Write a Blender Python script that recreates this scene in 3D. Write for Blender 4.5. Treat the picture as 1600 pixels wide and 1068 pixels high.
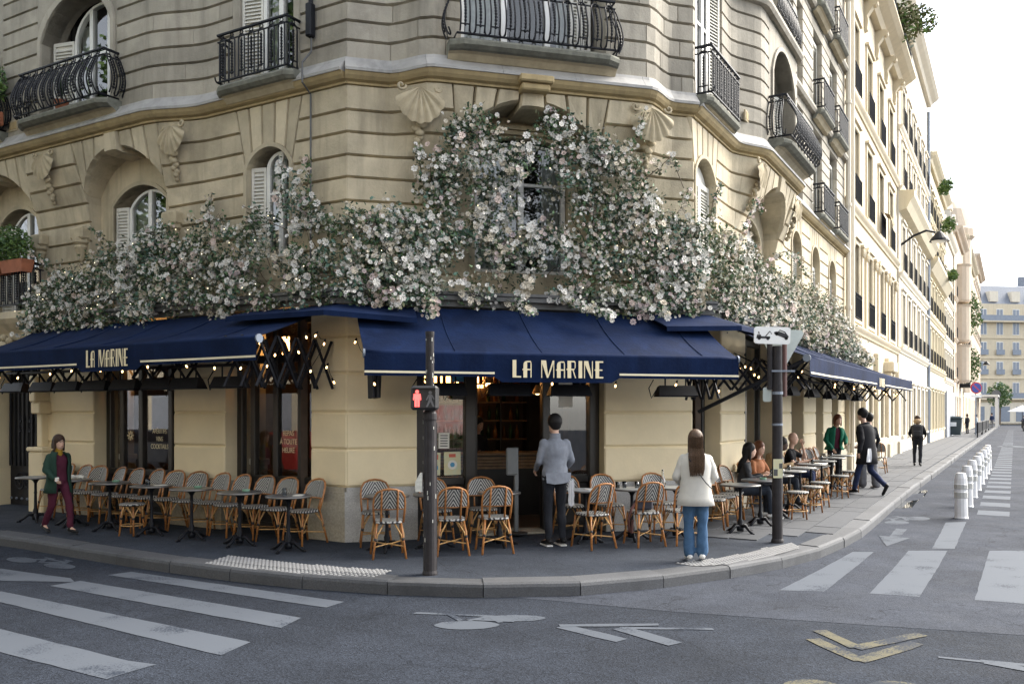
import bpy, bmesh, math, random
from math import sin, cos, pi, radians, sqrt, floor, ceil, atan2, hypot
from mathutils import Vector, Matrix
rng = random.Random(11)
sc = bpy.context.scene
col = sc.collection
for o in list(bpy.data.objects): bpy.data.objects.remove(o)

# ------------------------------------------------------------------ camera, sky, sun, exposure
H = 1.95
cam_d = bpy.data.cameras.new('camera'); cam = bpy.data.objects.new('camera', cam_d); col.objects.link(cam)
cam.location = (0, 0, H); cam.rotation_euler = (pi/2, 0, 0)
cam_d.sensor_width = 36; cam_d.lens = 36*1360/1600; cam_d.shift_y = 0.07
cam_d.clip_end = 3000; cam_d.clip_start = 0.1
sc.camera = cam
SUN_AZ, SUN_EL = 66, 40          # degrees clockwise from +Y, height above the horizon
w = bpy.data.worlds.new('World'); sc.world = w; w.use_nodes = True
nt = w.node_tree; nt.nodes.clear()
sky = nt.nodes.new('ShaderNodeTexSky'); sky.sky_type = 'NISHITA'; sky.sun_disc = False
sky.sun_elevation = radians(SUN_EL); sky.sun_rotation = radians(SUN_AZ)
sky.air_density = 1.0; sky.dust_density = 1.0; sky.ozone_density = 1.0
bg = nt.nodes.new('ShaderNodeBackground'); bg.inputs[1].default_value = 0.15
wo = nt.nodes.new('ShaderNodeOutputWorld')
hs = nt.nodes.new('ShaderNodeHueSaturation'); hs.inputs['Saturation'].default_value = 0.30   # thin bright cloud: a whiter sky
nt.links.new(sky.outputs[0], hs.inputs['Color']); nt.links.new(hs.outputs[0], bg.inputs[0]); nt.links.new(bg.outputs[0], wo.inputs[0])
sd = bpy.data.lights.new('sun', 'SUN'); sun = bpy.data.objects.new('sun', sd); col.objects.link(sun)
sd.energy = 3.2; sd.angle = radians(45); sd.color = (1.0, 0.93, 0.82)
_a, _e = radians(SUN_AZ), radians(SUN_EL)
sun.rotation_euler = Vector((sin(_a)*cos(_e), cos(_a)*cos(_e), sin(_e))).to_track_quat('Z', 'Y').to_euler()
sun.location = (40, 20, 50)
sc.view_settings.view_transform = 'Standard'; sc.view_settings.look = 'None'
sc.view_settings.gamma = 1.0; sc.view_settings.use_curve_mapping = False
sc.view_settings.exposure = 1.68
sc.cycles.max_bounces = 6; sc.cycles.diffuse_bounces = 3; sc.cycles.glossy_bounces = 3
sc.cycles.transmission_bounces = 4; sc.cycles.transparent_max_bounces = 12
sc.cycles.caustics_reflective = False; sc.cycles.caustics_refractive = False
sc.cycles.use_denoising = True

# ------------------------------------------------------------------ helpers
class MB:
    def __init__(s): s.v = []; s.f = []; s.m = []
    def add(s, vs, fs, mi=0):
        k = len(s.v); s.v += [tuple(p) for p in vs]
        s.f += [tuple(k+i for i in f) for f in fs]; s.m += [mi]*len(fs); return s
    def box(s, x0, x1, y0, y1, z0, z1, mi=0):
        return s.add([(x0,y0,z0),(x1,y0,z0),(x1,y1,z0),(x0,y1,z0),(x0,y0,z1),(x1,y0,z1),(x1,y1,z1),(x0,y1,z1)],
                     [(0,3,2,1),(4,5,6,7),(0,1,5,4),(1,2,6,5),(2,3,7,6),(3,0,4,7)], mi)
    def cbox(s, x0, x1, y0, y1, z0, z1, c=.01, mi=0):          # box with all edges cut
        bm = bmesh.new(); bmesh.ops.create_cube(bm, size=1)
        for v in bm.verts: v.co = Vector((x0+(v.co.x+.5)*(x1-x0), y0+(v.co.y+.5)*(y1-y0), z0+(v.co.z+.5)*(z1-z0)))
        bmesh.ops.bevel(bm, geom=list(bm.edges), offset=c, segments=1, affect='EDGES')
        bm.verts.index_update()
        s.add([v.co[:] for v in bm.verts], [[v.index for v in f.verts] for f in bm.faces], mi); bm.free(); return s
    def xf(s, M, k=0):
        for i in range(k, len(s.v)): s.v[i] = tuple(M @ Vector(s.v[i]))
        return s
    def tube(s, pts, r=.01, n=6, closed=False, cap=True, mi=0, flat=1.0):
        P = [Vector(p) for p in pts]; N = len(P); k = len(s.v)
        rr = r if isinstance(r, (list, tuple)) else [r]*N
        up = None
        for i in range(N):
            if closed: t = P[(i+1) % N]-P[i-1]
            else: t = P[min(i+1, N-1)]-P[max(i-1, 0)]
            if t.length < 1e-9: t = Vector((0,0,1))
            t.normalize()
            if up is None:
                up = Vector((0,0,1)) if abs(t.z) < .9 else Vector((1,0,0))
            a = up-t*up.dot(t)
            if a.length < 1e-6: a = t.orthogonal()
            a.normalize(); up = a; b = t.cross(a)
            for j in range(n):
                th = 2*pi*j/n
                s.v.append(tuple(P[i]+(a*cos(th)*flat+b*sin(th))*rr[i]))
        for i in range(N if closed else N-1):
            i2 = (i+1) % N
            for j in range(n):
                j2 = (j+1) % n
                s.f.append((k+i*n+j, k+i*n+j2, k+i2*n+j2, k+i2*n+j)); s.m.append(mi)
        if cap and not closed:
            s.f.append(tuple(k+j for j in range(n))[::-1]); s.f.append(tuple(k+(N-1)*n+j for j in range(n))); s.m += [mi, mi]
        return s
    def lathe(s, prof, n=16, c=(0,0,0), mi=0, cap=True, ax='z', sy=1.0):
        k = len(s.v)
        for r, z in prof:
            for j in range(n):
                th = 2*pi*j/n; x, y = r*cos(th), r*sin(th)*sy
                p = (x, y, z) if ax == 'z' else ((x, z, y) if ax == 'y' else (z, x, y))
                s.v.append((c[0]+p[0], c[1]+p[1], c[2]+p[2]))
        for i in range(len(prof)-1):
            for j in range(n):
                j2 = (j+1) % n
                s.f.append((k+i*n+j, k+i*n+j2, k+(i+1)*n+j2, k+(i+1)*n+j)); s.m.append(mi)
        if cap:
            if prof[0][0] > 1e-5: s.f.append(tuple(k+j for j in range(n))[::-1]); s.m.append(mi)
            if prof[-1][0] > 1e-5: s.f.append(tuple(k+(len(prof)-1)*n+j for j in range(n))); s.m.append(mi)
        return s
    def prism(s, poly, z0, z1, mi=0):                        # polygon in xy raised in z
        n = len(poly); k = len(s.v)
        s.v += [(p[0], p[1], z0) for p in poly]+[(p[0], p[1], z1) for p in poly]
        s.f += [tuple(k+i for i in range(n))[::-1], tuple(k+n+i for i in range(n))]+[(k+i, k+(i+1) % n, k+n+(i+1) % n, k+n+i) for i in range(n)]
        s.m += [mi]*(n+2); return s
    def slab(s, poly, y0, y1, mi=0):                         # polygon in xz pushed along y
        n = len(poly); k = len(s.v)
        s.v += [(p[0], y0, p[1]) for p in poly]+[(p[0], y1, p[1]) for p in poly]
        s.f += [tuple(k+i for i in range(n)), tuple(k+n+i for i in range(n))[::-1]]+[(k+i, k+n+i, k+n+(i+1) % n, k+(i+1) % n) for i in range(n)]
        s.m += [mi]*(n+2); return s
    def grid(s, rows, mi=0, closed=False):                   # rows of equal-length point lists
        k = len(s.v); n = len(rows[0])
        for r in rows: s.v += [tuple(p) for p in r]
        for i in range(len(rows)-1):
            for j in range(n if closed else n-1):
                j2 = (j+1) % n
                s.f.append((k+i*n+j, k+i*n+j2, k+(i+1)*n+j2, k+(i+1)*n+j)); s.m.append(mi)
        return s
    def ball(s, c, r, n=10, m=6, mi=0):
        rx, ry, rz = r if isinstance(r, (tuple, list)) else (r, r, r)
        k = len(s.v); s.v.append((c[0], c[1], c[2]-rz))
        for i in range(1, m):
            ph = -pi/2+pi*i/m
            for j in range(n):
                th = 2*pi*j/n; s.v.append((c[0]+rx*cos(ph)*cos(th), c[1]+ry*cos(ph)*sin(th), c[2]+rz*sin(ph)))
        s.v.append((c[0], c[1], c[2]+rz)); t = len(s.v)-1
        for j in range(n):
            j2 = (j+1) % n
            s.f.append((k, k+1+j2, k+1+j)); s.f.append((t, k+1+(m-2)*n+j, k+1+(m-2)*n+j2)); s.m += [mi, mi]
            for i in range(m-2):
                s.f.append((k+1+i*n+j, k+1+i*n+j2, k+1+(i+1)*n+j2, k+1+(i+1)*n+j)); s.m.append(mi)
        return s
    def mesh(s, mats, smooth=False, name='mesh'):
        me = bpy.data.meshes.new(name); me.from_pydata(s.v, [], s.f)
        for m in (mats if isinstance(mats, (list, tuple)) else [mats]): me.materials.append(m)
        if any(s.m): me.polygons.foreach_set('material_index', s.m)
        if smooth: me.polygons.foreach_set('use_smooth', [True]*len(me.polygons))
        me.update(); return me

def ob(name, mb, mats=None, parent=None, loc=(0,0,0), rot=0, smooth=False, label=None, cat=None, group=None, kind=None, scale=None):
    me = mb.mesh(mats, smooth, name) if isinstance(mb, MB) else mb
    o = bpy.data.objects.new(name, me); col.objects.link(o)
    o.location = loc
    o.rotation_euler = rot if isinstance(rot, (tuple, list)) else (0, 0, rot)
    if scale is not None: o.scale = scale if isinstance(scale, (tuple, list)) else (scale,)*3
    if parent: o.parent = parent
    tag(o, label, cat, group, kind); return o
def tag(o, label=None, cat=None, group=None, kind=None):
    if label: o['label'] = label
    if cat: o['category'] = cat
    if group: o['group'] = group
    if kind: o['kind'] = kind
    return o
def empty(name, loc=(0,0,0), rot=0, label=None, cat=None, group=None, kind=None, parent=None):
    return ob(name, None, None, parent, loc, rot, False, label, cat, group, kind)
def copy_tree(o, parent=None):
    c = o.copy(); col.objects.link(c); c.parent = parent
    for ch in list(o.children): copy_tree(ch, c)
    return c
def sharp(me, ang=35):
    """smooth shading with sharp edges kept"""
    me.polygons.foreach_set('use_smooth', [True]*len(me.polygons))
    try: me.set_sharp_from_angle(angle=radians(ang))
    except Exception: pass
    return me

TMP = bpy.data.scenes.new('tmp_eval')
def evaluated(o):
    """mesh of an object with its modifiers applied, worked out in a small scene of its own"""
    TMP.collection.objects.link(o); vl = TMP.view_layers[0]; vl.update(); me = bpy.data.meshes.new_from_object(o.evaluated_get(vl.depsgraph)); bpy.data.objects.remove(o); return me
# ------------------------------------------------------------------ materials
def srgb(r, g, b):
    return tuple(((c/255)/12.92 if c/255 <= .04045 else ((c/255+.055)/1.055)**2.4) for c in (r, g, b))
MATS = {}
def mat(name, c, r=.6, v=.12, s=5, bump=0, bs=60, met=0, rnd=0, streak=0, c2=None, spec=.5, obj=False, detail=5, emit=0, sheen=0, dirt=0):
    m = bpy.data.materials.new(name); MATS[name] = m; m.use_nodes = True
    t = m.node_tree; N = t.nodes; L = t.links; b = N['Principled BSDF']
    b.inputs['Roughness'].default_value = r; b.inputs['Metallic'].default_value = met
    b.inputs['Specular IOR Level'].default_value = spec
    b.inputs['Base Color'].default_value = (*c, 1)
    if sheen: b.inputs['Sheen Weight'].default_value = sheen
    if emit: b.inputs['Emission Color'].default_value = (*c, 1); b.inputs['Emission Strength'].default_value = emit
    if v or rnd or streak or bump or dirt:
        if obj: co = N.new('ShaderNodeTexCoord').outputs['Object']
        else: co = N.new('ShaderNodeNewGeometry').outputs['Position']
        def noise(scale, det=detail, vec=None, ro=.6):
            n = N.new('ShaderNodeTexNoise'); n.inputs['Scale'].default_value = scale; n.inputs['Detail'].default_value = det
            n.inputs['Roughness'].default_value = ro; L.new(vec or co, n.inputs['Vector']); return n.outputs[0]
        def ramp(x, a, bb):
            q = N.new('ShaderNodeMapRange'); q.inputs[1].default_value = a; q.inputs[2].default_value = bb; L.new(x, q.inputs[0]); return q.outputs[0]
        def mix(f, a, bcol, mode='MIX'):
            q = N.new('ShaderNodeMix'); q.data_type = 'RGBA'; q.blend_type = mode
            if isinstance(f, float): q.inputs[0].default_value = f
            else: L.new(f, q.inputs[0])
            for i, x in ((6, a), (7, bcol)):
                if isinstance(x, tuple): q.inputs[i].default_value = (*x, 1)
                else: L.new(x, q.inputs[i])
            return q.outputs[2]
        cl = c
        if v:
            lo = tuple(max(0, x*(1-v)) for x in c); hi = tuple(min(1, x*(1+v)) for x in c)
            if c2: lo = c2; hi = c
            cl = mix(ramp(noise(s), .3, .7), lo, hi)
        if streak:
            mp = N.new('ShaderNodeMapping'); mp.inputs['Scale'].default_value = (1, 1, .12); L.new(co, mp.inputs['Vector'])
            k = ramp(noise(4.5, 6, mp.outputs[0]), .5, .75)
            cl = mix(k, cl, tuple(x*(1-streak) for x in c))
        if dirt:
            k = ramp(noise(1.3, 8, None, .7), .5, .72)
            cl = mix(k, cl, tuple(x*(1-dirt) for x in c))
        if rnd:
            oi = N.new('ShaderNodeObjectInfo'); h = N.new('ShaderNodeHueSaturation')
            q = N.new('ShaderNodeMapRange'); q.inputs[3].default_value = 1-rnd; q.inputs[4].default_value = 1+rnd
            L.new(oi.outputs['Random'], q.inputs[0]); L.new(q.outputs[0], h.inputs['Value'])
            if isinstance(cl, tuple): h.inputs['Color'].default_value = (*cl, 1)
            else: L.new(cl, h.inputs['Color'])
            cl = h.outputs[0]
        if not isinstance(cl, tuple): L.new(cl, b.inputs['Base Color'])
        if bump:
            bn = N.new('ShaderNodeBump'); bn.inputs['Strength'].default_value = min(1, bump); bn.inputs['Distance'].default_value = .02
            L.new(noise(bs, 6), bn.inputs['Height']); L.new(bn.outputs[0], b.inputs['Normal'])
    return m

mat('stone_up', (.345,.315,.26), .85, .12, 3, .3, 30, rnd=.16, streak=.40, dirt=.32)
mat('stone_first', (.50,.43,.305), .85, .12, 3, .3, 30, rnd=.14, streak=.40, dirt=.32)
mat('stone_carved', (.42,.355,.24), .85, .15, 6, .2, 40, dirt=.3)
mat('stone_ground', (.76,.645,.43), .7, .05, 2, .12, 25, rnd=.03, dirt=.07)
mat('granite', (.43,.42,.40), .7, .35, 90, .15, 120, dirt=.25)
mat('lead', (.36,.35,.335), .6, .12, 4, .1, 20, rnd=.06, streak=.35)
mat('slab_moss', (.17,.17,.14), .9, .3, 8, .4, 40)
mat('cornice', (.40,.31,.165), .85, .15, 4, .2, 30, streak=.35, dirt=.25)
mat('wood_dark', (.022,.020,.018), .35, .2, 6, .05, 30)
mat('iron', (.008,.009,.013), .5, .2, 20, .05, 60, spec=.25)
mat('white_paint', (.74,.735,.71), .45, .05, 5)
mat('shutter', (.66,.645,.59), .6, .08, 6, dirt=.15)
mat('dark_room', (.018,.017,.016), .9, .3, 2)
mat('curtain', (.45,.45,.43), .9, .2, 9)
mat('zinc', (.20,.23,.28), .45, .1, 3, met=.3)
mat('fascia', (.085,.085,.085), .5, .15, 6, streak=.3)
mat('plaster', (.62,.54,.40), .85, .06, 2, .1, 20, rnd=.04, streak=.15)
mat('plaster_white', (.70,.64,.53), .85, .05, 2, .05, 20, streak=.12)
mat('plaster_yellow', (.66,.58,.42), .85, .06, 2, .05, 20, streak=.15)
mat('plaster_pink', (.58,.48,.37), .85, .06, 2, .05, 20, streak=.2)

def glass_mat(name, tint=(.9,.95,.93), refl=1.0):
    m = bpy.data.materials.new(name); MATS[name] = m; m.use_nodes = True; t = m.node_tree; N = t.nodes; L = t.links; N.clear()
    o = N.new('ShaderNodeOutputMaterial'); mx = N.new('ShaderNodeMixShader'); fr = N.new('ShaderNodeFresnel'); fr.inputs[0].default_value = 1.5
    k = N.new('ShaderNodeMath'); k.operation = 'MULTIPLY_ADD'; k.inputs[1].default_value = 1.6*refl; k.inputs[2].default_value = .06*refl; k.use_clamp = True
    tr = N.new('ShaderNodeBsdfTransparent'); tr.inputs[0].default_value = (*tint, 1)
    gl = N.new('ShaderNodeBsdfGlossy'); gl.inputs['Roughness'].default_value = .015
    L.new(fr.outputs[0], k.inputs[0]); L.new(k.outputs[0], mx.inputs[0]); L.new(tr.outputs[0], mx.inputs[1]); L.new(gl.outputs[0], mx.inputs[2]); L.new(mx.outputs[0], o.inputs[0])
    return m
glass_mat('glass'); glass_mat('shop_glass', (.92,.92,.90), 1.5)
M = MATS

# ------------------------------------------------------------------ the place's frames: the three faces of the corner house
ANG = {'L': radians(-30), 'C': radians(15), 'R': radians(60)}
C0 = (-2.31, 12.15); LC = 5.30
C1 = (C0[0]+LC*cos(ANG['C']), C0[1]+LC*sin(ANG['C']))
ORG = {'L': C0, 'C': C0, 'R': C1}
def gz(y): return max(0, min(.12, .015*(y-11)))               # the street rises a little away from the crossing
def W2(fr, x, n=0):
    a = ANG[fr]; o = ORG[fr]; return (o[0]+x*cos(a)+n*sin(a), o[1]+x*sin(a)-n*cos(a))
def WP(fr, x, n, z=None):
    p = W2(fr, x, n); return (p[0], p[1], gz(p[1])+.15 if z is None else z)
# ------------------------------------------------------------------ ground: road, pavement, kerb, markings
def asphalt(name, c, coarse, v=.35):
    m = mat(name, c, .9, 0, spec=.12); t = m.node_tree; N = t.nodes; L = t.links; b = N['Principled BSDF']
    g = N.new('ShaderNodeNewGeometry')
    def noise(s, d=3, r=.6):
        n = N.new('ShaderNodeTexNoise'); n.inputs['Scale'].default_value = s; n.inputs['Detail'].default_value = d; n.inputs['Roughness'].default_value = r
        L.new(g.outputs['Position'], n.inputs['Vector']); return n.outputs[0]
    def rng_(x, a, bb, lo, hi):
        q = N.new('ShaderNodeMapRange'); q.inputs[1].default_value = a; q.inputs[2].default_value = bb; q.inputs[3].default_value = lo; q.inputs[4].default_value = hi; L.new(x, q.inputs[0]); return q.outputs[0]
    def mul(a, bb):
        q = N.new('ShaderNodeMath'); q.operation = 'MULTIPLY'; L.new(a, q.inputs[0]); L.new(bb, q.inputs[1]); return q.outputs[0]
    vo = N.new('ShaderNodeTexVoronoi'); vo.inputs['Scale'].default_value = coarse; L.new(g.outputs['Position'], vo.inputs['Vector'])
    k = mul(rng_(noise(.55, 6), .3, .7, .66, 1.25), rng_(noise(3.5, 6, .7), .3, .7, .88, 1.1))
    k = mul(k, rng_(vo.outputs['Color'], 0, 1, 1-v, 1+v))
    dst = N.new('ShaderNodeTexVoronoi'); dst.feature = 'DISTANCE_TO_EDGE'; dst.inputs['Scale'].default_value = .42
    wv = N.new('ShaderNodeVectorMath'); wv.operation = 'ADD'
    nn = N.new('ShaderNodeTexNoise'); nn.inputs['Scale'].default_value = 1.4; nn.inputs['Detail'].default_value = 6; L.new(g.outputs['Position'], nn.inputs['Vector'])
    L.new(g.outputs['Position'], wv.inputs[0]); L.new(nn.outputs['Color'], wv.inputs[1]); L.new(wv.outputs[0], dst.inputs['Vector'])
    k = mul(k, rng_(dst.outputs['Distance'], .0, .006, .62, 1.0))
    mx = N.new('ShaderNodeMix'); mx.data_type = 'RGBA'; mx.blend_type = 'MULTIPLY'; mx.inputs[0].default_value = 1
    mx.inputs[6].default_value = (*c, 1); L.new(k, mx.inputs[7]); L.new(mx.outputs[2], b.inputs['Base Color'])
    bn = N.new('ShaderNodeBump'); bn.inputs['Strength'].default_value = .5; bn.inputs['Distance'].default_value = .006
    L.new(vo.outputs['Distance'], bn.inputs['Height']); L.new(bn.outputs[0], b.inputs['Normal'])
    L.new(rng_(noise(2.0, 4), .3, .7, .8, .97), b.inputs['Roughness'])
    return m
asphalt('asphalt', (.026,.031,.042), 85, .6)
asphalt('asphalt_light', (.045,.051,.066), 100, .5)
asphalt('asphalt_walk', (.045,.052,.066), 120, .45)
def paint(name, c, wear=.5, under=(.1,.1,.11)):
    m = mat(name, c, .75, 0, spec=.15); t = m.node_tree; N = t.nodes; L = t.links; b = N['Principled BSDF']
    g = N.new('ShaderNodeNewGeometry'); n = N.new('ShaderNodeTexNoise'); n.inputs['Scale'].default_value = 55; n.inputs['Detail'].default_value = 4; n.inputs['Roughness'].default_value = .75
    n2 = N.new('ShaderNodeTexNoise'); n2.inputs['Scale'].default_value = 2.2; n2.inputs['Detail'].default_value = 5
    L.new(g.outputs['Position'], n.inputs['Vector']); L.new(g.outputs['Position'], n2.inputs['Vector'])
    a = N.new('ShaderNodeMath'); a.operation = 'ADD'; L.new(n.outputs[0], a.inputs[0]); L.new(n2.outputs[0], a.inputs[1])
    q = N.new('ShaderNodeMapRange'); q.inputs[1].default_value = 1.45-wear*.55; q.inputs[2].default_value = 1.6-wear*.55; L.new(a.outputs[0], q.inputs[0])
    mx = N.new('ShaderNodeMix'); mx.data_type = 'RGBA'; mx.inputs[6].default_value = (*c, 1); mx.inputs[7].default_value = (*under, 1)
    L.new(q.outputs[0], mx.inputs[0]); L.new(mx.outputs[2], b.inputs['Base Color'])
    return m
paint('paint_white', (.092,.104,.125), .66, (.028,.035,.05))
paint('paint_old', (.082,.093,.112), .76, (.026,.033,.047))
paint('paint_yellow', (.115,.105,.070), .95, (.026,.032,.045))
mat('kerb', (.072,.075,.082), .75, .3, 70, .2, 90, rnd=.12, dirt=.35)
mat('slab', (.056,.060,.069), .8, .18, 25, .12, 60, rnd=.10, dirt=.25)
mat('tactile', (.105,.105,.11), .7, .15, 20); mat('dot', (.30,.30,.30), .7, .1, 20)

def road_sheet(xs, ys, dz=0):
    mb = MB(); mb.grid([[(x, y, gz(y)+dz) for x in xs] for y in ys]); return mb
ys = [-60, -20, 0, 4, 8, 9, 10, 11, 12, 13, 14, 15, 16, 17, 18, 19, 20, 40, 80, 160, 400, 1500]
xs = [-1500, -200, -60, -20, 0, 20, 60, 120, 300, 1500]
road = ob('road', road_sheet(xs, ys), M['asphalt'], kind='structure', label='dark grey asphalt road in front of the corner')
# lighter, smoother surface of the side street
def sheet(poly, dz, m, name, parent, label=None, sub=1):
    mb = MB(); mb.add([(x, y, gz(y)+dz) for x, y in poly], [tuple(range(len(poly)))]); return ob(name, mb, m, parent, label=label)
def strip_rows(a, b, n, dz):                                  # quad strip between two points lists, following the ground
    rows = []
    for i in range(n+1):
        t = i/n; rows.append([(p[0]+(q[0]-p[0])*t, p[1]+(q[1]-p[1])*t) for p, q in zip(a, b)])
    return [[(x, y, gz(y)+dz) for x, y in r] for r in rows]
mb = MB(); SS = (
    [(-.3,9.35),(.34,9.12),(1.58,8.58),(2.99,8.13),(4.51,7.66),(9,6.3),(20,3.5)],
    [(.9,9.9),(1.6,10.0),(2.6,10.3),(3.6,10.6),(5.5,10.8),(10,10.6),(20,9.2)],
    [(3.4,11.2),(4.0,11.6),(4.9,12),(6,12.2),(8,12.2),(12,12),(20,12)],
    [W2('R',2,2.0),W2('R',2,3.3),W2('R',2,4.5),W2('R',2,5.5),W2('R',2,7),W2('R',2,9),W2('R',2,14)],
    [W2('R',8,2.0),W2('R',8,3.3),W2('R',8,4.5),W2('R',8,5.5),W2('R',8,7),W2('R',8,9),W2('R',8,14)],
    [W2('R',150,2.0),W2('R',150,3.3),W2('R',150,4.5),W2('R',150,5.5),W2('R',150,7),W2('R',150,9),W2('R',150,14)])
fine = []
for a, b in zip(SS, SS[1:]):
    for k in range(24):
        t = (k/24)**(2.2 if b is SS[-1] else 1); fine.append([(p[0]+(q[0]-p[0])*t, p[1]+(q[1]-p[1])*t) for p, q in zip(a, b)])
fine.append(list(SS[-1]))
fine = [[(r[j//4][0]+(r[min(j//4+1,6)][0]-r[j//4][0])*(j % 4)/4, r[j//4][1]+(r[min(j//4+1,6)][1]-r[j//4][1])*(j % 4)/4) for j in range(25)] for r in fine]
mb.grid([[(x, y, gz(y)+.0025) for x, y in r] for r in fine])
ob('side_street', mb, M['asphalt_light'], kind='structure', label='lighter grey asphalt of the side street on the right')

# pavement outline (road side of the kerb)
KERB = [W2('L', -24, 2.12), W2('L', -12, 2.12), W2('L', -4.9, 2.1), W2('L', -3.1, 2.15), (-4.50,10.86), (-3.85,10.48), (-3.1,10.05), (-2.36,9.71), (-1.4,9.40), (-.37,9.24), (.3,9.25), (.96,9.40),
        (1.88,9.84), (2.55,10.28), (3.16,10.76), (3.75,11.28), (4.24,11.80), (4.60,12.27), W2('R', .9, 2.25), W2('R', 3.2, 2.30), W2('R', 20, 2.34), W2('R', 60, 2.4), W2('R', 150, 2.4)]
def resample(P, step):
    out = [P[0]]; acc = 0
    for a, b in zip(P, P[1:]):
        d = hypot(b[0]-a[0], b[1]-a[1]); t = step-acc
        while t <= d:
            out.append((a[0]+(b[0]-a[0])*t/d, a[1]+(b[1]-a[1])*t/d)); t += step
        acc = d-(t-step)
    return out
def catmull(P, k=6):
    out = []
    for i in range(len(P)-1):
        p0, p1, p2, p3 = P[max(i-1,0)], P[i], P[i+1], P[min(i+2,len(P)-1)]
        if hypot(p2[0]-p1[0], p2[1]-p1[1]) > 3: out.append(p1); continue
        for j in range(k):
            t = j/k
            out.append(tuple(.5*((2*p1[c])+(-p0[c]+p2[c])*t+(2*p0[c]-5*p1[c]+4*p2[c]-p3[c])*t*t+(-p0[c]+3*p1[c]-3*p2[c]+p3[c])*t**3) for c in (0,1)))
    return out+[P[-1]]
KC = catmull(KERB)
def offs(P, d):                                               # shift a polyline to its left (towards the house)
    out = []
    for i in range(len(P)):
        a = P[max(i-1,0)]; b = P[min(i+1,len(P)-1)]; tx, ty = b[0]-a[0], b[1]-a[1]; l = hypot(tx, ty)
        out.append((P[i][0]-ty/l*d, P[i][1]+tx/l*d))
    return out
KH = .15
inner = offs(KC, .27)
HOUSE = {}
mb = MB()
def back(i, p):                                               # a point under the house for every kerb point
    x, y = p; return (x*.35-.2, max(y*.35+13.5, y+6)) if y < 14 else None
rows0 = [(x, y, gz(y)+KH) for x, y in inner]
wallpts = []
for x, y in inner:
    wallpts.append(None)
# pavement sheet: fan of quads from the inner kerb line to a line well inside the walls
for i, (x, y) in enumerate(inner):
    t = i/(len(inner)-1)
    dL = ((x-C0[0])*sin(ANG['L'])-(y-C0[1])*cos(ANG['L'])); sL = (x-C0[0])*cos(ANG['L'])+(y-C0[1])*sin(ANG['L'])
    sR = (x-C1[0])*cos(ANG['R'])+(y-C1[1])*sin(ANG['R'])
    if sL < -1.5: wallpts[i] = W2('L', sL, -.6)
    elif sR > 1.0: wallpts[i] = W2('R', sR, -.6)
    else: wallpts[i] = None
i0 = max(i for i, p in enumerate(wallpts) if p is not None and i < len(inner)*.6 and inner[i][0] < 0)
i1 = min(i for i, p in enumerate(wallpts) if p is not None and i > i0)
a_, b_ = wallpts[i0], wallpts[i1]
pth = [a_, W2('C', .3, -.6), W2('C', 5.0, -.6), b_]
for i in range(i0+1, i1):
    t = (i-i0)/(i1-i0)*3; k = min(int(t), 2); u = t-k
    wallpts[i] = (pth[k][0]+(pth[k+1][0]-pth[k][0])*u, pth[k][1]+(pth[k+1][1]-pth[k][1])*u)
rows = [[], [], [], [], []]
for p, q in zip(inner, wallpts):
    for j in range(5):
        u = j/4; x, y = p[0]+(q[0]-p[0])*u, p[1]+(q[1]-p[1])*u; rows[j].append((x, y, gz(y)+KH))
mb.grid(rows)
pave = ob('sidewalk', mb, M['asphalt_walk'], kind='structure', label='dark asphalt pavement round the corner of the house')
# kerb stones, one object each near the camera, the far run joined
KS = resample(KC, 1.05)
far = MB()
for i in range(len(KS)-1):
    a, b = KS[i], KS[i+1]
    seg = [a, ((a[0]+b[0])/2, (a[1]+b[1])/2), b]
    mid = seg[1]
    tgt = MB() if mid[1] < 48 and mid[0] > -14 else far
    l = hypot(b[0]-a[0], b[1]-a[1]); tx, ty = (b[0]-a[0])/l, (b[1]-a[1])/l; nx, ny = -ty, tx
    g = .006; jz = rng.uniform(-.006, .006); jn = rng.uniform(-.008, .008)
    def pt(s, n, z): x, y = a[0]+tx*s+nx*(n+jn), a[1]+ty*s+ny*(n+jn); return (x, y, gz(y)+z)
    # straight stone with a rounded road edge; ends tapered to fill the bend
    prof = [(.0,-.05),(-.0,.105),(.012,.135),(.04,.15+jz),(.285,.156+jz),(.285,-.05)]
    k = len(tgt.v)
    for s in (g, l-g):
        for n, z in prof: tgt.v.append(pt(s, n, z))
    P = len(prof)
    for j in range(P-1): tgt.f.append((k+j, k+P+j, k+P+j+1, k+j+1)); tgt.m.append(0)
    tgt.f.append(tuple(k+j for j in range(P))); tgt.f.append(tuple(k+P+j for j in range(P))[::-1]); tgt.m += [0, 0]
    if tgt is not far: ob('kerb_stone', tgt, M['kerb'], pave)
ob('kerb_run', far, M['kerb'], pave, kind='stuff')
# stone slabs of the right-hand pavement, laid in rows along the wall
row_n = [0.02, .40, .80, 1.20, 1.62, 2.02]
for r in range(5):
    s = -.9+rng.uniform(0, .3) + (.0 if r < 3 else .55 if r == 3 else 1.0)
    while s < 26:
        ln = rng.uniform(.55, 1.15); e = s+ln; g = .007; z = rng.uniform(.010, .016)
        mb = MB(); q = []
        for (ss, nn) in ((s+g, row_n[r]+g), (e-g, row_n[r]+g), (e-g, row_n[r+1]-g), (s+g, row_n[r+1]-g)):
            x, y = W2('R', ss, nn); q.append((x, y, gz(y)+KH+z))
        mb.v = q+[(p[0], p[1], p[2]-.03) for p in q]; mb.f = [(0,3,2,1),(0,1,5,4),(1,2,6,5),(2,3,7,6),(3,0,4,7)]; mb.m = [0]*5
        ob('paving_slab', mb, M['slab'], pave); s = e
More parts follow.
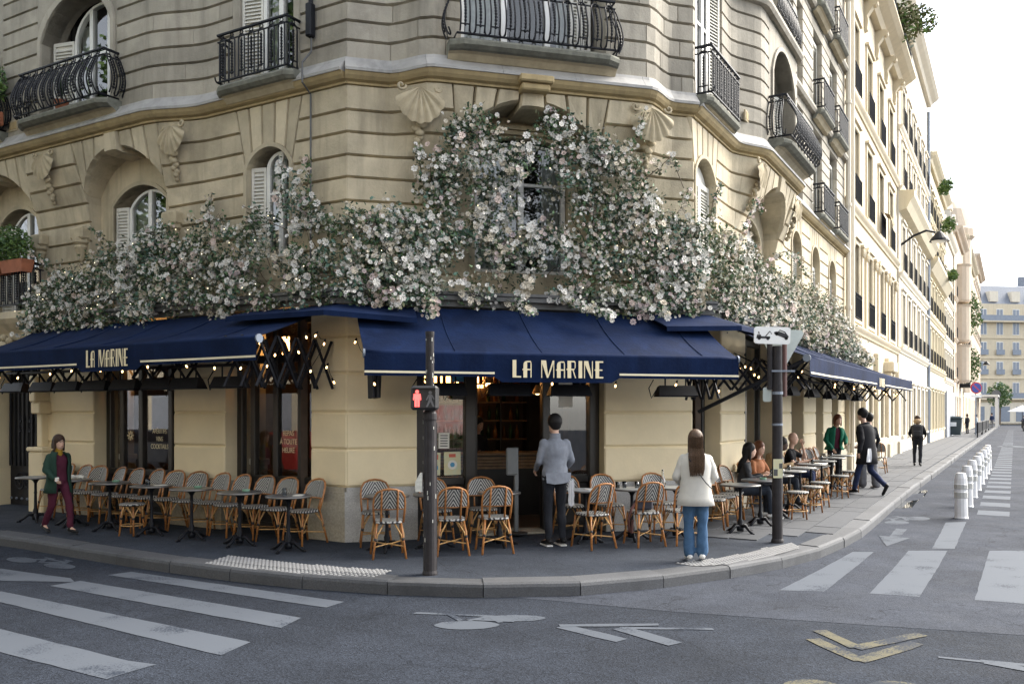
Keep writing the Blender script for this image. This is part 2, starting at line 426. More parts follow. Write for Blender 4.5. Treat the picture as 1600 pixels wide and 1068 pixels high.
# far paving: joined
mb = MB()
for r in range(4):
    s = 26+rng.uniform(0, .5); 
    while s < 90:
        e = s+rng.uniform(.8, 1.4); q = []
        for (ss, nn) in ((s+.01, -.2+r*.56), (e-.01, -.2+r*.56), (e-.01, -.2+(r+1)*.56-.015), (s+.01, -.2+(r+1)*.56-.015)):
            x, y = W2('R', ss, nn); q.append((x, y, gz(y)+KH+.012))
        mb.add(q, [(0,3,2,1)]); s = e
ob('paving_run', mb, M['slab'], pave, kind='stuff')
# utility strip of raised dots beside the crossings
def tactile(poly, name, label):
    p = ob(name, MB().add([(x, y, gz(y)+KH+.005) for x, y in poly], [tuple(range(len(poly)))]), M['tactile'], pave)
    return p
def inside(p, poly):
    c = False; j = len(poly)-1
    for i in range(len(poly)):
        if (poly[i][1] > p[1]) != (poly[j][1] > p[1]) and p[0] < (poly[j][0]-poly[i][0])*(p[1]-poly[i][1])/(poly[j][1]-poly[i][1])+poly[i][0]: c = not c
        j = i
    return c
for poly, ang in (([(-3.69,10.46),(-3.59,11.02),(-2.69,10.50),(-1.9,10.16),(-1.38,9.99),(-1.48,9.58),(-2.1,9.70),(-2.55,9.86),(-3.1,10.13)], radians(-30)),
                  ([(1.95,10.46),(2.14,10.28),(2.40,10.32),(2.75,10.55),(3.13,10.86),(3.5,11.22),(3.84,11.62),(3.86,12.02),(3.4,11.62),(3.02,11.22),(2.6,10.86)], radians(45))):
    base = tactile(poly, 'tactile_strip', None); mb = MB()
    cx, cy = sum(p[0] for p in poly)/len(poly), sum(p[1] for p in poly)/len(poly)
    for i in range(-40, 41):
        for j in range(-16, 17):
            x, y = i*.062, j*.062; X, Y = cx+x*cos(ang)-y*sin(ang), cy+x*sin(ang)+y*cos(ang)
            if inside((X, Y), poly):
                z = gz(Y)+KH+.006; mb.add([(X-.02,Y-.02,z),(X+.02,Y-.02,z),(X+.02,Y+.02,z),(X-.02,Y+.02,z),(X,Y,z+.012)], [(0,1,4),(1,2,4),(2,3,4),(3,0,4)])
    ob('raised_dots', mb, M['dot'], pave, kind='stuff')

# painted markings
def mark(name, poly, m='paint_white', dz=.0045, wob=.005):
    pts = []
    for a, b in zip(poly, poly[1:]+poly[:1]):
        k = max(1, int(hypot(b[0]-a[0], b[1]-a[1])/.18))
        for j in range(k):
            t = j/k; pts.append((a[0]+(b[0]-a[0])*t+rng.uniform(-wob, wob), a[1]+(b[1]-a[1])*t+rng.uniform(-wob, wob)))
    mb = MB().add([(x, y, gz(y)+dz) for x, y in pts], [tuple(range(len(pts)))])
    return ob(name, mb, M[m], road)
for p in ([(-4.89,10.52),(-4.70,10.74),(-1.74,9.02),(-1.87,8.75)], [(-5.23,9.86),(-5.04,10.16),(-2.01,8.31),(-2.10,7.92)], [(-5.8,9.35),(-5.6,9.55),(-2.23,7.43),(-2.35,7.02)],
          [(-4.7,7.43),(-5.02,8.13),(-3.03,6.87),(-2.76,6.77),(-2.86,6.62),(-2.98,6.39)], [(-7.01,11.09),(-6.45,10.96),(-5.24,10.32),(-5.06,10.08),(-5.98,10.16),(-6.4,10.12)]):
    mark('crossing_stripe', p[::-1])
for p in ([(2.95,9.61),(3.42,9.54),(5.06,12.17),(4.76,12.17)], [(3.88,9.44),(4.34,9.27),(6.14,12.27),(5.59,12.27)], [(4.84,9.11),(5.46,8.84),(7.58,12.27),(6.73,12.27)], [(6.3,8.3),(7.0,7.9),(9.2,12.2),(8.2,12.2)]):
    mark('crossing_stripe', p)
mark('lane_dash', [(6.0,12.43),(6.32,12.43),(7.93,15.19),(7.53,15.11)])
s = 5.2
while s < 100:
    p = [W2('R', s, 3.72), W2('R', s+.75, 3.72), W2('R', s+.75, 4.25), W2('R', s, 4.25)]
    mark('lane_dash', p[::-1], 'paint_white'); s += 1.55 if s < 50 else 3
for k, (s0, n0) in enumerate(((42, 4.2), (42, 6.0))):
    mark('street_hump_mark', [W2('R', s0+2.2*sin(t*pi/8), n0+.75*cos(t*pi/8)) for t in range(9)][::-1], 'paint_old')
def bike(cx, cy, ux, uy, vx, vy, m='paint_white'):             # u along the bike, v up from its wheels (unit = metres)
    def q(a, b): return (cx+ux*a+vx*b, cy+uy*a+vy*b)
    for wx in (-.42, .42):
        mark('bicycle_symbol', [q(wx+.30*cos(t*pi/8), .30*sin(t*pi/8)) for t in range(16)], m, wob=.006)
    for qi, (a, b, wd) in enumerate((((-.42,0),(-.1,.45),.05), ((-.1,.45),(.3,.45),.05), ((.42,0),(.27,.62),.05), ((-.14,.4),(.0,0),.05), ((0,0),(.3,.42),.05), ((-.22,.55),(.0,.55),.06), ((.16,.66),(.36,.6),.05))):
        dx, dy = b[0]-a[0], b[1]-a[1]; l = hypot(dx, dy); nx, ny = -dy/l*wd, dx/l*wd
        mark('bicycle_symbol', [q(a[0]-nx,a[1]-ny), q(b[0]-nx,b[1]-ny), q(b[0]+nx,b[1]+ny), q(a[0]+nx,a[1]+ny)], m, dz=.0050+.0003*qi, wob=.005)
SEGN = [0]
def seg(a, b, wd, m='paint_white', dz=.012):
    SEGN[0] += 1; dz = .0048+.0003*(SEGN[0] % 8)
    dx, dy = b[0]-a[0], b[1]-a[1]; l = hypot(dx, dy); nx, ny = -dy/l*wd/2, dx/l*wd/2
    mark('direction_arrow', [(a[0]-nx,a[1]-ny), (b[0]-nx,b[1]-ny), (b[0]+nx,b[1]+ny), (a[0]+nx,a[1]+ny)], m, dz, .008)
# white bicycle and double chevron in the road below the kerb
for pts in ([(-.42+.30*cos(t*pi/9), 8.03+.16*sin(t*pi/9)) for t in range(18)], [(.02+.30*cos(t*pi/9), 8.30+.13*sin(t*pi/9)) for t in range(18)]): mark('bicycle_symbol', pts, 'paint_old', wob=.008)
for a, b, wd in (((-.95,8.52),(-.72,8.48),.07), ((-.72,8.48),(-.18,8.37),.07), ((-.6,8.44),(-.48,8.20),.06), ((-.42,8.2),(-.2,8.38),.06), ((-.2,8.34),(-.1,8.12),.06), ((-.36,8.24),(.02,8.16),.05)): seg(a, b, wd, 'paint_old', .014)
for a, b, wd in (((.44,8.0),(1.36,8.04),.09), ((.46,7.99),(.94,7.48),.16), ((.98,7.92),(1.82,7.88),.07), ((.98,7.92),(1.38,7.36),.17)): seg(a, b, wd, 'paint_old')
seg((6.42,14.35), (5.85,13.35), .16, 'paint_old'); mark('direction_arrow', [(5.74,13.62),(5.43,12.62),(6.12,13.38)][::1], 'paint_old', .0078)
bike(6.98, 15.35, cos(.75), sin(.75)*.9, -.3, .55, 'paint_old')
bike(-6.15, 11.35, .86, -.5, .1, .45, 'paint_old')
for y0 in (0, .30):
    seg((2.60+y0*.55,7.53+y0), (2.75+y0*.4,6.87+y0*1.25), .13, 'paint_yellow'); seg((2.73+y0*.4,6.86+y0*1.25), (3.44+y0*.6,7.39+y0), .13, 'paint_yellow')
for c in ((2.15,6.05),(2.74,6.02)):
    mark('bicycle_symbol', [(c[0]+.26*cos(t*pi/10), c[1]+.34*sin(t*pi/10)) for t in range(20)], 'paint_yellow', wob=.008)
seg((3.42,6.97), (3.75,6.83), .06, 'paint_old'); seg((3.7,6.86), (4.3,6.62), .08, 'paint_old'); seg((3.72,6.84), (4.2,6.35), .12, 'paint_old')
# ------------------------------------------------------------------ the corner house
house = empty('corner_building', (C0[0], C0[1], 0), 0, 'cream stone corner apartment house with carved bays, iron balconies and a cafe below', 'building')
def fpart(name, fr, mb, mats, smooth=False, parent=None, label=None):  # a part of the house in a face's own coordinates
    if parent: return ob(name, mb, mats, parent, smooth=smooth, label=label)
    return ob(name, mb, mats, house, loc=(ORG[fr][0]-C0[0], ORG[fr][1]-C0[1], 0), rot=ANG[fr], smooth=smooth, label=label)
def sst(t): t = max(0, min(1, t)); return t*t*(3-2*t)
def bulge(fr, x):
    if fr == 'C': return .40*sst((x-.55)/.60)*sst((4.95-x)/.60)
    if fr == 'L': return .30*sst((-2.75-x)/1.15)
    return .38*sst((x-2.0)/.9)*sst((6.35-x)/.7)
def nf(fr):                                                   # how far the wall stands out at (x, z)
    def f(x, z):
        b = bulge(fr, x)
        if z > 6.6: return b
        if z < 5.2: return 0.0
        return b*sst((z-5.2)/1.3)
    return f
NF = {k: nf(k) for k in 'LCR'}
def block(fr, xl, xr, z0, z1, c=.022, d=.062, depth=.34, sc_=.009):
    """one stone: front bowed with the wall, cut edges top and bottom, tight joints at the sides. xl, xr are functions of z"""
    n = NF[fr]; zs = [z0, z0+c, z1-c, z1]
    wd = xr((z0+z1)/2)-xl((z0+z1)/2)
    curved = abs(bulge(fr, xl(z1))-bulge(fr, xr(z1))) > .004
    k = max(1, int(wd/.16)) if curved else 1
    us = [0, sc_/max(wd, .02)]+[i/k for i in range(1, k)]+[1-sc_/max(wd, .02), 1]
    mb = MB(); U = len(us); k0 = 0
    for iz, z in enumerate(zs):
        for iu, u in enumerate(us):
            x = xl(z)+(xr(z)-xl(z))*u
            edge = d if iz in (0, 3) else (.016 if iu in (0, U-1) else 0)
            mb.v.append((x, -(n(x, z)-edge), z))
    for iz in range(3):
        for iu in range(U-1):
            a = iz*U+iu; mb.f.append((a, a+1, a+U+1, a+U)); mb.m.append(0)
    ring = [iu for iu in range(U)]+[U-1+U*iz for iz in range(1, 4)]+[3*U+iu for iu in range(U-2, -1, -1)]+[U*iz for iz in (2, 1)]
    b0 = len(mb.v)
    for r in ring:
        v = mb.v[r]; mb.v.append((v[0], depth-.04, v[2]))
    m = len(ring)
    for i in range(m):
        mb.f.append((ring[(i+1) % m], ring[i], b0+i, b0+(i+1) % m)); mb.m.append(0)
    return mb
def inset(poly, c):
    n = len(poly); out = []
    for i in range(n):
        p0, p1, p2 = poly[i-1], poly[i], poly[(i+1) % n]
        def nrm(a, b): dx, dy = b[0]-a[0], b[1]-a[1]; l = hypot(dx, dy) or 1; return (-dy/l, dx/l)
        n1, n2 = nrm(p0, p1), nrm(p1, p2); bx, by = n1[0]+n2[0], n1[1]+n2[1]; l = bx*bx+by*by
        if l < .2: out.append((p1[0]+n2[0]*c, p1[1]+n2[1]*c)); continue
        out.append((p1[0]+bx*2*c/l, p1[1]+by*2*c/l))
    return out
def wedge(fr, poly, c=.024, d=.08, depth=.3, nfix=None, out=0):
    """a voussoir: polygon (x, z) counter-clockwise seen from the street"""
    n = NF[fr]; q = inset(poly, c); mb = MB(); k = len(poly)
    def N_(x, z): return (nfix if nfix is not None else n(x, z))+out
    mb.v = [(x, -(N_(x, z)-d), z) for x, z in poly]+[(x, -N_(x, z), z) for x, z in q]+[(x, depth-N_(x, z)-.0, z) for x, z in poly]
    mb.f = [tuple(k+i for i in range(k))]+[(i, (i+1) % k, k+(i+1) % k, k+i) for i in range(k)]+[((i+1) % k, i, 2*k+i, 2*k+(i+1) % k) for i in range(k)]
    mb.m = [0]*len(mb.f); return mb
def arch_pts(x0, x1, zs, rise, n):
    """points of a flat arch from the left springing to the right one"""
    wd = x1-x0; cx = (x0+x1)/2
    if rise < wd*.35:
        r = (wd*wd/4+rise*rise)/(2*rise); cz = zs+rise-r; a = math.asin(wd/2/r)
        return [(cx+r*sin(-a+2*a*i/n), cz+r*cos(-a+2*a*i/n)) for i in range(n+1)]
    return [(cx-wd/2*cos(pi*i/n), zs+rise*sin(pi*i/n)) for i in range(n+1)]
def contour(x0, x1, z0, zs, rise, n=12):
    return [(x0, z0)]+arch_pts(x0, x1, zs, rise, n)+[(x1, z0)]
def band_between(A, B, y0, y1, mi=0):
    """a flat frame between two outlines of equal length, with thickness"""
    mb = MB(); k = len(A)
    for P in (A, B):
        for y in (y0, y1): mb.v += [(p[0], y, p[1]) for p in P]
    for i in range(k-1):
        mb.f += [(i, i+1, 2*k+i+1, 2*k+i), (k+i, 3*k+i, 3*k+i+1, k+i+1), (i, k+i, k+i+1, i+1), (2*k+i, 2*k+i+1, 3*k+i+1, 3*k+i)]
    for i in (0, k-1): mb.f.append((i, 2*k+i, 3*k+i, k+i))
    mb.m = [mi]*len(mb.f); return mb

def courses(fr, zl, x0, x1, cuts, name_parent, matn, wl_=1.25, keep=None):
    """lay stones course by course between x0 and x1; cuts: list of (xl(z), xr(z), zlo, zhi) openings"""
    for ci, (za, zb) in enumerate(zip(zl, zl[1:])):
        act = sorted([c for c in cuts if c[2] < zb-.02 and c[3] > za+.02], key=lambda c: c[0]((za+zb)/2))
        edges = [lambda z: x0]; 
        for c in act: edges += [c[0], c[1]]
        edges.append(lambda z: x1)
        for e in range(0, len(edges), 2):
            a, b = edges[e], edges[e+1]; zm = (za+zb)/2; wd = b(zm)-a(zm)
            if wd < .05: continue
            k = max(1, round(wd/wl_)); sh = (.0 if ci % 2 else .5)
            ts = [0]+[min(1, max(0, (j-sh*(1 if k > 1 else 0)+(.25 if k > 1 else 0)+rng.uniform(-.1, .1))/k)) for j in range(1, k+(1 if k > 1 else 0))]+[1]
            ts = sorted(set(ts)); ts = [t for i, t in enumerate(ts) if i == 0 or t-ts[i-1] > .08/ max(wd, .1)]
            ts[-1] = 1
            for t0, t1 in zip(ts, ts[1:]):
                fa = (lambda z, a=a, b=b, t=t0: a(z)+(b(z)-a(z))*t); fb = (lambda z, a=a, b=b, t=t1: a(z)+(b(z)-a(z))*t)
                ob('stone_block', block(fr, fa, fb, za, zb), M[matn], name_parent)
def const(v): return lambda z: v
def window(fr, x0, x1, z0, zs, rise, n, cols=2, bars=(), shutters='', parent=None, depth=.2, curtain=True, open_sh=True, shw=.42):
    """a casement with white frame, panes, room behind and folding shutters, set at outward distance n-depth"""
    y = -(n-depth); fw = .07
    A = contour(x0, x1, z0, zs, rise); B = contour(x0+fw, x1-fw, z0+fw, zs, max(.02, rise-fw*.6))
    mb = band_between(A, B, y-.03, y+.05); mb.box(x0, x1, y-.035, y+.05, z0, z0+fw)
    xs_ = [x0+(x1-x0)*i/cols for i in range(1, cols)]
    top = lambda x: zs+rise*max(0, 1-((x-(x0+x1)/2)/((x1-x0)/2))**2)-.02
    for x in xs_: mb.box(x-.045, x+.045, y-.04, y+.04, z0+fw, top(x))
    for bz in bars: mb.box(x0+fw, x1-fw, y-.025, y+.035, bz-.022, bz+.022)
    f = fpart('window', fr, mb, M['white_paint'], parent=parent)
    zz = [z0+fw]+list(bars)+[zs+rise]
    for i in range(cols):
        a, b = x0+(x1-x0)*i/cols, x0+(x1-x0)*(i+1)/cols
        for j in range(len(zz)-1):
            za, zb = zz[j], zz[j+1]
            m2 = MB()
            if j == len(zz)-2:
                pts = [(a, za), (b, za)]+[(b+(a-b)*t/5, min(top(b+(a-b)*t/5)+.02, zb)) for t in range(6)]
            else: pts = [(a, za), (b, za), (b, zb), (a, zb)]
            tilt = rng.uniform(-.006, .006)
            m2.add([(p[0], y+.005+tilt*(p[0]-a)/(b-a), p[1]) for p in pts], [tuple(range(len(pts)))])
            ob('pane', m2, M['glass'], f)
    room = MB(); room.box(x0-.2, x1+.2, y+.9, y+1.0, z0-.1, zs+rise+.2); room.box(x0-.25, x0-.2, y+.1, y+1.0, z0-.1, zs+rise+.2); room.box(x1+.2, x1+.25, y+.1, y+1.0, z0-.1, zs+rise+.2)
    room.box(x0-.2, x1+.2, y+.1, y+.95, z0-.1, z0-.06); room.box(x0-.2, x1+.2, y+.1, y+.95, zs+rise+.16, zs+rise+.2)
    ob('room_recess', room, M['dark_room'], f)
    if curtain:
        for a, b in ((x0, x0+(x1-x0)*.30), (x1-(x1-x0)*.24, x1)):
            ptsl = [(a+(b-a)*i/14, y+.12+.025*sin(i*2.1)) for i in range(15)]
            mc = MB().grid([[(p[0], p[1], z) for p in ptsl] for z in (z0, zs+rise*.6)]); ob('curtain', mc, M['curtain'], f)
    for sd_ in shutters:
        ms = MB(); hw = shw; xa = x0 if sd_ == 'l' else x1; sg = -1 if sd_ == 'l' else 1
        # leaf folded back into the reveal, seen nearly edge on
        k = len(ms.v); tz = zs+ (rise*.15)
        ms.box(0, .04, 0, .035, z0, tz); ms.box(hw-.04, hw, 0, .035, z0, tz); ms.box(.04, hw-.04, 0, .035, z0, z0+.06); ms.box(.04, hw-.04, 0, .035, tz-.06, tz)
        ms.box(.03, hw-.03, .031, .036, z0+.03, tz-.03)
        nz = int((tz-z0-.12)/.055)
        for q in range(nz):
            zq = z0+.07+q*.055; ms.add([(.04,.0,zq),(hw-.04,.0,zq),(hw-.04,.03,zq+.045),(.04,.03,zq+.045)], [(0,1,2,3)])
        R_ = Matrix.Rotation(radians(14 if sd_ == 'l' else -14), 4, 'Z')
        if sd_ == 'l': T_ = Matrix.Translation((x0-.005, y-.035, 0)) @ R_ @ Matrix.Scale(-1, 4, (1,0,0))
        else: T_ = Matrix.Translation((x1+.005, y-.035, 0)) @ R_
        ms.xf(T_, k); ob('shutter', ms, M['shutter'], f)
    return f
def closed_shutter(fr, x0, x1, z0, zs, rise, n, depth=.16):
    depth = min(depth, .12) if depth == .2 else depth
    y = -(n-depth); A = contour(x0, x1, z0, zs, rise, 8); mb = MB(); xm = (x0+x1)/2
    for a, b in ((x0, xm-.008), (xm+.008, x1)):
        mb.box(a, a+.05, y, y+.04, z0, zs); mb.box(b-.05, b, y, y+.04, z0, zs); mb.box(a+.05, b-.05, y, y+.04, z0, z0+.08); mb.box(a+.05, b-.05, y, y+.04, zs-.08, zs)
        q = z0+.09
        while q < zs-.13: mb.add([(a+.05,y,q),(b-.05,y,q),(b-.05,y+.03,q+.04),(a+.05,y+.03,q+.04)], [(0,1,2,3)]); q += .05
    mb.slab([p for p in A[1:-1]], y+.045, y+.06)
    mb.box(x0, x1, y+.045, y+.06, z0, zs)
    return fpart('shutter', fr, mb, M['shutter'])
def sweep(fr, prof, x0, x1, zref, step=.12, mi=0, ends=True, clipn=None):
    """moulding: profile of (outward, z) swept along the wall line"""
    k = max(2, int((x1-x0)/step)); rows = []
    for i in range(k+1):
        x = x0+(x1-x0)*i/k; b = NF[fr](x, zref); rows.append([(x, -(b+o), z) for o, z in prof])
    mb = MB().grid(rows)
    if ends:
        n = len(prof); mb.f += [tuple(range(n)), tuple(k*n+i for i in range(n))[::-1]]; mb.m += [0, 0]
    return mb
ZG = [.92, 1.45, 1.97, 2.52, 3.04, 3.47]                       # ground floor courses
ZF = [3.62, 3.95, 4.28, 4.60, 4.93, 5.26, 5.57, 5.89, 6.20, 6.56]
ZU = [6.90+.272*i for i in range(12)]
ZR = [6.90+.272*i for i in range(34)]
def arch_cut(x0, x1, zs, k=.16): return ((lambda z: x0-k*max(0, z-zs)), (lambda z: x1+k*max(0, z-zs)))
def voussoirs(fr, x0, x1, zs, rise, ztop, n, parent, matn, k=.16, key=False, hang=.0, depth=.34, nfix=None):
    A = arch_pts(x0, x1, zs, rise, n*3)
    xt0, xt1 = x0-k*(ztop-zs), x1+k*(ztop-zs)
    for i in range(n):
        lo = A[i*3:i*3+4]; a, b = xt0+(xt1-xt0)*i/n, xt0+(xt1-xt0)*(i+1)/n
        o = 0
        if key and i == n//2:
            o = .05; lo = [(p[0], p[1]-hang) for p in lo]
        poly = lo+[(b, ztop), (a, ztop)]
        if i == 0: poly = lo+[(b, ztop), (a, ztop)]
        ob('voussoir', wedge(fr, poly, depth=depth+o, out=o, nfix=nfix), M[matn], parent)
faces = {}
for fr, lab in (('L', 'stone front along the left street'), ('C', 'chamfered stone corner front'), ('R', 'stone front along the right street')):
    x0, x1 = {'L': (-13, -.35), 'C': (.35, LC-.35), 'R': (.35, 14.0)}[fr]
    mb = MB()                                               # backing core above the windows' heads and party walls, hidden behind the stones
    faces[fr] = ob('facade', MB().box(x0, x1, 1.6, 1.75, 3.62, 17 if fr == 'R' else 12), M['dark_room'], house, loc=(ORG[fr][0]-C0[0], ORG[fr][1]-C0[1], 0), rot=ANG[fr], label=lab)

# ---- corner face
F = faces['C']
REC = (1.50, 3.68)                                            # the deep arch under the balcony
cl, cr = arch_cut(REC[0], REC[1], 5.75, .10)
courses('C', ZF, 0, LC, [(cl, cr, 3.6, 6.60)], F, 'stone_first', 1.15)
voussoirs('C', REC[0], REC[1], 5.75, .66, 6.56, 7, F, 'stone_first', k=.10, key=True, hang=.10, depth=.85)
courses('C', ZU, 0, LC, [(const(1.55), const(3.70), 6.85, 10.4)], F, 'stone_up', 1.0)
# inner wall of the recess with the flowered window
A = contour(REC[0]-.25, REC[1]+.25, 3.7, 5.75, .9, 12); B = contour(1.90, 3.36, 3.7, 5.98, .12, 12)
fpart('recess_wall', 'C', band_between(A, B, .30, .45), M['stone_first'])
mb = MB().box(1.84, 3.45, .22, .30, 6.12, 6.18); mb.box(1.80, 3.49, .17, .30, 6.18, 6.23); fpart('lintel', 'C', mb, M['stone_carved'])
window('C', 1.92, 3.34, 4.05, 5.94, .10, 0, 2, (5.42,), '', depth=.42)
window('C', 1.62, 3.62, 6.95, 9.4, .4, .40, 3, (8.25,), '', depth=.50)
closed_shutter('C', 3.30, 3.62, 6.95, 9.3, .1, .40, .42)
fpart('sill_wall', 'C', MB().box(1.88, 3.38, .28, .44, 3.6, 4.06), M['stone_first'])
mb = MB().cbox(2.38, 2.80, -.60, -.2, 6.50, 6.60, .02); mb.cbox(2.34, 2.84, -.66, -.2, 6.60, 6.70, .02); fpart('keystone_cap', 'C', mb, M['cornice'])
# ---- left face
F = faces['L']
nl, nr = arch_cut(-1.98, -1.03, 5.62, .22); bl, br = arch_cut(-5.75, -3.72, 5.70, .10); b2l, b2r = arch_cut(-9.2, -7.25, 5.70, .10)
courses('L', ZF, -11, 0, [(nl, nr, 4.2, 6.58), (bl, br, 3.62, 6.6), (b2l, b2r, 3.62, 6.6)], F, 'stone_first', 1.2)
voussoirs('L', -1.98, -1.03, 5.62, .32, 6.56, 5, F, 'stone_first', k=.22)
voussoirs('L', -5.75, -3.72, 5.70, .62, 6.56, 7, F, 'stone_first', k=.10, key=True, hang=.08, depth=.7)
voussoirs('L', -9.2, -7.25, 5.70, .62, 6.56, 7, F, 'stone_first', k=.10, key=True, hang=.08, depth=.7)
courses('L', ZU, -11, 0, [(const(-2.25), const(-.88), 6.85, 10.4), (const(-6.75), const(-4.62), 6.85, 10.4), (const(-10.3), const(-7.85), 6.85, 10.4)], F, 'stone_up', 1.0)
def casing(fr, x0, x1, z0, zs, rise, n, w_=.09, out=.03, depth=.3, matn='stone_first'):
    A = contour(x0-w_, x1+w_, z0, zs, rise+w_, 12); B = contour(x0, x1, z0, zs, rise, 12)
    fpart('architrave', fr, band_between(A, B, -(n+out), -(n-depth)), M[matn])
fpart('sill_wall', 'L', MB().box(-2.0, -1.02, .0, .3, 3.9, 4.26), M['stone_first']); fpart('sill_wall', 'R', MB().box(.06, 1.2, .0, .3, 3.9, 4.26), M['stone_first'])
casing('L', -1.94, -1.07, 4.25, 5.62, .28, 0, .06, .025)
window('L', -1.68, -1.07, 4.25, 5.62, .24, 0, 2, (5.25,), 'l', depth=.17, shw=.25)
for a, b in ((-5.75, -3.72), (-9.2, -7.25)):
    A = contour(a-.3, b+.3, 3.7, 5.7, .85, 12); B = contour(a+.36, b-.30, 3.7, 5.5, .30, 12)
    fpart('recess_wall', 'L', band_between(A, B, .22, .34), M['stone_first'])
    casing('L', a+.36, b-.30, 3.7, 5.5, .30, -.22, .07, .03)
    window('L', a+.62, b-.32, 3.72, 5.46, .28, 0, 2, (5.02,), 'l', depth=.36, shw=.28)
window('L', -1.74, -1.0, 6.98, 9.6, .3, 0, 2, (8.3,), 'l', depth=.17, shw=.36)
fpart('reveal', 'L', MB().box(-2.25, -2.10, .0, .3, 6.9, 10.4).box(-1.0, -.88, .0, .3, 6.9, 10.4), M['stone_up'])
for a, b in ((-6.75, -4.62), (-10.3, -7.85)):
    A = contour(a-.02, b+.02, 6.9, 8.45, .75, 12); A = [(a-.02, 6.9)]+[(a-.02+(b-a+.04)*i/12, 10.4) for i in range(13)]+[(b+.02, 6.9)]
    B = contour(a+.10, b-.10, 6.9, 8.4, .66, 12)
    fpart('arch_wall', 'L', band_between(A, B, -.30, .1), M['stone_up'])
    casing('L', a+.10, b-.10, 6.9, 8.4, .66, .30, .08, .04, .3, 'stone_up')
    window('L', a+.56, b-.12, 6.98, 8.38, .60, .30, 3, (8.12,), 'l', depth=.34, shw=.44)
# ---- right face
F = faces['R']
al, ar = arch_cut(.08, 1.18, 5.75, .20); bl, br = arch_cut(3.15, 5.35, 5.70, .10)
cuts = [(al, ar, 4.2, 6.58), (bl, br, 3.62, 6.6)]
NW = [(6.88, 7.92), (9.08, 10.10), (11.36, 12.42)]
for a, b in NW: q = arch_cut(a, b, 5.72, .16); cuts.append((q[0], q[1], 3.9, 6.58))
courses('R', ZF, 0, 14.0, cuts, F, 'stone_first', 1.2)
voussoirs('R', .08, 1.18, 5.75, .34, 6.56, 5, F, 'stone_first', k=.20)
voussoirs('R', 3.15, 5.35, 5.70, .62, 6.56, 7, F, 'stone_first', k=.10, key=True, hang=.08, depth=.75)
for a, b in NW: voussoirs('R', a, b, 5.72, .42, 6.56, 5, F, 'stone_first', k=.16)
casing('R', .12, 1.14, 4.25, 5.75, .30, 0, .06, .025); closed_shutter('R', .12, 1.14, 4.25, 5.70, .28, 0, .10)
fpart('arch_panel', 'R', MB().slab(arch_pts(.12, 1.14, 5.72, .34, 10), .17, .2), M['stone_first'])
A = contour(2.9, 5.6, 3.7, 5.7, .85, 12); B = contour(3.5, 5.0, 3.7, 5.5, .3, 12)
fpart('recess_wall', 'R', band_between(A, B, .24, .36), M['stone_first']); casing('R', 3.5, 5.0, 3.7, 5.5, .3, -.24, .07, .03); closed_shutter('R', 3.52, 4.98, 3.72, 5.5, .28, 0, .32)
for a, b in NW:
    casing('R', a+.03, b-.03, 4.2, 5.72, .40, 0, .06, .025); closed_shutter('R', a+.03, b-.03, 4.2, 5.66, .34, 0, .10)
    fpart('arch_panel', 'R', MB().slab(arch_pts(a+.03, b-.03, 5.70, .42, 10), .14, .2), M['stone_first'])
RW = [(9.35, 10.45), (11.55, 12.65)]
cuts = [(const(.10), const(1.55), 6.85, 9.3), (const(3.30), const(5.55), 6.85, 9.3)]
for z0 in (6.95, 9.55, 12.2, 14.8):
    for a, b in [(7.2, 8.1)]+RW: cuts.append((const(a), const(b), z0-.05, z0+1.95))
    if z0 > 7: cuts += [(const(.10), const(1.55), z0-.05, z0+2), (const(3.6), const(5.3), z0-.05, z0+2)]
courses('R', ZR, 0, 14.0, cuts, F, 'stone_up', 1.3)
window('R', .50, 1.16, 6.98, 9.2, .1, 0, 2, (8.3,), 'lr', depth=.15, shw=.35)
fpart('reveal', 'R', MB().box(.10, .14, .0, .3, 6.9, 9.3), M['stone_up'])
A = [(3.28, 6.9)]+[(3.28+2.29*i/12, 9.3) for i in range(13)]+[(5.57, 6.9)]; B = contour(3.5, 5.35, 6.9, 8.4, .62, 12)
fpart('arch_wall', 'R', band_between(A, B, -.38, .1), M['stone_up']); casing('R', 3.5, 5.35, 6.9, 8.4, .62, .38, .08, .04, .3, 'stone_up')
window('R', 3.55, 4.88, 6.98, 8.36, .58, .38, 3, (8.1,), 'r', depth=.36, shw=.42)
for z0 in (6.95, 9.55, 12.2, 14.8):
    for a, b in [(7.2, 8.1)]+RW: closed_shutter('R', a+.02, b-.02, z0, z0+1.92, .02, 0, .2)
    if z0 > 7:
        for a, b in ((.12, 1.53), (3.62, 5.28)): closed_shutter('R', a, b, z0, z0+1.95, .02, .0, .2)
# ---- cornice, lead-covered string course, house ends
for fr, x0, x1 in (('L', -11, .03), ('C', -.03, LC+.03), ('R', -.03, 14.0)):
    fpart('cornice', fr, sweep(fr, [(-.1,6.54),(.03,6.55),(.03,6.58),(.09,6.60),(.13,6.64),(.16,6.69),(-.1,6.69)], x0, x1, 6.65), M['cornice'])
    L_ = faces[fr]; n_ = max(1, round((x1-x0)/1.1)); 
    for i in range(n_):
        a, b = x0+(x1-x0)*i/n_, x0+(x1-x0)*(i+1)/n_
        ob('lead_flashing', sweep(fr, [(-.1,6.692),(.175,6.692),(.18,6.73),(.12,6.80),(.07,6.86),(.05,6.91),(-.1,6.91)], a+.002, b-.002, 6.75, .1), M['lead'], L_)
    fpart('fascia_gutter', fr, sweep(fr, [(-.2,3.46),(.26,3.46),(.26,3.545),(.34,3.545),(.34,3.60),(.36,3.62),(.36,3.66),(-.2,3.68)], x0+(4.0 if fr == 'L' else 0)-(.21 if fr == 'C' else 0), x1+(.21 if fr == 'C' else 0), 3.5, 1.0), M['fascia'])
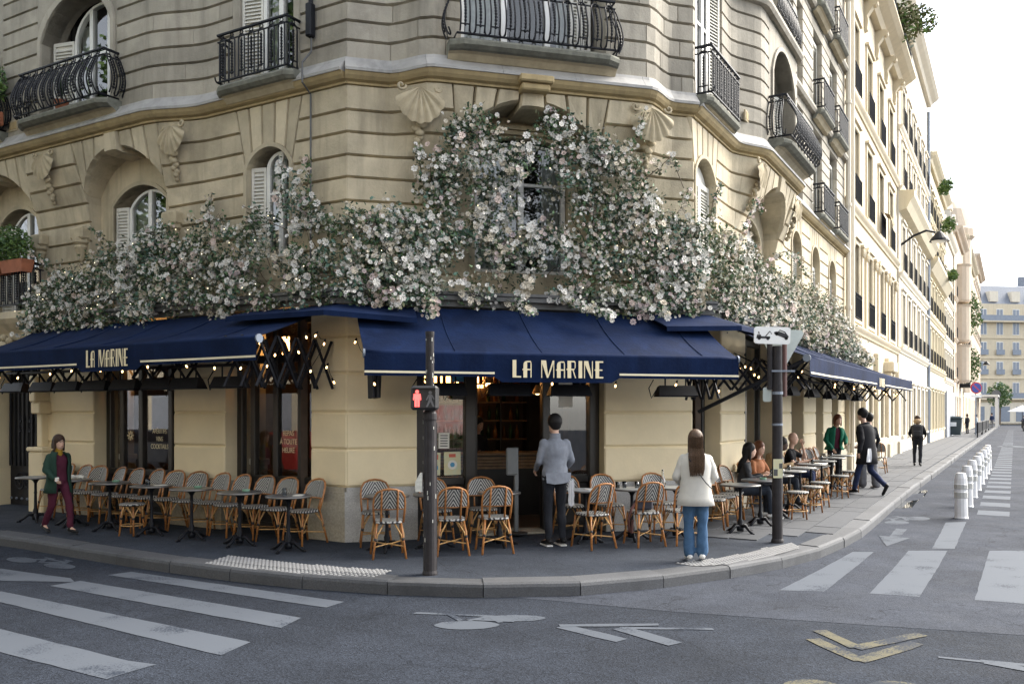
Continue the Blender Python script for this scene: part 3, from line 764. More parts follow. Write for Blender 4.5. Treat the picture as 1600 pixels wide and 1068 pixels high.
for z in (9.3, 11.9, 14.6, 16.6):
    fpart('string_course', 'R', sweep('R', [(-.1,z),(.1,z+.02),(.14,z+.08),(.14,z+.14),(-.1,z+.16)], 0, 14.0, 7), M['stone_up'])
fpart('roof_mass', 'R', MB().box(.4, 13.9, .32, 8, 12, 16.9), M['zinc'])
fpart('roof_mass', 'L', MB().box(-10.9, -.4, .34, 4.5, 10.2, 12), M['zinc'])
fpart('roof_mass', 'C', MB().box(.3, 5.0, .34, 5, 10.2, 12), M['zinc'])

# ---- carved shells on the consoles
def shell(fr, x, z, s=.30):
    b = NF[fr](x, z); mb = MB(); rows = []
    for i in range(7):
        r = i/6; row = []
        for j in range(33):
            th = radians(200+140*j/32); rib = abs(sin(j/32*pi*7)); rr = r*s*(1+.07*rib*(r > .8))
            row.append((x+rr*cos(th)*1.1, -(b+.025+.07*sin(pi*min(1, r*.85))**.7*(.6+.6*rib)), z-.02+rr*sin(th)*1.5))
        rows.append(row)
    mb.grid(rows)
    for sg in (-1, 1):                                        # scrolls at the top
        mb.tube([(x+sg*(s*.80-.07*(1-t/10)*cos(t*.75)), -(b+.05), z-.03-.07*(1-t/10)*sin(t*.75)) for t in range(11)], .020, 6)
    for q in range(9):                                        # hanging leaves
        zz = z-s*1.42-q*.052; xx = x+.045*sin(q*2.2)*(1-q/11)
        mb.ball((xx, -(NF[fr](x, zz)+.05+.02*(q % 2)), zz), (.07*(1-q/11)+.02, .045, .05), 8, 5)
    o = fpart('carved_shell', fr, mb, M['stone_carved'], True)
for fr, x in (('C', .98), ('C', 4.42), ('L', -3.38), ('L', -6.55), ('L', -9.8), ('R', 2.72), ('R', 5.85)): shell(fr, x, 6.50, .30 if fr != 'C' else .33)
for fr, x in (('L', -3.55), ('L', -5.92), ('L', -7.1)):       # small brackets under the arches
    mb = MB(); mb.lathe([(.0,4.55),(.05,4.62),(.07,4.72),(.12,4.82),(.10,4.86),(.15,4.90),(.15,4.98)], 10, (x, -.04, 0)); mb.cbox(x-.17, x+.17, -.16, .05, 4.95, 5.16, .03); fpart('bracket', fr, mb, M['stone_carved'])
# ---- balconies
def rail_panel(w_, h, bow, name):
    """one repeat of the wrought iron: beaded bar between two arched bars, ring above"""
    mb = MB()
    def n_(t): return bow*sin(pi*.86*max(0, 1-t)**1.3) if bow else 0     # t: 0 bottom .. 1 top
    def P_(x, t): return (x, -n_(t)*(.25+.75) , h*t)
    for sg in (-1, 1):
        mb.tube([P_(sg*w_*.30, .05+.75*i/9) for i in range(10)], .0125, 5)
    mb.tube([P_(w_*.30*cos(pi*i/8), .80+.10*sin(pi*i/8)) for i in range(9)], .0125, 5)
    mb.tube([P_(w_*.5-w_*.20*cos(pi*i/8), .12-.10*sin(pi*i/8)) for i in range(9)], .0125, 5)
    for i in range(11):
        t = .16+.60*i/10; p = P_(0, t); mb.ball(p, (.020, .020, .026), 6, 4)
    mb.tube([P_(0, .04), P_(0, .4), P_(0, .82)], .006, 4)
    p = P_(0, .93); mb.tube([(p[0]+.032*cos(k*pi/4), p[1], p[2]+.032*sin(k*pi/4)) for k in range(8)], .010, 4, closed=True)
    mb.box(-w_*.32, w_*.32, P_(0,.16)[1]-.008, P_(0,.16)[1]+.008, h*.155, h*.175)
    return mb.mesh(M['iron'], False, name)
def balcony(fr, xa, xb, z, n, out, h=.72, bow=.14, slab_=True, label=None):
    b_ = empty('balcony', (ORG[fr][0]-C0[0], ORG[fr][1]-C0[1], 0), ANG[fr], parent=house, label=label)
    if slab_:
        prof = [(0,z-.26),(.10,z-.24),(.16,z-.17),(.20,z-.15),(.24,z-.14),(.29,z-.10),(.30,z-.05),(.27,z-.01),(.0,z)]
        k = 14; rows = []
        for i in range(k+1):
            t = i/k; e = min(1, min(t, 1-t)*9); rr = sqrt(max(0, 1-(1-e)**2)); x = xa-.08+(xb-xa+.16)*t
            rows.append([(x, -(n+o/.30*(out+.04)*(.72+.28*rr)), zz) for o, zz in prof])
        mb = MB().grid(rows); P = len(prof); mb.f += [tuple(range(P)), tuple(k*P+i for i in range(P))[::-1]]; mb.m += [0, 0]
        for i, f in enumerate(mb.f):
            mb.m[i] = 1 if all(mb.v[q][2] < z-.14 for q in f) else 0
        ob('slab', mb, [M['slab_moss'], M['stone_carved']], b_)
    y = -(n+out-bow*.35); L_ = xb-xa; k = max(3, round(L_/.205)); w_ = L_/k
    me = rail_panel(w_, h, bow, 'baluster')
    for i in range(k): ob('baluster', me, None, b_, (xa+w_*(i+.5), y, z+.02))
    ms = max(1, round((out-bow*.3)/.2)); ws = (out-bow*.35)/ms
    ms_me = rail_panel(max(ws, .12), h, bow, 'side_baluster')
    for sd_ in (0, 1):
        for i in range(ms): ob('baluster', ms_me, None, b_, ((xa, xb)[sd_], -(n+ws*(i+.5)), z+.02), (pi/2*(-1 if sd_ == 0 else 1)))
    rl = MB()
    for zz, r, yy in ((z+.02+h, .024, y), (z+.02+h*.86, .013, y-bow*.06), (z+.04, .018, y-bow*.45)):
        rl.tube([(xa, -n, zz), (xa, yy, zz), (xb, yy, zz), (xb, -n, zz)], r, 6)
    ob('rail', rl, M['iron'], b_)
    return b_
balcony('C', 1.42, 3.74, 7.08, .38, .34, .74, .15, label='bowed iron balcony over the flowered arch')
balcony('L', -2.26, -.86, 6.86, .02, .26, .72, .0)
balcony('L', -6.85, -4.55, 7.02, .28, .36, .76, .18)
balcony('L', -10.4, -7.75, 7.02, .28, .36, .76, .18)
balcony('R', .05, 1.62, 6.88, .02, .26, .74, .0)
balcony('R', 3.25, 5.65, 7.02, .36, .40, .78, .2)
for z in (6.88, 9.45, 12.1, 14.7):
    for a, b in RW: balcony('R', a-.15, b+.15, z, .02, .26, .7, 0)
    if z > 7: balcony('R', .05, 1.62, z, .02, .26, .7, 0); balcony('R', 3.4, 5.5, z, .1, .35, .7, .1)
# rain pipes
fpart('rain_pipe', 'L', MB().tube([(-.62,-.05,3.7),(-.62,-.05,6.5),(-.62,-.22,6.62),(-.62,-.22,6.9),(-.60,-.06,7.1),(-.60,-.06,7.3)], .015, 6), M['fascia'])
mb = MB().tube([(-.60,-.07,7.3),(-.60,-.07,10.3)], .035, 8); mb.cbox(-.655,-.545,-.14,-.02,7.30,7.78,.02); fpart('rain_pipe', 'L', mb, M['iron'])
mb = MB().tube([(13.85,-.12,3.6),(13.85,-.12,16.5)], .075, 8)
for z in (5,8,11,14): mb.tube([(13.85,-.12,z),(13.85,-.12,z+.1)], .1, 8)
fpart('rain_pipe', 'R', mb, M['plaster_white'])
for fr, x, z in (('L', -7.5, 7.02), ('R', 2.45, 7.15)):
    fpart('air_vent', fr, MB().box(x-.14, x+.14, -NF[fr](x, z)-.012, -NF[fr](x, z)+.02, z, z+.19, 0).box(x-.10, x+.10, -NF[fr](x, z)-.018, -NF[fr](x, z)-.01, z+.03, z+.16, 1), [M['stone_carved'], M['cornice']])
ORD = ['first', 'second', 'third', 'fourth', 'fifth', 'sixth', 'seventh', 'eighth', 'ninth', 'tenth', 'eleventh', 'twelfth', 'thirteenth', 'fourteenth', 'fifteenth', 'sixteenth', 'seventeenth', 'eighteenth', 'nineteenth', 'twentieth']
# ------------------------------------------------------------------ ground floor: piers, plinth, shop fronts, room inside
mat('plinth_beige', (.40,.36,.28), .75, .2, 30, .15, 60, dirt=.3)
mat('floor_in', (.10,.065,.04), .5, .3, 6)
mat('oak', (.26,.155,.075), .45, .3, 8, .05, 30)
mat('wall_in', (.09,.065,.05), .8, .3, 3)
mat('bottle', (.02,.06,.025), .1, .4, 9, rnd=.6)
mat('bottle_amber', (.18,.07,.015), .12, .3, 9, rnd=.5)
mat('paper', (.72,.70,.64), .8, .05, 9)
mat('poster_yellow', (.66,.55,.30), .8, .5, 14, c2=(.55,.60,.45))
mat('poster_red', (.55,.12,.08), .7, 0); mat('poster_blue', (.07,.28,.48), .6, 0)
mat('lamp_warm', (1.0,.45,.12), .5, 0, emit=5)
mat('bulb', (1.0,.60,.24), .4, 0, emit=2.6)
mat('gold', (.78,.62,.34), .35, .1, 8, met=.55)
mat('gold_letter', (.74,.64,.42), .5, .06, 8)
OPEN = {'L': [(-2.43,-.67), (-5.65,-3.60)], 'C': [(.99,3.84)], 'R': [(.05,1.52), (3.06,5.30), (6.92,8.25), (9.70,10.70), (11.90,12.90)]}
def piers(fr, x0, x1, extra=()):
    F = faces[fr]; es = [x0]
    for a, b in sorted(OPEN[fr]+list(extra)): es += [a, b]
    es.append(x1)
    for i in range(0, len(es), 2):
        a, b = es[i], es[i+1]
        if b-a < .06: continue
        for za, zb in zip(ZG, ZG[1:]):
            # a plain ashlar pier whose face is one sunk-edged panel per course
            ob('pier_block', block(fr, const(a), const(b), za, zb, .034, .030, .52, .02), M['stone_ground'], F)
        m_ = 'granite' if fr == 'C' else 'plinth_beige'
        mb = MB(); e0 = .0 if (fr == 'C' and i == 0) else .02
        mb.slab([(a-(.03 if (fr == 'C' and i == 0) else -.0), .06), (b+(.03 if fr == 'L' and b == 0 else 0), .06), (b+(.03 if fr == 'L' and b == 0 else 0), .86), (a-(.03 if (fr == 'C' and i == 0) else 0), .86)], -.07, .52)
        mb.slab([(a, .86), (b, .86), (b, .92), (a, .92)], -.045, .52)
        ob('plinth', mb, M[m_], F)
piers('L', -7.0, 0); piers('C', 0, LC); piers('R', 0, 14.0)
def shopfront(fr, x0, x1, posts, y=.30, ztop=3.42, zpan=.98, ztr=2.78, glass=None, panel=True, label=None):
    mb = MB(); ps = [x0]+list(posts)+[x1]
    for i, p in enumerate(ps):
        w_ = .075 if i in (0, len(ps)-1) else .05; mb.cbox(p-w_, p+w_, y-.05, y+.06, .16, ztop, .012)
    mb.cbox(x0, x1, y-.04, y+.05, ztr-.06, ztr+.06, .012); mb.cbox(x0, x1, y-.045, y+.055, ztop-.12, ztop, .012)
    mb.cbox(x0, x1, y-.05, y+.05, zpan-.07, zpan+.03, .012); mb.cbox(x0, x1, y-.04, y+.04, .16, .30, .012)
    f = fpart('shop_front', fr, mb, M['wood_dark'], label=label)
    for a, b in zip(ps, ps[1:]):
        if panel:
            m2 = MB().box(a+.05, b-.05, y-.005, y+.02, .30, zpan-.07); m2.cbox(a+.12, b-.12, y-.025, y, .38, zpan-.15, .012); ob('panel', m2, M['wood_dark'], f)
        tl = rng.uniform(-.008, .008)
        ob('pane', MB().add([(a+.04, y+tl, zpan), (b-.04, y-tl, zpan), (b-.04, y-tl, ztr-.05), (a+.04, y+tl, ztr-.05)], [(0,1,2,3)]), M['shop_glass'], f)
        ob('pane', MB().add([(a+.04, y, ztr+.05), (b-.04, y, ztr+.05), (b-.04, y, ztop-.1), (a+.04, y, ztop-.1)], [(0,1,2,3)]), M['shop_glass'], f)
    return f
sfL2 = shopfront('L', -5.62, -3.63, (-5.25, -4.75, -4.0))
sfL1 = shopfront('L', -2.40, -.70, (-2.1, -1.62, -1.12))
sfR = [shopfront('R', a+.02, b-.02, ((a+b)/2,), y=.34) for a, b in OPEN['R']]
# corner entrance: two fixed lights with the doorway open between them
fC = fpart('shop_front', 'C', MB().cbox(.99, 1.12, .22, .38, .16, 3.44, .012).cbox(1.74, 1.90, .22, .38, .16, 3.44, .012).cbox(2.93, 3.05, .22, .38, .16, 3.44, .012).cbox(3.68, 3.84, .22, .38, .16, 3.44, .012)
           .cbox(.99, 3.84, .24, .37, 2.72, 2.86, .012).cbox(.99, 3.84, .24, .37, 3.32, 3.45, .012).cbox(1.12, 1.74, .25, .36, .90, 1.02, .012).cbox(3.05, 3.68, .25, .36, .90, 1.02, .012), M['wood_dark'], label='black painted shop front with open doorway')
for a, b in ((1.10, 1.76), (3.03, 3.70)):
    ob('pane', MB().add([(a, .30, 1.0), (b, .31, 1.0), (b, .31, 2.75), (a, .30, 2.75)], [(0,1,2,3)]), M['shop_glass'], fC)
    m2 = MB().box(a, b, .29, .33, .17, .92); m2.cbox(a+.09, b-.09, .27, .295, .28, .82, .012); ob('panel', m2, M['wood_dark'], fC)
for a, b in ((1.10, 1.76), (1.88, 2.95), (3.03, 3.70)): ob('pane', MB().add([(a, .30, 2.84), (b, .30, 2.84), (b, .30, 3.34), (a, .30, 3.34)], [(0,1,2,3)]), M['shop_glass'], fC)
mb = MB().cbox(1.90, 1.96, .38, 1.20, .2, 2.72, .012); ob('door_leaf', mb, M['wood_dark'], fC)
ob('threshold', MB().box(1.9, 2.93, .0, .5, .1, .21), M['plinth_beige'], fC)
# posters in the left light
def card(name, fr, x, z, w_, h, y, m_, label, cat, tilt=0):
    p = W2(fr, x, -y); e = ob(name, MB().box(-w_/2, w_/2, -.004, .004, 0, h), M[m_], None, (p[0], p[1], z), (0, tilt, ANG[fr]), label=label, cat=cat); return e
c1 = card('poster', 'C', 1.27, 1.05, .21, .33, .285, 'poster_yellow', 'yellow poster with a red heading taped low in the door-side window, left one', 'poster', .02)
c2 = card('poster', 'C', 1.56, 1.05, .25, .34, .285, 'poster_yellow', 'yellow poster with a round blue emblem taped low in the window', 'poster', -.015)
c3 = card('notice', 'C', 1.43, 1.44, .16, .23, .285, 'paper', 'small white notice taped above the two yellow posters', 'notice', .01)
ob('print', MB().lathe([(.0,0),(.07,0),(.07,.002),(.0,.002)], 16, (0,-.007,.15), ax='y'), M['paper'], c2)
ob('print', MB().lathe([(.0,0),(.035,0),(.035,.002),(.0,.002)], 12, (0,-.0095,.15), ax='y'), M['poster_blue'], c2)
ob('print', MB().box(-.05,.05,-.008,-.0045,.26,.31), M['poster_red'], c2); ob('print', MB().box(-.07,.07,-.008,-.0045,.23,.30), M['poster_red'], c1)
for k in range(5): ob('print', MB().box(-.055,.055,-.008,-.0045,.03+.038*k,.045+.038*k), M['fascia'], c3)
for k, (cc, q) in enumerate(((M['poster_red'], -.05), (M['poster_blue'], .04))): ob('print', MB().box(q-.03, q+.03, -.008, -.0045, .08, .14), cc, c1)
card('sticker', 'C', 1.64, 2.42, .18, .30, .285, 'poster_blue', 'blue sticker high in the window beside the door', 'sticker')
card('card_sign', 'C', 1.66, 2.16, .20, .14, .286, 'fascia', 'black card payment sticker under the blue one', 'sticker')
card('menu_sheet', 'C', 3.32, 2.05, .22, .42, .30, 'paper', 'white menu sheet taped inside the window on the far side of the doorway', 'menu')
# the room behind: floor, ceiling, dark walls
P4 = [W2('L', -7.2, -.42), W2('L', .0, -.42), W2('C', .2, -.45), W2('C', 5.1, -.45), W2('R', .1, -.42), W2('R', 13.9, -.42), W2('R', 13.9, -7), W2('C', 3, -11), W2('L', -7.2, -6)]
mb = MB().add([(x, y, .205) for x, y in P4], [tuple(range(len(P4)))]).add([(x, y, 3.46) for x, y in P4], [tuple(range(len(P4)))[::-1]], 1)
rm = ob('bistro_interior', mb, [M['floor_in'], M['wall_in']], house, (-C0[0], -C0[1], 0))
mb = MB().box(-.5, 5.9, 4.1, 4.2, .2, 3.46); mb.box(-.6, -.5, .9, 4.2, .2, 3.46); mb.box(5.8, 5.9, .9, 4.2, .2, 3.46); fpart('back_wall', 'C', mb, M['wall_in'])
fpart('back_wall', 'L', MB().box(-7.2, -.9, 3.0, 3.1, .2, 3.46).box(-7.2, -7.1, .5, 3, .2, 3.46), M['wall_in'])
fpart('back_wall', 'R', MB().box(.9, 14, 2.6, 2.7, .2, 3.46).box(13.9, 14, .5, 2.7, .2, 3.46), M['wall_in'])
def inC(x, y, z): p = W2('C', x, -y); return (p[0], p[1], z)
bar = empty('bar_counter', inC(2.15, 2.4, .205), ANG['C'], 'wooden bar counter with slatted top seen through the open doorway', 'counter')
ob('top', MB().cbox(-.75, 1.6, -.30, .30, 1.03, 1.08, .01), M['oak'], bar)
for k in range(4): ob('slat', MB().cbox(-.73, 1.58, -.27, -.25, .80+k*.055, .845+k*.055, .006), M['oak'], bar)
ob('front_panel', MB().box(-.73, 1.58, -.24, .25, 0, 1.02), M['wood_dark'], bar)
shf = empty('bottle_shelf', inC(2.2, 3.85, .205), ANG['C'], 'back bar shelves crowded with bottles behind the counter', 'shelf')
for z in (1.25, 1.6, 1.95, 2.3, 2.65): ob('board', MB().box(-1.0, 1.5, -.14, .16, z, z+.025), M['oak'], shf)
for x in (-1.0, -.35, .3, .95, 1.48): ob('upright', MB().box(x, x+.03, -.15, .17, .0, 3.0), M['wood_dark'], shf)
bm1 = MB().lathe([(.0,0),(.035,0),(.036,.17),(.014,.22),(.013,.28),(.0,.28)], 10).mesh(M['bottle'], True); bm2 = MB().lathe([(.0,0),(.04,0),(.04,.15),(.016,.2),(.015,.25),(.0,.25)], 10).mesh(M['bottle_amber'], True)
for iz, z in enumerate((1.275, 1.625, 1.975, 2.325)):
    for k in range(17):
        if rng.random() < .85:
            p = inC(2.2-.93+k*.14+rng.uniform(-.02,.02), 3.80, .205+z); b_ = bm1 if rng.random() < .55 else bm2
            o = ob('bottle', b_, None, None, p, label='small bottle on the %s back bar shelf, place %s from the door side' % (('lowest','second','third','top')[iz], ORD[k]), cat='bottle', group='bottles on the back bar shelves')
for i, (x, y, z) in enumerate(((1.55, 3.1, 2.35), (2.75, 3.0, 2.5), (3.5, 2.4, 2.3))):
    l_ = empty('pendant_lamp', inC(x, y, z), 0, ('small amber pendant lamp over the bar, nearest the open door leaf', 'small amber pendant lamp over the middle of the bar', 'small amber pendant lamp behind the window beside the doorway')[i], 'lamp')
    ob('shade', MB().lathe([(.03,.16),(.10,.0),(.09,.0),(.025,.14)], 14, cap=False), M['gold'], l_); ob('globe', MB().ball((0,0,.03), .05), M['bulb'], l_, smooth=True); ob('cord', MB().tube([(0,0,.15),(0,0,3.46-z)], .005, 4), M['iron'], l_)
for x0, x1 in ((-1.98, -1.72), (-1.2, -.92), (-4.9, -4.6)):
    fpart('amber_wall_light', 'L', MB().box(x0, x1, .62, .66, 2.80, 3.15), M['lamp_warm'])
fpart('amber_wall_light', 'C', MB().box(1.75, 2.9, 4.06, 4.09, 2.45, 3.1), M['lamp_warm'])
mb = MB().box(-2.2, -.9, .9, 1.5, .2, .95); fpart('bench_seat', 'L', mb, M['wood_dark'])
for xx in (-2.22, -5.42):                                       # pale fluted post inside the window
    mb = MB()
    mb.cbox(xx-.1, xx+.1, .42, .6, .2, 1.2, .012); mb.cbox(xx-.08, xx+.08, .44, .58, 1.2, 3.4, .012); mb.cbox(xx-.12, xx+.12, .40, .62, 1.15, 1.25, .012)
    fpart('inner_post', 'L', mb, M['shutter'])
# gold words on the glass
def words_(fr, lines, x, z, h, y, parent, m_='gold_letter', name='lettering', space=1.5, parent_loc=False):
    for k, s in enumerate(lines):
        cu = bpy.data.curves.new('lettering', 'FONT'); cu.body = s; cu.size = h*1.35; cu.align_x = 'CENTER'; cu.extrude = .001; cu.materials.append(M[m_])
        o_ = bpy.data.objects.new('tmp', cu); me = evaluated(o_)
        o = bpy.data.objects.new(name, me); col.objects.link(o); o.parent = parent; o.location = (x, y, z-k*h*space); o.rotation_euler = (pi/2, 0, 0); o.scale = (.72, 1, 1)
words_('L', ('APÉRITIFS', 'VINS', 'COCKTAILS'), -4.30, 1.62, .085, .285, sfL2)
words_('L', ('REPAS', 'À TOUTE', 'HEURE'), -1.38, 1.62, .085, .285, sfL1)
mb = MB()
for k in range(8): mb.box(-.012, .012, -.003, 0, .02, .085)  ; mb.xf(Matrix.Rotation(pi/4, 4, 'Y'))
mb.xf(Matrix.Translation((-5.05, .287, 1.58))); fpart('sun_emblem', 'L', mb, M['gold_letter'], parent=sfL2)
# ------------------------------------------------------------------ iron street door left of the cafe
gt = empty('iron_gate', WP('L', -7.78, -.2, gz(15.8)+.15), ANG['L'], 'tall black iron and glass street door with scrolled bars beside the cafe', 'door')
ob('leaf', MB().cbox(-.72, .72, .02, .08, 0, 3.1, .01), M['iron'], gt)
for i in range(10):
    x = -.63+i*.14; ob('bar', MB().tube([(x, -.02, .75), (x, -.03, 1.1), (x, -.02, 2.95)], [.03,.022,.022], 6), M['iron'], gt)
for x in (-.3, 0, .3):
    for z, r in ((.45, .2), (1.45, .09), (1.62, .07)):
        ob('scroll', MB().tube([(x+r*(1-t/22)*cos(t*.6), -.03, z+r*(1-t/22)*sin(t*.6)) for t in range(20)], .014, 5), M['iron'], gt)
for i in range(8): ob('stud', MB().ball((-.6+i*.17, -.03, .14), .025, 8, 5), M['zinc'], gt)
ob('handle', MB().cbox(.36, .46, -.06, .02, 1.05, 1.17, .01).tube([(.41,-.06,1.11),(.41,-.10,1.11)], .02, 8), M['gold'], gt)
F = faces['L']
for za, zb in ((.1, .92), (.92, 1.45), (1.45, 1.97), (1.97, 2.52), (2.52, 3.04), (3.04, 3.3)):
    ob('pier_block', block('L', const(-11), const(-8.5), za, zb, .02, .016, .5, .02), M['stone_ground'], F)
    if za > .9: ob('pier_block', block('L', const(-7.08), const(-7.0), za, zb, .01, .012, .5, .006), M['stone_ground'], F)
ob('door_lintel', MB().box(-8.5, -7.0, -.02, .5, 3.22, 3.62), M['stone_first'], F)
mb = MB().cbox(-7.12, -6.86, -.22, .02, 1.95, 2.16, .02); mb.cbox(-7.08, -6.90, -.28, .02, 2.16, 2.62, .02); ob('door_bracket', mb, M['stone_ground'], F)
mb = MB().cbox(-7.15, -6.72, -.25, .05, .1, 1.28, .025); mb.cbox(-7.18, -6.70, -.27, .05, 1.28, 1.36, .02); ob('door_pedestal', mb, M['stone_ground'], F)
ob('door_pilaster', MB().cbox(-7.10, -6.95, -.12, .02, 1.36, 3.4, .015), M['stone_ground'], F)
fpart('door_cornice', 'L', sweep('L', [(-.1,3.28),(.1,3.30),(.14,3.42),(.22,3.5),(.30,3.58),(.36,3.66),(.36,3.78),(-.1,3.80)], -11, -6.95, 3.5), M['stone_first'])
# carved shield over the door
mb = MB().ball((-8.0, -.25, 3.02), (.34, .10, .26), 16, 8)
for t in range(14): mb.ball((-8.0+.42*cos(t*pi/7), -.24, 3.02+.32*sin(t*pi/7)), (.08,.06,.07), 8, 5)
fpart('carved_shield', 'L', mb, M['stone_carved'], True)
# iron railing and green plants at the next window left
bl = balcony('L', -9.9, -6.95, 3.85, .08, .30, .74, 0, slab_=False)
# ------------------------------------------------------------------ awnings with lettering, arms, heaters, bulbs
mat('navy', (.0048,.0125,.042), .85, .3, 1.6, .25, 22, spec=.1, streak=-.45)
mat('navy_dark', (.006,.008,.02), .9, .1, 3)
mat('cream_trim', (.70,.63,.46), .6, .05, 6)
LETTER = {
 'L': (.62, [[(0,0),(.26,0),(.26,1),(0,1)], [(.26,0),(.60,0),(.60,.09),(.26,.09)]]),
 'A': (.62, [[(0,0),(.26,0),(.26,.96),(.12,.92),(.03,.84),(0,.74)], [(.26,.88),(.50,.88),(.50,.96),(.26,.96)], [(.50,0),(.57,0),(.57,.78),(.54,.90),(.50,.96)], [(-.07,.42),(0,.42),(0,.50),(-.07,.50)], [(.26,.42),(.50,.42),(.50,.50),(.26,.50)]]),
 'M': (.98, [[(0,0),(.06,0),(.06,.82),(.06,1),(0,1)], [(.06,1),(.06,.82),(.40,0),(.50,0),(.34,1)], [(.46,.10),(.50,0),(.86,.82),(.86,1),(.80,.98)], [(.86,0),(.92,0),(.92,1),(.86,1)]]),
 'R': (.66, [[(0,0),(.26,0),(.26,1),(0,1)], [(.26,.92),(.44,.92),(.52,.88),(.52,1),(.26,1)], [(.52,.54),(.58,.60),(.58,.92),(.52,1)], [(.26,.46),(.48,.46),(.52,.54),(.26,.54)], [(-.07,.46),(0,.46),(0,.54),(-.07,.54)], [(.36,.46),(.43,.46),(.62,0),(.54,0)][::-1]]),
 'I': (.26, [[(0,0),(.26,0),(.26,1),(0,1)]]),
 'N': (.70, [[(0,0),(.06,0),(.06,1),(0,1)], [(.06,1),(.06,.80),(.50,0),(.58,0),(.30,1)], [(.58,0),(.64,0),(.64,1),(.58,1)]]),
 'E': (.58, [[(0,0),(.26,0),(.26,1),(0,1)], [(.26,.91),(.56,.91),(.56,1),(.26,1)], [(.26,.44),(.50,.44),(.50,.52),(.26,.52)], [(-.07,.44),(0,.44),(0,.52),(-.07,.52)], [(.26,0),(.57,0),(.57,.09),(.26,.09)]])}
def lettering(text, xc, z, h, width, y, m_=None):
    tot = sum(.50 if ch == ' ' else LETTER[ch][0]+.14 for ch in text)-.14
    kx = width/tot; x = xc-width/2; mbs = []
    for ch in text:
        if ch == ' ': x += .50*kx; continue
        wd, polys = LETTER[ch]; mb = MB()
        for p in polys:
            a = sum(p[i][0]*p[(i+1) % len(p)][1]-p[(i+1) % len(p)][0]*p[i][1] for i in range(len(p)))
            if a < 0: p = p[::-1]
            mb.slab([(x+q[0]*kx, z+q[1]*h) for q in p], y-.004, y)
        mbs.append(mb); x += (wd+.14)*kx
    return mbs
def awning(fr, xa, xb, nw, zw, nfr, zb, zh, xc, tabw, lh, lw, label, tilt=0):
    p = WP(fr, 0, 0, 0); aw = empty('awning', p, ANG[fr], label, 'awning')
    zt = lambda x: tilt*(x-xa)/(xb-xa)                          # a slight rise along its length
    nx = max(20, int((xb-xa)/.16)); ny = 9; rows = []
    for j in range(ny+1):
        t = j/ny; row = []
        for i in range(nx+1):
            x = xa+(xb-xa)*i/nx
            sag = -.05*sin(pi*t)+.012*sin(x*3.1+t*2.2)*sin(pi*t)+.006*sin(x*9.7+t*4)*t+.004*sin(x*21+t*9)*(1-t)
            row.append((x, -(nw+(nfr-nw)*t), zw+(zb+zt(x)-zw)*t+sag))
        rows.append(row)
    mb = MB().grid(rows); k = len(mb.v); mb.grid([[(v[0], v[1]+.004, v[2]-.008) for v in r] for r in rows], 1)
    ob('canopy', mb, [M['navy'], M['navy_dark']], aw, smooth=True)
    mb = MB().tube([(xa+(xb-xa)*i/20, -nfr, zb+zt(xa+(xb-xa)*i/20)-.035) for i in range(21)], .045, 10); ob('front_bar', mb, M['navy'], aw, smooth=True)
    for x in (xa, xb): ob('end_cap', MB().lathe([(.0,-.012),(.058,-.012),(.058,.012),(.0,.012)], 14, (x, -nfr, zb+zt(x)-.035), ax='x'), M['zinc'], aw)
    for q in range(1, int((xb-xa)/1.15)+1):
        x = xa+q*1.15
        if x < xb-.2: ob('seam', MB().tube([(x, -(nw+(nfr-nw)*j/6), zw+(zb+zt(x)-zw)*j/6-.05*sin(pi*j/6)+.012*sin(x*3.1+j/6*2.2)*sin(pi*j/6)+.004) for j in range(7)], .006, 4), M['navy'], aw)
    # valance with a deeper lettered middle
    def low(x):
        d = abs(x-xc); return zh-(.065 if d < tabw else max(0, .065*(1-(d-tabw)/.10)))
    xs_ = sorted(set([xa+(xb-xa)*i/nx for i in range(nx+1)]+[xc-tabw-.10, xc-tabw, xc+tabw, xc+tabw+.10]))
    rows = []
    for t in (0, .25, .5, .75, 1):
        rows.append([(x, -(nfr+.045-.012*t+.012*sin(x*2.1+1.3*t)*t), zb+zt(x)-.03+(low(x)+zt(x)-zb-zt(x)+.03)*t) for x in xs_])
    ob('valance', MB().grid(rows), M['navy'], aw, smooth=True)
    for a, b in ((xa, xc-tabw-.10), (xc+tabw+.10, xb)):
        mb = MB(); k = max(2, int((b-a)/.15)); rr = []
        for z0 in (.035, .062): rr.append([(a+(b-a)*i/k, -(nfr+.045+.012*sin((a+(b-a)*i/k)*2.1+1.2)+.004), zh+zt(a+(b-a)*i/k)+z0) for i in range(k+1)])
        mb.grid(rr); ob('trim_stripe', mb, M['cream_trim'], aw)
    if lh:
        for m_ in lettering('LA MARINE', xc, zh+zt(xc)-.005, lh, lw, -(nfr+.062)): ob('letter', m_, M['gold_letter'], aw)
    return aw
awL = awning('L', -6.75, -.13, .30, 3.42, 1.50, 2.93, 2.62, -3.06, .62, .245, .93, 'navy awning on the left street front, lettered in gold along its hem')
awC = awning('C', .10, 5.22, .30, 3.42, 1.50, 2.73, 2.42, 2.60, .75, .225, 1.24, 'wide navy awning over the corner door with large gold lettering')
awR = awning('R', .05, 14.7, .30, 3.42, 1.70, 2.80, 2.50, 7.9, .55, .19, .85, 'long navy awning down the right street front, paler in the light', tilt=.10)
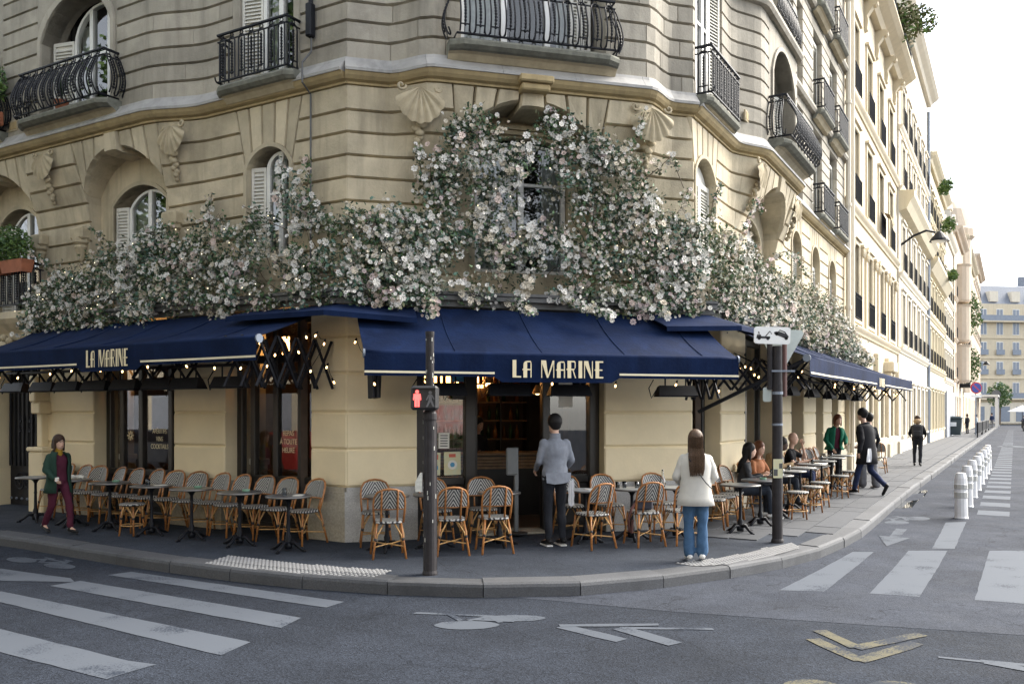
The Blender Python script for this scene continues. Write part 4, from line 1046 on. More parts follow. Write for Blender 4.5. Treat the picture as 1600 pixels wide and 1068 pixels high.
# little fixed cover pieces that bridge the corners above
def cover(aw, A, B):
    mb = MB().grid([[A[i] for i in range(len(A))], [B[i] for i in range(len(B))]]); mb.grid([[(p[0],p[1],p[2]-.02) for p in A], [(p[0],p[1],p[2]-.02) for p in B]]); mb.grid([B, [(p[0],p[1],p[2]-.07) for p in B]])
    ob('corner_cover', mb, M['navy'], aw)
def toloc(fr, q): 
    a = ANG[fr]; dx, dy = q[0]-ORG[fr][0], q[1]-ORG[fr][1]; return (dx*cos(a)+dy*sin(a), -dx*sin(a)+dy*cos(a))
def cpts(frm, lst):
    out = []
    for fr, x, n, z in lst:
        q = toloc(frm, W2(fr, x, n)); out.append((q[0], q[1], z))
    return out
cover(awL, cpts('L', [('L',-1.45,.3,3.44),('L',.12,.3,3.44),('C',.9,.3,3.43)]), cpts('L', [('L',-1.45,.86,3.30),('L',.36,.86,3.29),('C',.86,.86,3.22)]))
cover(awR, cpts('R', [('C',4.3,.3,3.45),('R',-.12,.3,3.45),('R',1.9,.3,3.45)]), cpts('R', [('C',4.45,.88,3.20),('R',-.36,.86,3.24),('R',1.55,.86,3.28)]))
# folding lattice arms
def lattice(aw, x, n0, n1, z0, z1, k=4, drop=.0):
    mb = MB(); dn = (n1-n0)/k
    for i in range(k):
        a, b = n0+dn*i, n0+dn*(i+1); zl = z0-(z0-z1)*.0
        for (p, q) in (((a, z1), (b, z0)), ((a, z0), (b, z1))):
            mb.tube([(x+(.012 if p[1] == z1 else -.012), -p[0], p[1]), (x+(.012 if p[1] == z1 else -.012), -q[0], q[1])], .021, 5)
        mb.ball((x, -(a+b)/2, (z0+z1)/2), .018, 6, 4)
    ob('scissor_arm', mb, M['iron'], aw)
for x in (-.22, -.5, -.8): lattice(awL, x, .05, 1.45, 2.96, 2.30, 4)
for x in (-2.7, -4.7, -6.2): lattice(awL, x, .2, 1.4, 2.84, 2.45, 4)
for x in (.28, .34, 5.0): lattice(awC, x, .35, 1.05 if x < 1 else 1.4, 2.62, 2.16, 5 if x < 1 else 4)
for x in (.3, .7, 5.0, 8.0, 11.0, 14.4): lattice(awR, x, .15, 1.62, 2.80, 2.32, 4)
ob('brace', MB().tube([(.12,-1.66,2.74),(.12,-.05,1.98)], .03, 6), M['iron'], awR)
for aw, fr, xa, xb, n, z in ((awL, 'L', -6.6, -.9, .95, 2.62), (awC, 'C', .6, 4.9, .95, 2.5), (awR, 'R', 1.0, 12, 1.0, 2.55)):
    mb = MB().tube([(xa, -n, z), (xb, -n, z)], .022, 6)
    for i in range(6): x = xa+(xb-xa)*(i+.5)/6; mb.tube([(x, -n, z), (x, -.1, z+.45)], .012, 5)
    ob('heater_rail', mb, M['iron'], aw)
# heaters hung under the rails
hm = MB(); hm.grid([[(-.30,-.09,-.14),(.30,-.09,-.14)],[(-.27,-.03,.0),(.27,-.03,.0)],[(-.27,.05,.02),(.27,.05,.02)],[(-.30,.11,-.12),(.30,.11,-.12)],[(-.30,.10,-.14),(.30,.10,-.14)],[(-.30,-.09,-.14),(.30,-.09,-.14)]])
hm.add([(-.30,-.09,-.14),(-.27,-.03,0),(-.27,.05,.02),(-.30,.11,-.12),(.30,-.09,-.14),(.27,-.03,0),(.27,.05,.02),(.30,.11,-.12)], [(0,1,2,3),(7,6,5,4)])
hme = hm.mesh(M['iron']); hbr = MB().tube([(-.16,0,.0),(-.16,0,.17)], .012, 5).tube([(.16,0,.0),(.16,0,.17)], .012, 5).tube([(.3,0,-.05),(.38,.02,-.16),(.42,.02,-.02),(.34,0,.1)], .009, 4).mesh(M['iron'])
for fr, n, z, xs_, lab in (('L', .95, 2.44, [-6.3,-5.5,-4.85,-4.15,-3.45,-2.7,-2.1,-1.25], 'black radiant heater under the left awning, %s from the iron street door'),
                           ('C', .95, 2.33, [1.2,2.1,2.95,4.55], 'black radiant heater under the corner awning, %s from the pedestrian signal'),
                           ('R', 1.0, 2.40, [2.2,4.0,5.8,7.6,9.4], 'black radiant heater under the right awning, %s from the corner')):
    for i, x in enumerate(xs_):
        h = empty('patio_heater', WP(fr, x, n, z), ANG[fr]+pi, lab % ORD[i], 'heater', 'radiant heaters under the awnings'); ob('reflector', hme, None, h); ob('bracket', hbr, None, h)
# strings of little bulbs
bme = MB().ball((0,0,-.035), (.013,.013,.021), 8, 6).mesh(M['bulb'], True); sme = MB().lathe([(.012,-.012),(.014,.02),(.006,.035)], 6).mesh(M['iron'])
def bulbs(name, pts, label):
    t = empty(name, pts[0], 0, label, 'string lights'); o = pts[0]; wire = []
    for i, p in enumerate(pts):
        q = (p[0]-o[0], p[1]-o[1], p[2]-o[2]); s_ = ob('socket', sme, None, t, q, (rng.uniform(-.5,.5), rng.uniform(-.5,.5), 0)); ob('bulb', bme, None, s_)
        if i and sum((a-b)**2 for a, b in zip(wire[-1], q)) < .25:
            m_ = tuple((a+b)/2 for a, b in zip(wire[-1], q)); ob('wire', MB().tube([wire[-1], (m_[0], m_[1], m_[2]-.03), (q[0], q[1], q[2]+.02)], .004, 4), M['iron'], t)
        wire.append((q[0], q[1], q[2]+.02))
def seq(fr, n, z, a, b, k, j=.05): return [WP(fr, a+(b-a)*i/(k-1)+rng.uniform(-j,j), n+rng.uniform(-.12,.12), z+rng.uniform(-.07,.05)) for i in range(k)]
bulbs('string_lights', seq('L', 1.40, 2.60, -6.6, -.5, 11), 'string of warm bulbs hung along the left awning hem')
bulbs('string_lights', [WP('L', x, n, z) for x, n, z in ((-.55,1.4,2.75),(-.42,1.2,2.9),(-.30,1.05,2.75),(-.25,.9,2.95),(-.2,.75,2.8),(-.1,.7,3.0),(.0,.6,3.02),(.05,.5,2.92),(-.1,.6,2.55),(-.35,.7,2.5),(-.5,.8,2.45),(.1,.5,2.6),(.15,.45,2.4),(-.6,.9,2.62))]+[WP('C', x, n, z) for x, n, z in ((.1,.35,2.95),(.22,.4,2.72),(.4,.5,3.05),(.5,.5,2.9),(.3,.3,2.35))], 'cluster of warm bulbs in the gap between the left and corner awnings')
bulbs('string_lights', [WP('C', x, n, z) for x, n, z in ((.25,1.2,2.36),(.9,1.3,2.38),(1.7,1.3,2.36),(2.6,1.3,2.38),(3.5,1.3,2.36),(4.4,1.3,2.38))], 'sparse string of bulbs under the corner awning hem')
bulbs('string_lights', [WP('C', x, n, z) for x, n, z in ((4.75,.75,3.0),(4.9,.7,2.93),(5.0,.65,2.98),(5.1,.6,2.86),(5.15,1.25,2.5),(5.1,1.2,2.3))]+[WP('R', x, n, z) for x, n, z in ((.0,.5,2.88),(.25,.5,2.80),(.5,.6,2.68),(.6,.65,2.72),(.75,.7,2.7),(.8,.75,2.6),(.5,.9,2.55),(1.5,1.0,2.6),(1.8,1.1,2.66),(1.9,1.2,2.6),(2.2,1.2,2.7))], 'cluster of warm bulbs in the gap beside the parking sign')
bulbs('string_lights', seq('R', 1.5, 2.52, 3.5, 13.5, 14), 'string of warm bulbs hung along the right awning hem')

# ------------------------------------------------------------------ the flower garland
for nm, c in (('leaf_dark', (.038,.066,.038)), ('leaf_mid', (.080,.145,.062)), ('leaf_blue', (.090,.165,.122)), ('leaf_olive', (.125,.135,.065)), ('leaf_grey', (.18,.20,.145))):
    mat(nm, c, .65, .35, 9)
for nm, c in (('petal_white', (.70,.68,.64)), ('petal_cream', (.60,.54,.44)), ('petal_pink', (.62,.50,.45)), ('petal_mauve', (.52,.42,.42)), ('petal_dry', (.42,.37,.29))):
    mat(nm, c, .75, .12, 30)
mat('twig', (.10,.075,.05), .8, .2, 20)
mat('fairy', (1,.85,.55), .4, 0, emit=1.6)
def interp(x, P):
    if x <= P[0][0]: return P[0][1]
    for (a, u), (b, v) in zip(P, P[1:]):
        if x <= b: return u+(v-u)*(x-a)/(b-a)
    return P[-1][1]
TOP = {'L': [(-7.0,3.95),(-6.4,4.25),(-5.6,4.45),(-4.8,4.62),(-4.0,4.78),(-3.2,4.72),(-2.7,4.80),(-2.2,4.75),(-1.6,4.80),(-1.1,5.0),(-.8,5.25),(-.5,5.0),(-.2,4.75),(0,4.7)],
       'C': [(0,4.7),(.4,4.6),(.8,4.7),(1.0,5.0),(1.2,5.4),(1.45,5.95),(1.7,6.15),(2.0,6.1),(2.2,5.6),(2.5,5.75),(2.8,6.15),(3.1,6.2),(3.4,6.0),(3.8,5.75),(4.2,5.55),(4.6,5.0),(4.9,4.75),(5.3,4.8)],
       'R': [(0,4.8),(.5,4.85),(1.0,4.9),(1.8,4.8),(2.6,4.75),(3.4,4.7),(4.5,4.65),(6,4.7),(7,4.75),(8.5,4.75),(10,4.7),(12,4.5),(13.5,4.2),(14.8,3.8),(15.2,3.6)]}
BOT = {'L': 3.42, 'C': 3.46, 'R': 3.50}
def hole(fr, x, z):
    if fr != 'C': return False
    return (((x-2.62)/.26)**2+((z-4.92)/.40)**2 < 1) or (1.98 < x < 2.2 and 5.2 < z < 5.6) or (((x-2.98)/.14)**2+((z-4.85)/.34)**2 < 1)
BM, LF = [], []
def petal_ball(mb, c, r, mi, k=7):
    """a crumpled rosette"""
    cx, cy, cz = c; n = 7; off = rng.uniform(0, 6)
    for ring, (rr, up) in enumerate(((1.0, .0), (.62, .45), (.28, .75))):
        for j in range(n-ring*2):
            t = off+2*pi*(j+ring*.4)/(n-ring*2); d = .55*r*rr
            ax, ay, az = cos(t), sin(t), 0
            a = (cx+dirx[0]*up*r+(ux[0]*cos(t)+uy[0]*sin(t))*d*.35, cy+dirx[1]*up*r+(ux[1]*cos(t)+uy[1]*sin(t))*d*.35, cz+dirx[2]*up*r+(ux[2]*cos(t)+uy[2]*sin(t))*d*.35)
            def P_(tt, ro, u2): return (cx+dirx[0]*u2*r+(ux[0]*cos(tt)+uy[0]*sin(tt))*ro*r, cy+dirx[1]*u2*r+(ux[1]*cos(tt)+uy[1]*sin(tt))*ro*r, cz+dirx[2]*u2*r+(ux[2]*cos(tt)+uy[2]*sin(tt))*ro*r)
            mb.add([a, P_(t-.42, rr*.85, up+.12), P_(t, rr*1.05, up+.20+.15*rng.random()), P_(t+.42, rr*.85, up+.12)], [(0,1,2,3)], mi)
def leaf(mb, c, ln, wd, mi):
    d = Vector((rng.gauss(0,1), rng.gauss(0,1), rng.gauss(0,.8))).normalized(); s = d.orthogonal().normalized(); s = (Matrix.Rotation(rng.uniform(0,6.28), 3, d) @ s)
    c = Vector(c); b = d.cross(s)*(-.18*ln)
    mb.add([c-d*ln*.5, c+s*wd*.5+b*.0, c+d*ln*.5+b, c-s*wd*.5], [(0,1,2,3)], mi)
LM = ['leaf_dark','leaf_mid','leaf_blue','leaf_olive','leaf_grey']; PM = ['petal_white','petal_cream','petal_pink','petal_mauve','petal_dry']
garl = empty('flower_garland', (C0[0], C0[1], 3.5), 0, 'mass of white and blush flowers climbing over the awnings and the arched window', 'garland')
goff = (-C0[0], -C0[1], -3.5)
leaves = {k: MB() for k in 'LCR'}; blos = {k: MB() for k in 'LCR'}; twigs = MB(); fairy = MB(); singles = []
def sprig(fr, x, z, n, leafw, petw, rad, nl, nb):
    lm = rng.choices(range(5), leafw)[0]; pm = rng.choices(range(5), petw)[0]
    big = rng.random()
    for _ in range(nl):
        q = W2(fr, x+rng.gauss(0, rad), n+abs(rng.gauss(0, rad*.8))*(1 if rng.random() < .75 else -1))
        m_ = lm if rng.random() < .6 else rng.choices(range(5), leafw)[0]; s_ = rng.uniform(.035, .085)
        leaf(leaves[fr], (q[0], q[1], z+rng.gauss(0, rad)), s_, s_*rng.uniform(.45, .7), m_)
    global dirx, ux, uy
    for _ in range(nb):
        q = W2(fr, x+rng.gauss(0, rad), n+abs(rng.gauss(.5*rad, rad*.9))); zz = z+rng.gauss(0, rad)
        a = ANG[fr]; D = Vector((sin(a)+rng.gauss(0,.45), -cos(a)+rng.gauss(0,.45), rng.gauss(.15,.5))).normalized(); U = D.orthogonal().normalized(); V = D.cross(U)
        dirx, ux, uy = tuple(D), tuple(U), tuple(V)
        r = rng.uniform(.018, .034) if big < .72 else rng.uniform(.034, .060)
        m_ = pm if rng.random() < .7 else rng.choices(range(5), petw)[0]
        if r > .046 and len(singles) < 290 and rng.random() < .8:
            mb = MB(); petal_ball(mb, (q[0], q[1], zz), r, 0); singles.append((mb, m_))
        else: petal_ball(blos[fr], (q[0], q[1], zz), r, m_)
for fr, x0, x1, dens in (('L', -7.0, .05, 46), ('C', 0, 5.3, 98), ('R', 0, 15.2, 38)):
    cnt = int((x1-x0)*dens)
    for i in range(cnt):
        x = rng.uniform(x0, x1); tz = interp(x, TOP[fr])+rng.uniform(-.12, .10); bz = BOT[fr]
        u = rng.random(); z = bz+(tz-bz)*(1-(1-u)**1.05)
        if fr == 'C' and 1.1 < x < 4.3 and rng.random() < .55: z = rng.uniform(4.2, tz)
        if hole(fr, x, z): continue
        hgt = (z-bz)/max(.2, tz-bz); n = .16+.30*(1-hgt)*rng.random()+.10*rng.random()+ (.22 if fr == 'C' and z > 5.3 else 0)*NF[fr](x, 6.4)/.4
        if fr == 'R': lw, pw = [2,4,2,3,4], [6,3,1,1,3]
        elif fr == 'C': lw, pw = [3,3,3,2,2], [9,3,1,.6,1]
        else: lw, pw = [3,3,3,2,2], [8,3,1,.6,1]
        sprig(fr, x, z, n, lw, pw, rng.uniform(.06, .12), int(rng.uniform(42, 66)), int(rng.uniform(5, 14)))
# sprays that stick out or hang over the awnings
def spray(fr, pts, k=10, pet=None):
    P3 = []
    for x, n, z in pts: q = W2(fr, x, n); P3.append((q[0]+goff[0], q[1]+goff[1], z+goff[2]))
    twigs.tube(P3, .008, 4)
    for a, b in zip(pts, pts[1:]):
        for j in range(k):
            t = rng.random(); sprig(fr, a[0]+(b[0]-a[0])*t, a[2]+(b[2]-a[2])*t, a[1]+(b[1]-a[1])*t, [2,4,2,2,2], pet or [5,3,2,1,2], .045, 9, 3)
spray('L', [(-2.62,.1,4.7),(-2.60,.14,5.0),(-2.52,.16,5.32)], 5); spray('L', [(-6.1,.2,4.3),(-6.6,.3,4.62),(-6.9,.35,4.75)], 4); spray('L', [(-4.7,.2,4.6),(-5.0,.25,4.85),(-5.3,.3,5.05)], 4)
spray('L', [(-1.0,.2,4.9),(-1.05,.22,5.3),(-.95,.24,5.62)], 5); spray('L', [(-.6,.2,4.9),(-.5,.2,5.3),(-.55,.22,5.5)], 4)
spray('C', [(1.0,.6,3.6),(1.1,.75,3.42),(1.05,.85,3.28)], 9); spray('C', [(.5,.5,3.6),(.62,.6,3.45),(.58,.62,3.38)], 6); spray('C', [(2.3,.5,3.6),(2.4,.7,3.4),(2.5,.8,3.34)], 5, [8,2,0,0,1])
spray('C', [(3.0,.5,3.6),(3.3,.75,3.42),(3.6,.85,3.32)], 10, [9,2,0,0,1]); spray('C', [(4.2,.5,3.6),(4.4,.7,3.45),(4.5,.8,3.38)], 6, [8,2,0,0,1])
spray('C', [(3.9,.5,5.7),(4.15,.55,6.0),(4.25,.55,6.35)], 5, [8,2,0,0,1]); spray('C', [(4.3,.45,5.4),(4.7,.5,5.75),(4.9,.5,5.3)], 4); spray('C', [(4.8,.2,4.8),(5.0,.25,5.1),(5.1,.25,5.35)], 4)
spray('C', [(1.0,.4,5.2),(.95,.42,5.5),(.9,.45,5.65)], 5, [8,2,0,0,1])
spray('R', [(.2,.2,4.9),(.25,.25,5.3),(.4,.3,5.55)], 5); spray('R', [(1.9,.2,4.9),(2.1,.3,5.4),(2.5,.35,5.75),(2.8,.35,5.6)], 5, [2,2,5,4,1]); spray('R', [(3.5,.3,4.8),(4.4,.4,5.15),(5.4,.45,5.1),(6.2,.5,4.9)], 6)
spray('R', [(9.5,.2,4.7),(10.5,.3,4.95),(11.5,.3,4.75)], 5); spray('R', [(13.5,.4,3.9),(14.6,.5,3.7),(15.4,.6,3.5)], 8)
for fr in 'LCR':
    L_ = [M[k] for k in LM]; P_ = [M[k] for k in PM]
    ob('foliage', leaves[fr], L_, garl, goff, kind='stuff'); ob('blossoms', blos[fr], P_, garl, goff, kind='stuff')
for mb, m_ in singles: ob('blossom', mb, M[PM[m_]], garl, goff)
for i in range(90):
    fr = rng.choices('LCR', [7,6,6])[0]; x = rng.uniform(*{'L': (-7,0), 'C': (0,5.3), 'R': (0,12)}[fr]); z = rng.uniform(3.6, interp(x, TOP[fr]))
    if hole(fr, x, z): continue
    q = W2(fr, x, .45+rng.uniform(0,.25)*(1-(z-3.5)/1.5)); fairy.ball((q[0]+goff[0], q[1]+goff[1], z+goff[2]), .006, 5, 4)
ob('fairy_lights', fairy, M['fairy'], garl, kind='stuff'); 
for i in range(70):
    fr = rng.choices('LCR', [7,6,9])[0]; x = rng.uniform(*{'L': (-7,0), 'C': (0,5.3), 'R': (0,14)}[fr]); z = rng.uniform(3.6, interp(x, TOP[fr])-.1); pts = []
    if hole(fr, x, z): continue
    dx = rng.uniform(-.5,.5)
    for t in range(5): q = W2(fr, x+dx*t/4, .15+.06*t); pts.append((q[0]+goff[0], q[1]+goff[1], z+goff[2]+.10*t*rng.uniform(.2,1)))
    twigs.tube(pts, .006, 4)
ob('twigs', twigs, M['twig'], garl, kind='stuff')
# ------------------------------------------------------------------ houses further down the right-hand street
mat('foliage_fresh', (.085,.15,.03), .7, .4, 8); mat('foliage_dry', (.13,.13,.05), .7, .4, 8); mat('terracotta', (.34,.12,.06), .8, .2, 8)
mat('slate', (.16,.18,.22), .5, .2, 6, rnd=.1); mat('shop_grey', (.30,.32,.36), .5, .1, 4)
def street_house(x0, x1, n0, top, floors, bays, wm, label, trim=None, door=True, iron=True, pil=False, roof=4, depth=9, corn=.45, dormers=0, detail=2, brackets=0, shm='shutter'):
    """floors: list of (sill, head); bays: list of (centre, width)"""
    T = empty('town_house', WP('R', 0, 0, 0), ANG['R'], label, 'building'); trim = trim or wm; y = -n0
    mb = MB(); zs = [.05]
    for a, b in floors: zs += [a, b]
    zs.append(top)
    for i in range(0, len(zs), 2): mb.box(x0, x1, y, y+.4, zs[i], zs[i+1])
    for a, b in floors:
        xs_ = [x0]
        for c, w_ in bays: xs_ += [c-w_/2, c+w_/2]
        xs_.append(x1)
        for i in range(0, len(xs_), 2): mb.box(xs_[i], xs_[i+1], y+.0005, y+.4, a, b)
    mb.box(x0, x1, y+.4, y+depth, .05, top)
    ob('wall', mb, M[wm], T)
    for fi, (a, b) in enumerate(floors):
        for c, w_ in bays:
            xa, xb = c-w_/2, c+w_/2; m2 = MB()
            if detail > 1 and fi > 0 and rng.random() < .85:
                for p, q in ((xa, c-.01), (c+.01, xb)):
                    m2.box(p, p+.05, y+.16, y+.2, a, b); m2.box(q-.05, q, y+.16, y+.2, a, b); m2.box(p, q, y+.17, y+.2, a, a+.08); m2.box(p, q, y+.17, y+.2, b-.08, b)
                    z = a+.1
                    while z < b-.1: m2.add([(p+.05,y+.165,z),(q-.05,y+.165,z),(q-.05,y+.2,z+.05),(p+.05,y+.2,z+.05)], [(0,1,2,3)]); z += .07
                m2.box(xa, xb, y+.205, y+.22, a, b)
                wdw = ob('shutter', m2, M[shm], T)
            else:
                m2.box(xa, xa+.08, y+.2, y+.26, a, b); m2.box(xb-.08, xb, y+.2, y+.26, a, b); m2.box(c-.05, c+.05, y+.2, y+.26, a, b); m2.box(xa, xb, y+.2, y+.26, b-.08, b); m2.box(xa, xb, y+.2, y+.26, a, a+.08); m2.box(xa, xb, y+.21, y+.25, a+(b-a)*.68, a+(b-a)*.68+.05)
                wdw = ob('window', m2, M['white_paint'], T)
                if detail > 0: ob('pane', MB().add([(xa+.05,y+.23,a+.05),(xb-.05,y+.23,a+.05),(xb-.05,y+.23,b-.05),(xa+.05,y+.23,b-.05)], [(0,1,2,3)]), M['glass'], wdw)
                ob('room_recess', MB().box(xa, xb, y+.38, y+.395, a, b), M['curtain'], wdw)  # pale grey instead of a dark room: haze wash put into the colour
            if detail > 1:
                A = MB().box(xa-.14, xa, y-.05, y+.05, a, b+.14); A.box(xb, xb+.14, y-.05, y+.05, a, b+.14); A.box(xa, xb, y-.05, y+.05, b, b+.14); A.box(xa-.2, xb+.2, y-.12, y+.05, b+.14, b+.22); A.box(xa-.18, xb+.18, y-.1, y+.05, a-.1, a); ob('surround', A, M[trim], T)
            if iron and fi > 0:
                g = MB(); k = max(5, int(w_/.15))
                for j in range(k+1): x = xa+w_*j/k; g.tube([(x, y-.12, a), (x, y-.12, a+.78)], .012, 4)
                for z in (a+.03, a+.78, a+.66): g.tube([(xa-.04, y-.12, z), (xb+.04, y-.12, z)], .016, 4)
                ob('window_railing', g, M['iron'], T)
            if pil and fi == 1:
                for xx in (xa-.42, xb+.42):
                    if x0+.1 < xx < x1-.1:
                        P_ = MB().box(xx-.17, xx+.17, y-.1, y+.02, a-.3, b+.0); P_.cbox(xx-.22, xx+.22, y-.16, y+.02, b, b+.1, .02)
                        for q in range(6): P_.ball((xx-.17+.068*q, y-.13, b-.18+.05*(q % 2)), (.06,.05,.13), 7, 5)
                        ob('pilaster', P_, M[trim], T)
    def mould(z, o, h, nm='string_course'):
        prof = [(-.02,z),(.3*o,z),(.45*o,z+.3*h),(.8*o,z+.6*h),(o,z+.85*h),(o,z+h),(-.02,z+h+.02)]
        m3 = MB().grid([[(x, y-a, b) for a, b in prof] for x in (x0-.01, x1+.01)]); m3.f += [tuple(range(7)), tuple(range(7, 14))[::-1]]; m3.m += [0, 0]; ob(nm, m3, M[trim], T)
    mould(top-.5, corn, .5, 'cornice')
    for a, b in floors[1:]: mould(a-.42, .16, .22)
    for k in range(brackets):
        x = x0+(x1-x0)*(k+.5)/brackets; B_ = MB(); B_.grid([[(x+s_*.13, y-a, z) for s_ in (-1, 1)] for a, z in ((0,top-1.5),(.10,top-1.45),(.14,top-1.2),(.10,top-1.0),(.24,top-.8),(.36,top-.62),(.36,top-.5),(0,top-.5))]); B_.f += [(0,2,4,6,8,10,12,14), (15,13,11,9,7,5,3,1)]; B_.m += [0,0]
        B_.lathe([(.0,-.14),(.10,-.14),(.10,.14),(.0,.14)], 10, (x, y-.34, top-.62), ax='x'); ob('bracket', B_, M[trim], T)
    if roof:
        R_ = MB().grid([[(x, y+.3, top), (x, y+1.3, top+roof*.7), (x, y+3.5, top+roof), (x, y+depth, top+roof)] for x in (x0, x1)]); R_.f += [(0,1,2,3),(7,6,5,4)]; R_.m += [0, 0]; r_ = ob('roof', R_, M['slate'], T)
        for k in range(dormers):
            x = x0+(x1-x0)*(k+.5)/dormers; D = MB().box(x-.5, x+.5, y+.35, y+1.6, top+.2, top+1.7); D.slab([(x-.6,top+1.7),(x+.6,top+1.7),(x,top+2.15)], y+.25, y+1.6); ob('dormer', D, M['plaster_white'], r_); ob('dormer', MB().box(x-.32, x+.32, y+.33, y+.36, top+.4, top+1.5), M['dark_room'], r_)
        for x in (x0+.4, x1-.6): ob('chimney', MB().cbox(x-.4, x+.4, y+3, y+4.2, top+roof-.3, top+roof+1.6, .03), M['plaster_pink'], r_)
    return T
b2 = street_house(14.02, 27.3, -.02, 16.2, [(.9,3.0),(4.9,7.3),(8.55,10.9),(12.0,14.2)], [(16.0,1.25),(19.0,1.25),(22.0,1.25),(25.0,1.25)], 'plaster', 'tall cream town house with pilasters and heavy cornice next to the corner house', pil=True, brackets=5, corn=.75, roof=2.6, dormers=3)
g = MB(); 
for j in range(90): x = 14.1+13.1*j/89; g.tube([(x, -.55, 16.2), (x, -.55, 17.1)], .014, 4)
for z in (16.25, 16.7, 17.1): g.tube([(14.1, -.55, z), (27.2, -.55, z)], .02, 4)
ob('roof_railing', g, M['iron'], b2)
ob('door_hood', MB().cbox(22.9, 24.3, -.35, .1, 3.55, 3.95, .04).cbox(23.0, 23.3, -.25, .1, 2.9, 3.55, .03).cbox(23.9, 24.2, -.25, .1, 2.9, 3.55, .03), M['plaster'], b2)
ob('plinth', MB().cbox(14.03, 27.2, -.10, .05, .1, 1.05, .03), M['plinth_beige'], b2)
for x in (14.35, 17.5, 20.5, 23.5, 26.8): ob('pier', MB().cbox(x-.3, x+.3, -.14, .05, 1.05, 4.1, .03).cbox(x-.36, x+.36, -.2, .05, .1, .8, .03), M['plaster'], b2)
ob('rain_pipe', MB().tube([(14.2,-.18,.3),(14.2,-.18,15.6)], .07, 8), M['plaster_white'], b2)
b3 = street_house(27.35, 41.5, .05, 19.8, [(1.0,3.2),(5.0,7.2),(8.2,10.2),(11.9,13.7),(14.5,16.2)], [(29+2.3*i, 1.1) for i in range(6)], 'plaster_white', 'bright white town house with two deep cornices, behind the street lamp', trim='plaster_white', corn=.6, roof=3, dormers=4)
mb = MB().grid([[(x, -.05-a, z) for a, z in ((0,10.6),(.3,10.7),(.45,11.0),(.6,11.2),(.6,11.45),(0,11.5))] for x in (27.36, 41.45)]); mb.f += [(0,1,2,3,4,5),(11,10,9,8,7,6)]; mb.m += [0,0]; ob('cornice', mb, M['plaster_yellow'], b3)
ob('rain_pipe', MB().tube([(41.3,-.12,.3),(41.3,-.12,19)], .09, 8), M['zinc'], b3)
b4 = street_house(41.55, 55.2, .05, 16.8, [(1.0,3.3),(4.9,6.9),(7.9,9.6),(11.3,12.9),(13.5,15.0)], [(43+2.2*i, 1.05) for i in range(6)], 'plaster_yellow', 'pale yellow town house with a bracketed lower cornice', trim='plaster_yellow', corn=.5, roof=4, dormers=5)
mb = MB().grid([[(x, -.05-a, z) for a, z in ((0,10.0),(.2,10.1),(.45,10.5),(.55,10.65),(.55,10.85),(0,10.9))] for x in (41.56, 55.1)]); mb.f += [(0,1,2,3,4,5),(11,10,9,8,7,6)]; mb.m += [0,0]; ob('cornice', mb, M['plaster_yellow'], b4)
b5 = street_house(55.25, 66, .0, 15.2, [(.3,3.4),(4.6,6.4),(7.6,9.4),(10.6,12.4)], [(57+2.4*i, 1.2) for i in range(4)], 'plaster_white', 'low white town house with grey shop windows further along the street', corn=.4, roof=4, dormers=4)
ob('shop_front', MB().cbox(55.6, 65.6, -.2, .1, .2, 3.6, .03), M['shop_grey'], b5)
b6 = street_house(66.05, 78, .1, 17.2, [(.3,3.4),(5,7),(8.3,10.4),(11.7,13.8)], [(68+2.6*i, 1.2) for i in range(4)], 'plaster_pink', 'stone town house with bowed bays and trailing greenery', corn=.6, roof=3, dormers=3, detail=1)
for z0 in (4.6, 8.0, 11.4):
    B_ = MB(); B_.lathe([(.9,z0),(1.0,z0+.2),(1.0,z0+3.0),(1.1,z0+3.2)], 16, (70.5, -.1, 0)); ob('bow_bay', B_, M['plaster_pink'], b6)
    g = MB()
    for j in range(14): t = pi*j/13; g.tube([(75+1.4*cos(t), -.2-.7*sin(t), z0), (75+1.4*cos(t), -.2-.7*sin(t), z0+.9)], .02, 4)
    g.tube([(75+1.4*cos(pi*j/13), -.2-.7*sin(pi*j/13), z0+.9) for j in range(14)], .03, 4); g.cbox(73.5, 76.5, -.95, .0, z0-.3, z0, .05); ob('balcony', g, M['iron'], b6)
b7 = street_house(78.05, 104, .1, 18.6, [(.3,3.6),(5,7),(8.3,10.4),(11.7,13.8),(15,16.8)], [(80.5+3.2*i, 1.3) for i in range(8)], 'plaster', 'tall beige town house with a round turret near the street end', corn=.6, roof=4, dormers=3, detail=1)
ob('turret', MB().lathe([(1.7,4),(1.7,18.4),(2.0,18.7),(2.0,19.4),(1.8,19.6),(1.2,21.4),(.4,22.2),(.0,22.4)], 16, (80.4, .9, 0)), M['plaster_pink'], b7)
b8 = street_house(104.1, 128, .1, 21, [(.3,3.6),(5,7),(8.3,10.4),(11.7,13.8),(15,17),(18.0,19.6)], [(107+3.2*i, 1.3) for i in range(7)], 'plaster_pink', 'pinkish stone house that ends the right-hand row', corn=.7, roof=3, detail=1)
cn = MB().box(112, 124, -2.6, -.1, 4.1, 4.35).box(112.2, 112.5, -2.5, -2.2, .2, 4.1).box(123.5, 123.8, -2.5, -2.2, .2, 4.1); ob('porch_canopy', cn, M['white_paint'], b8)
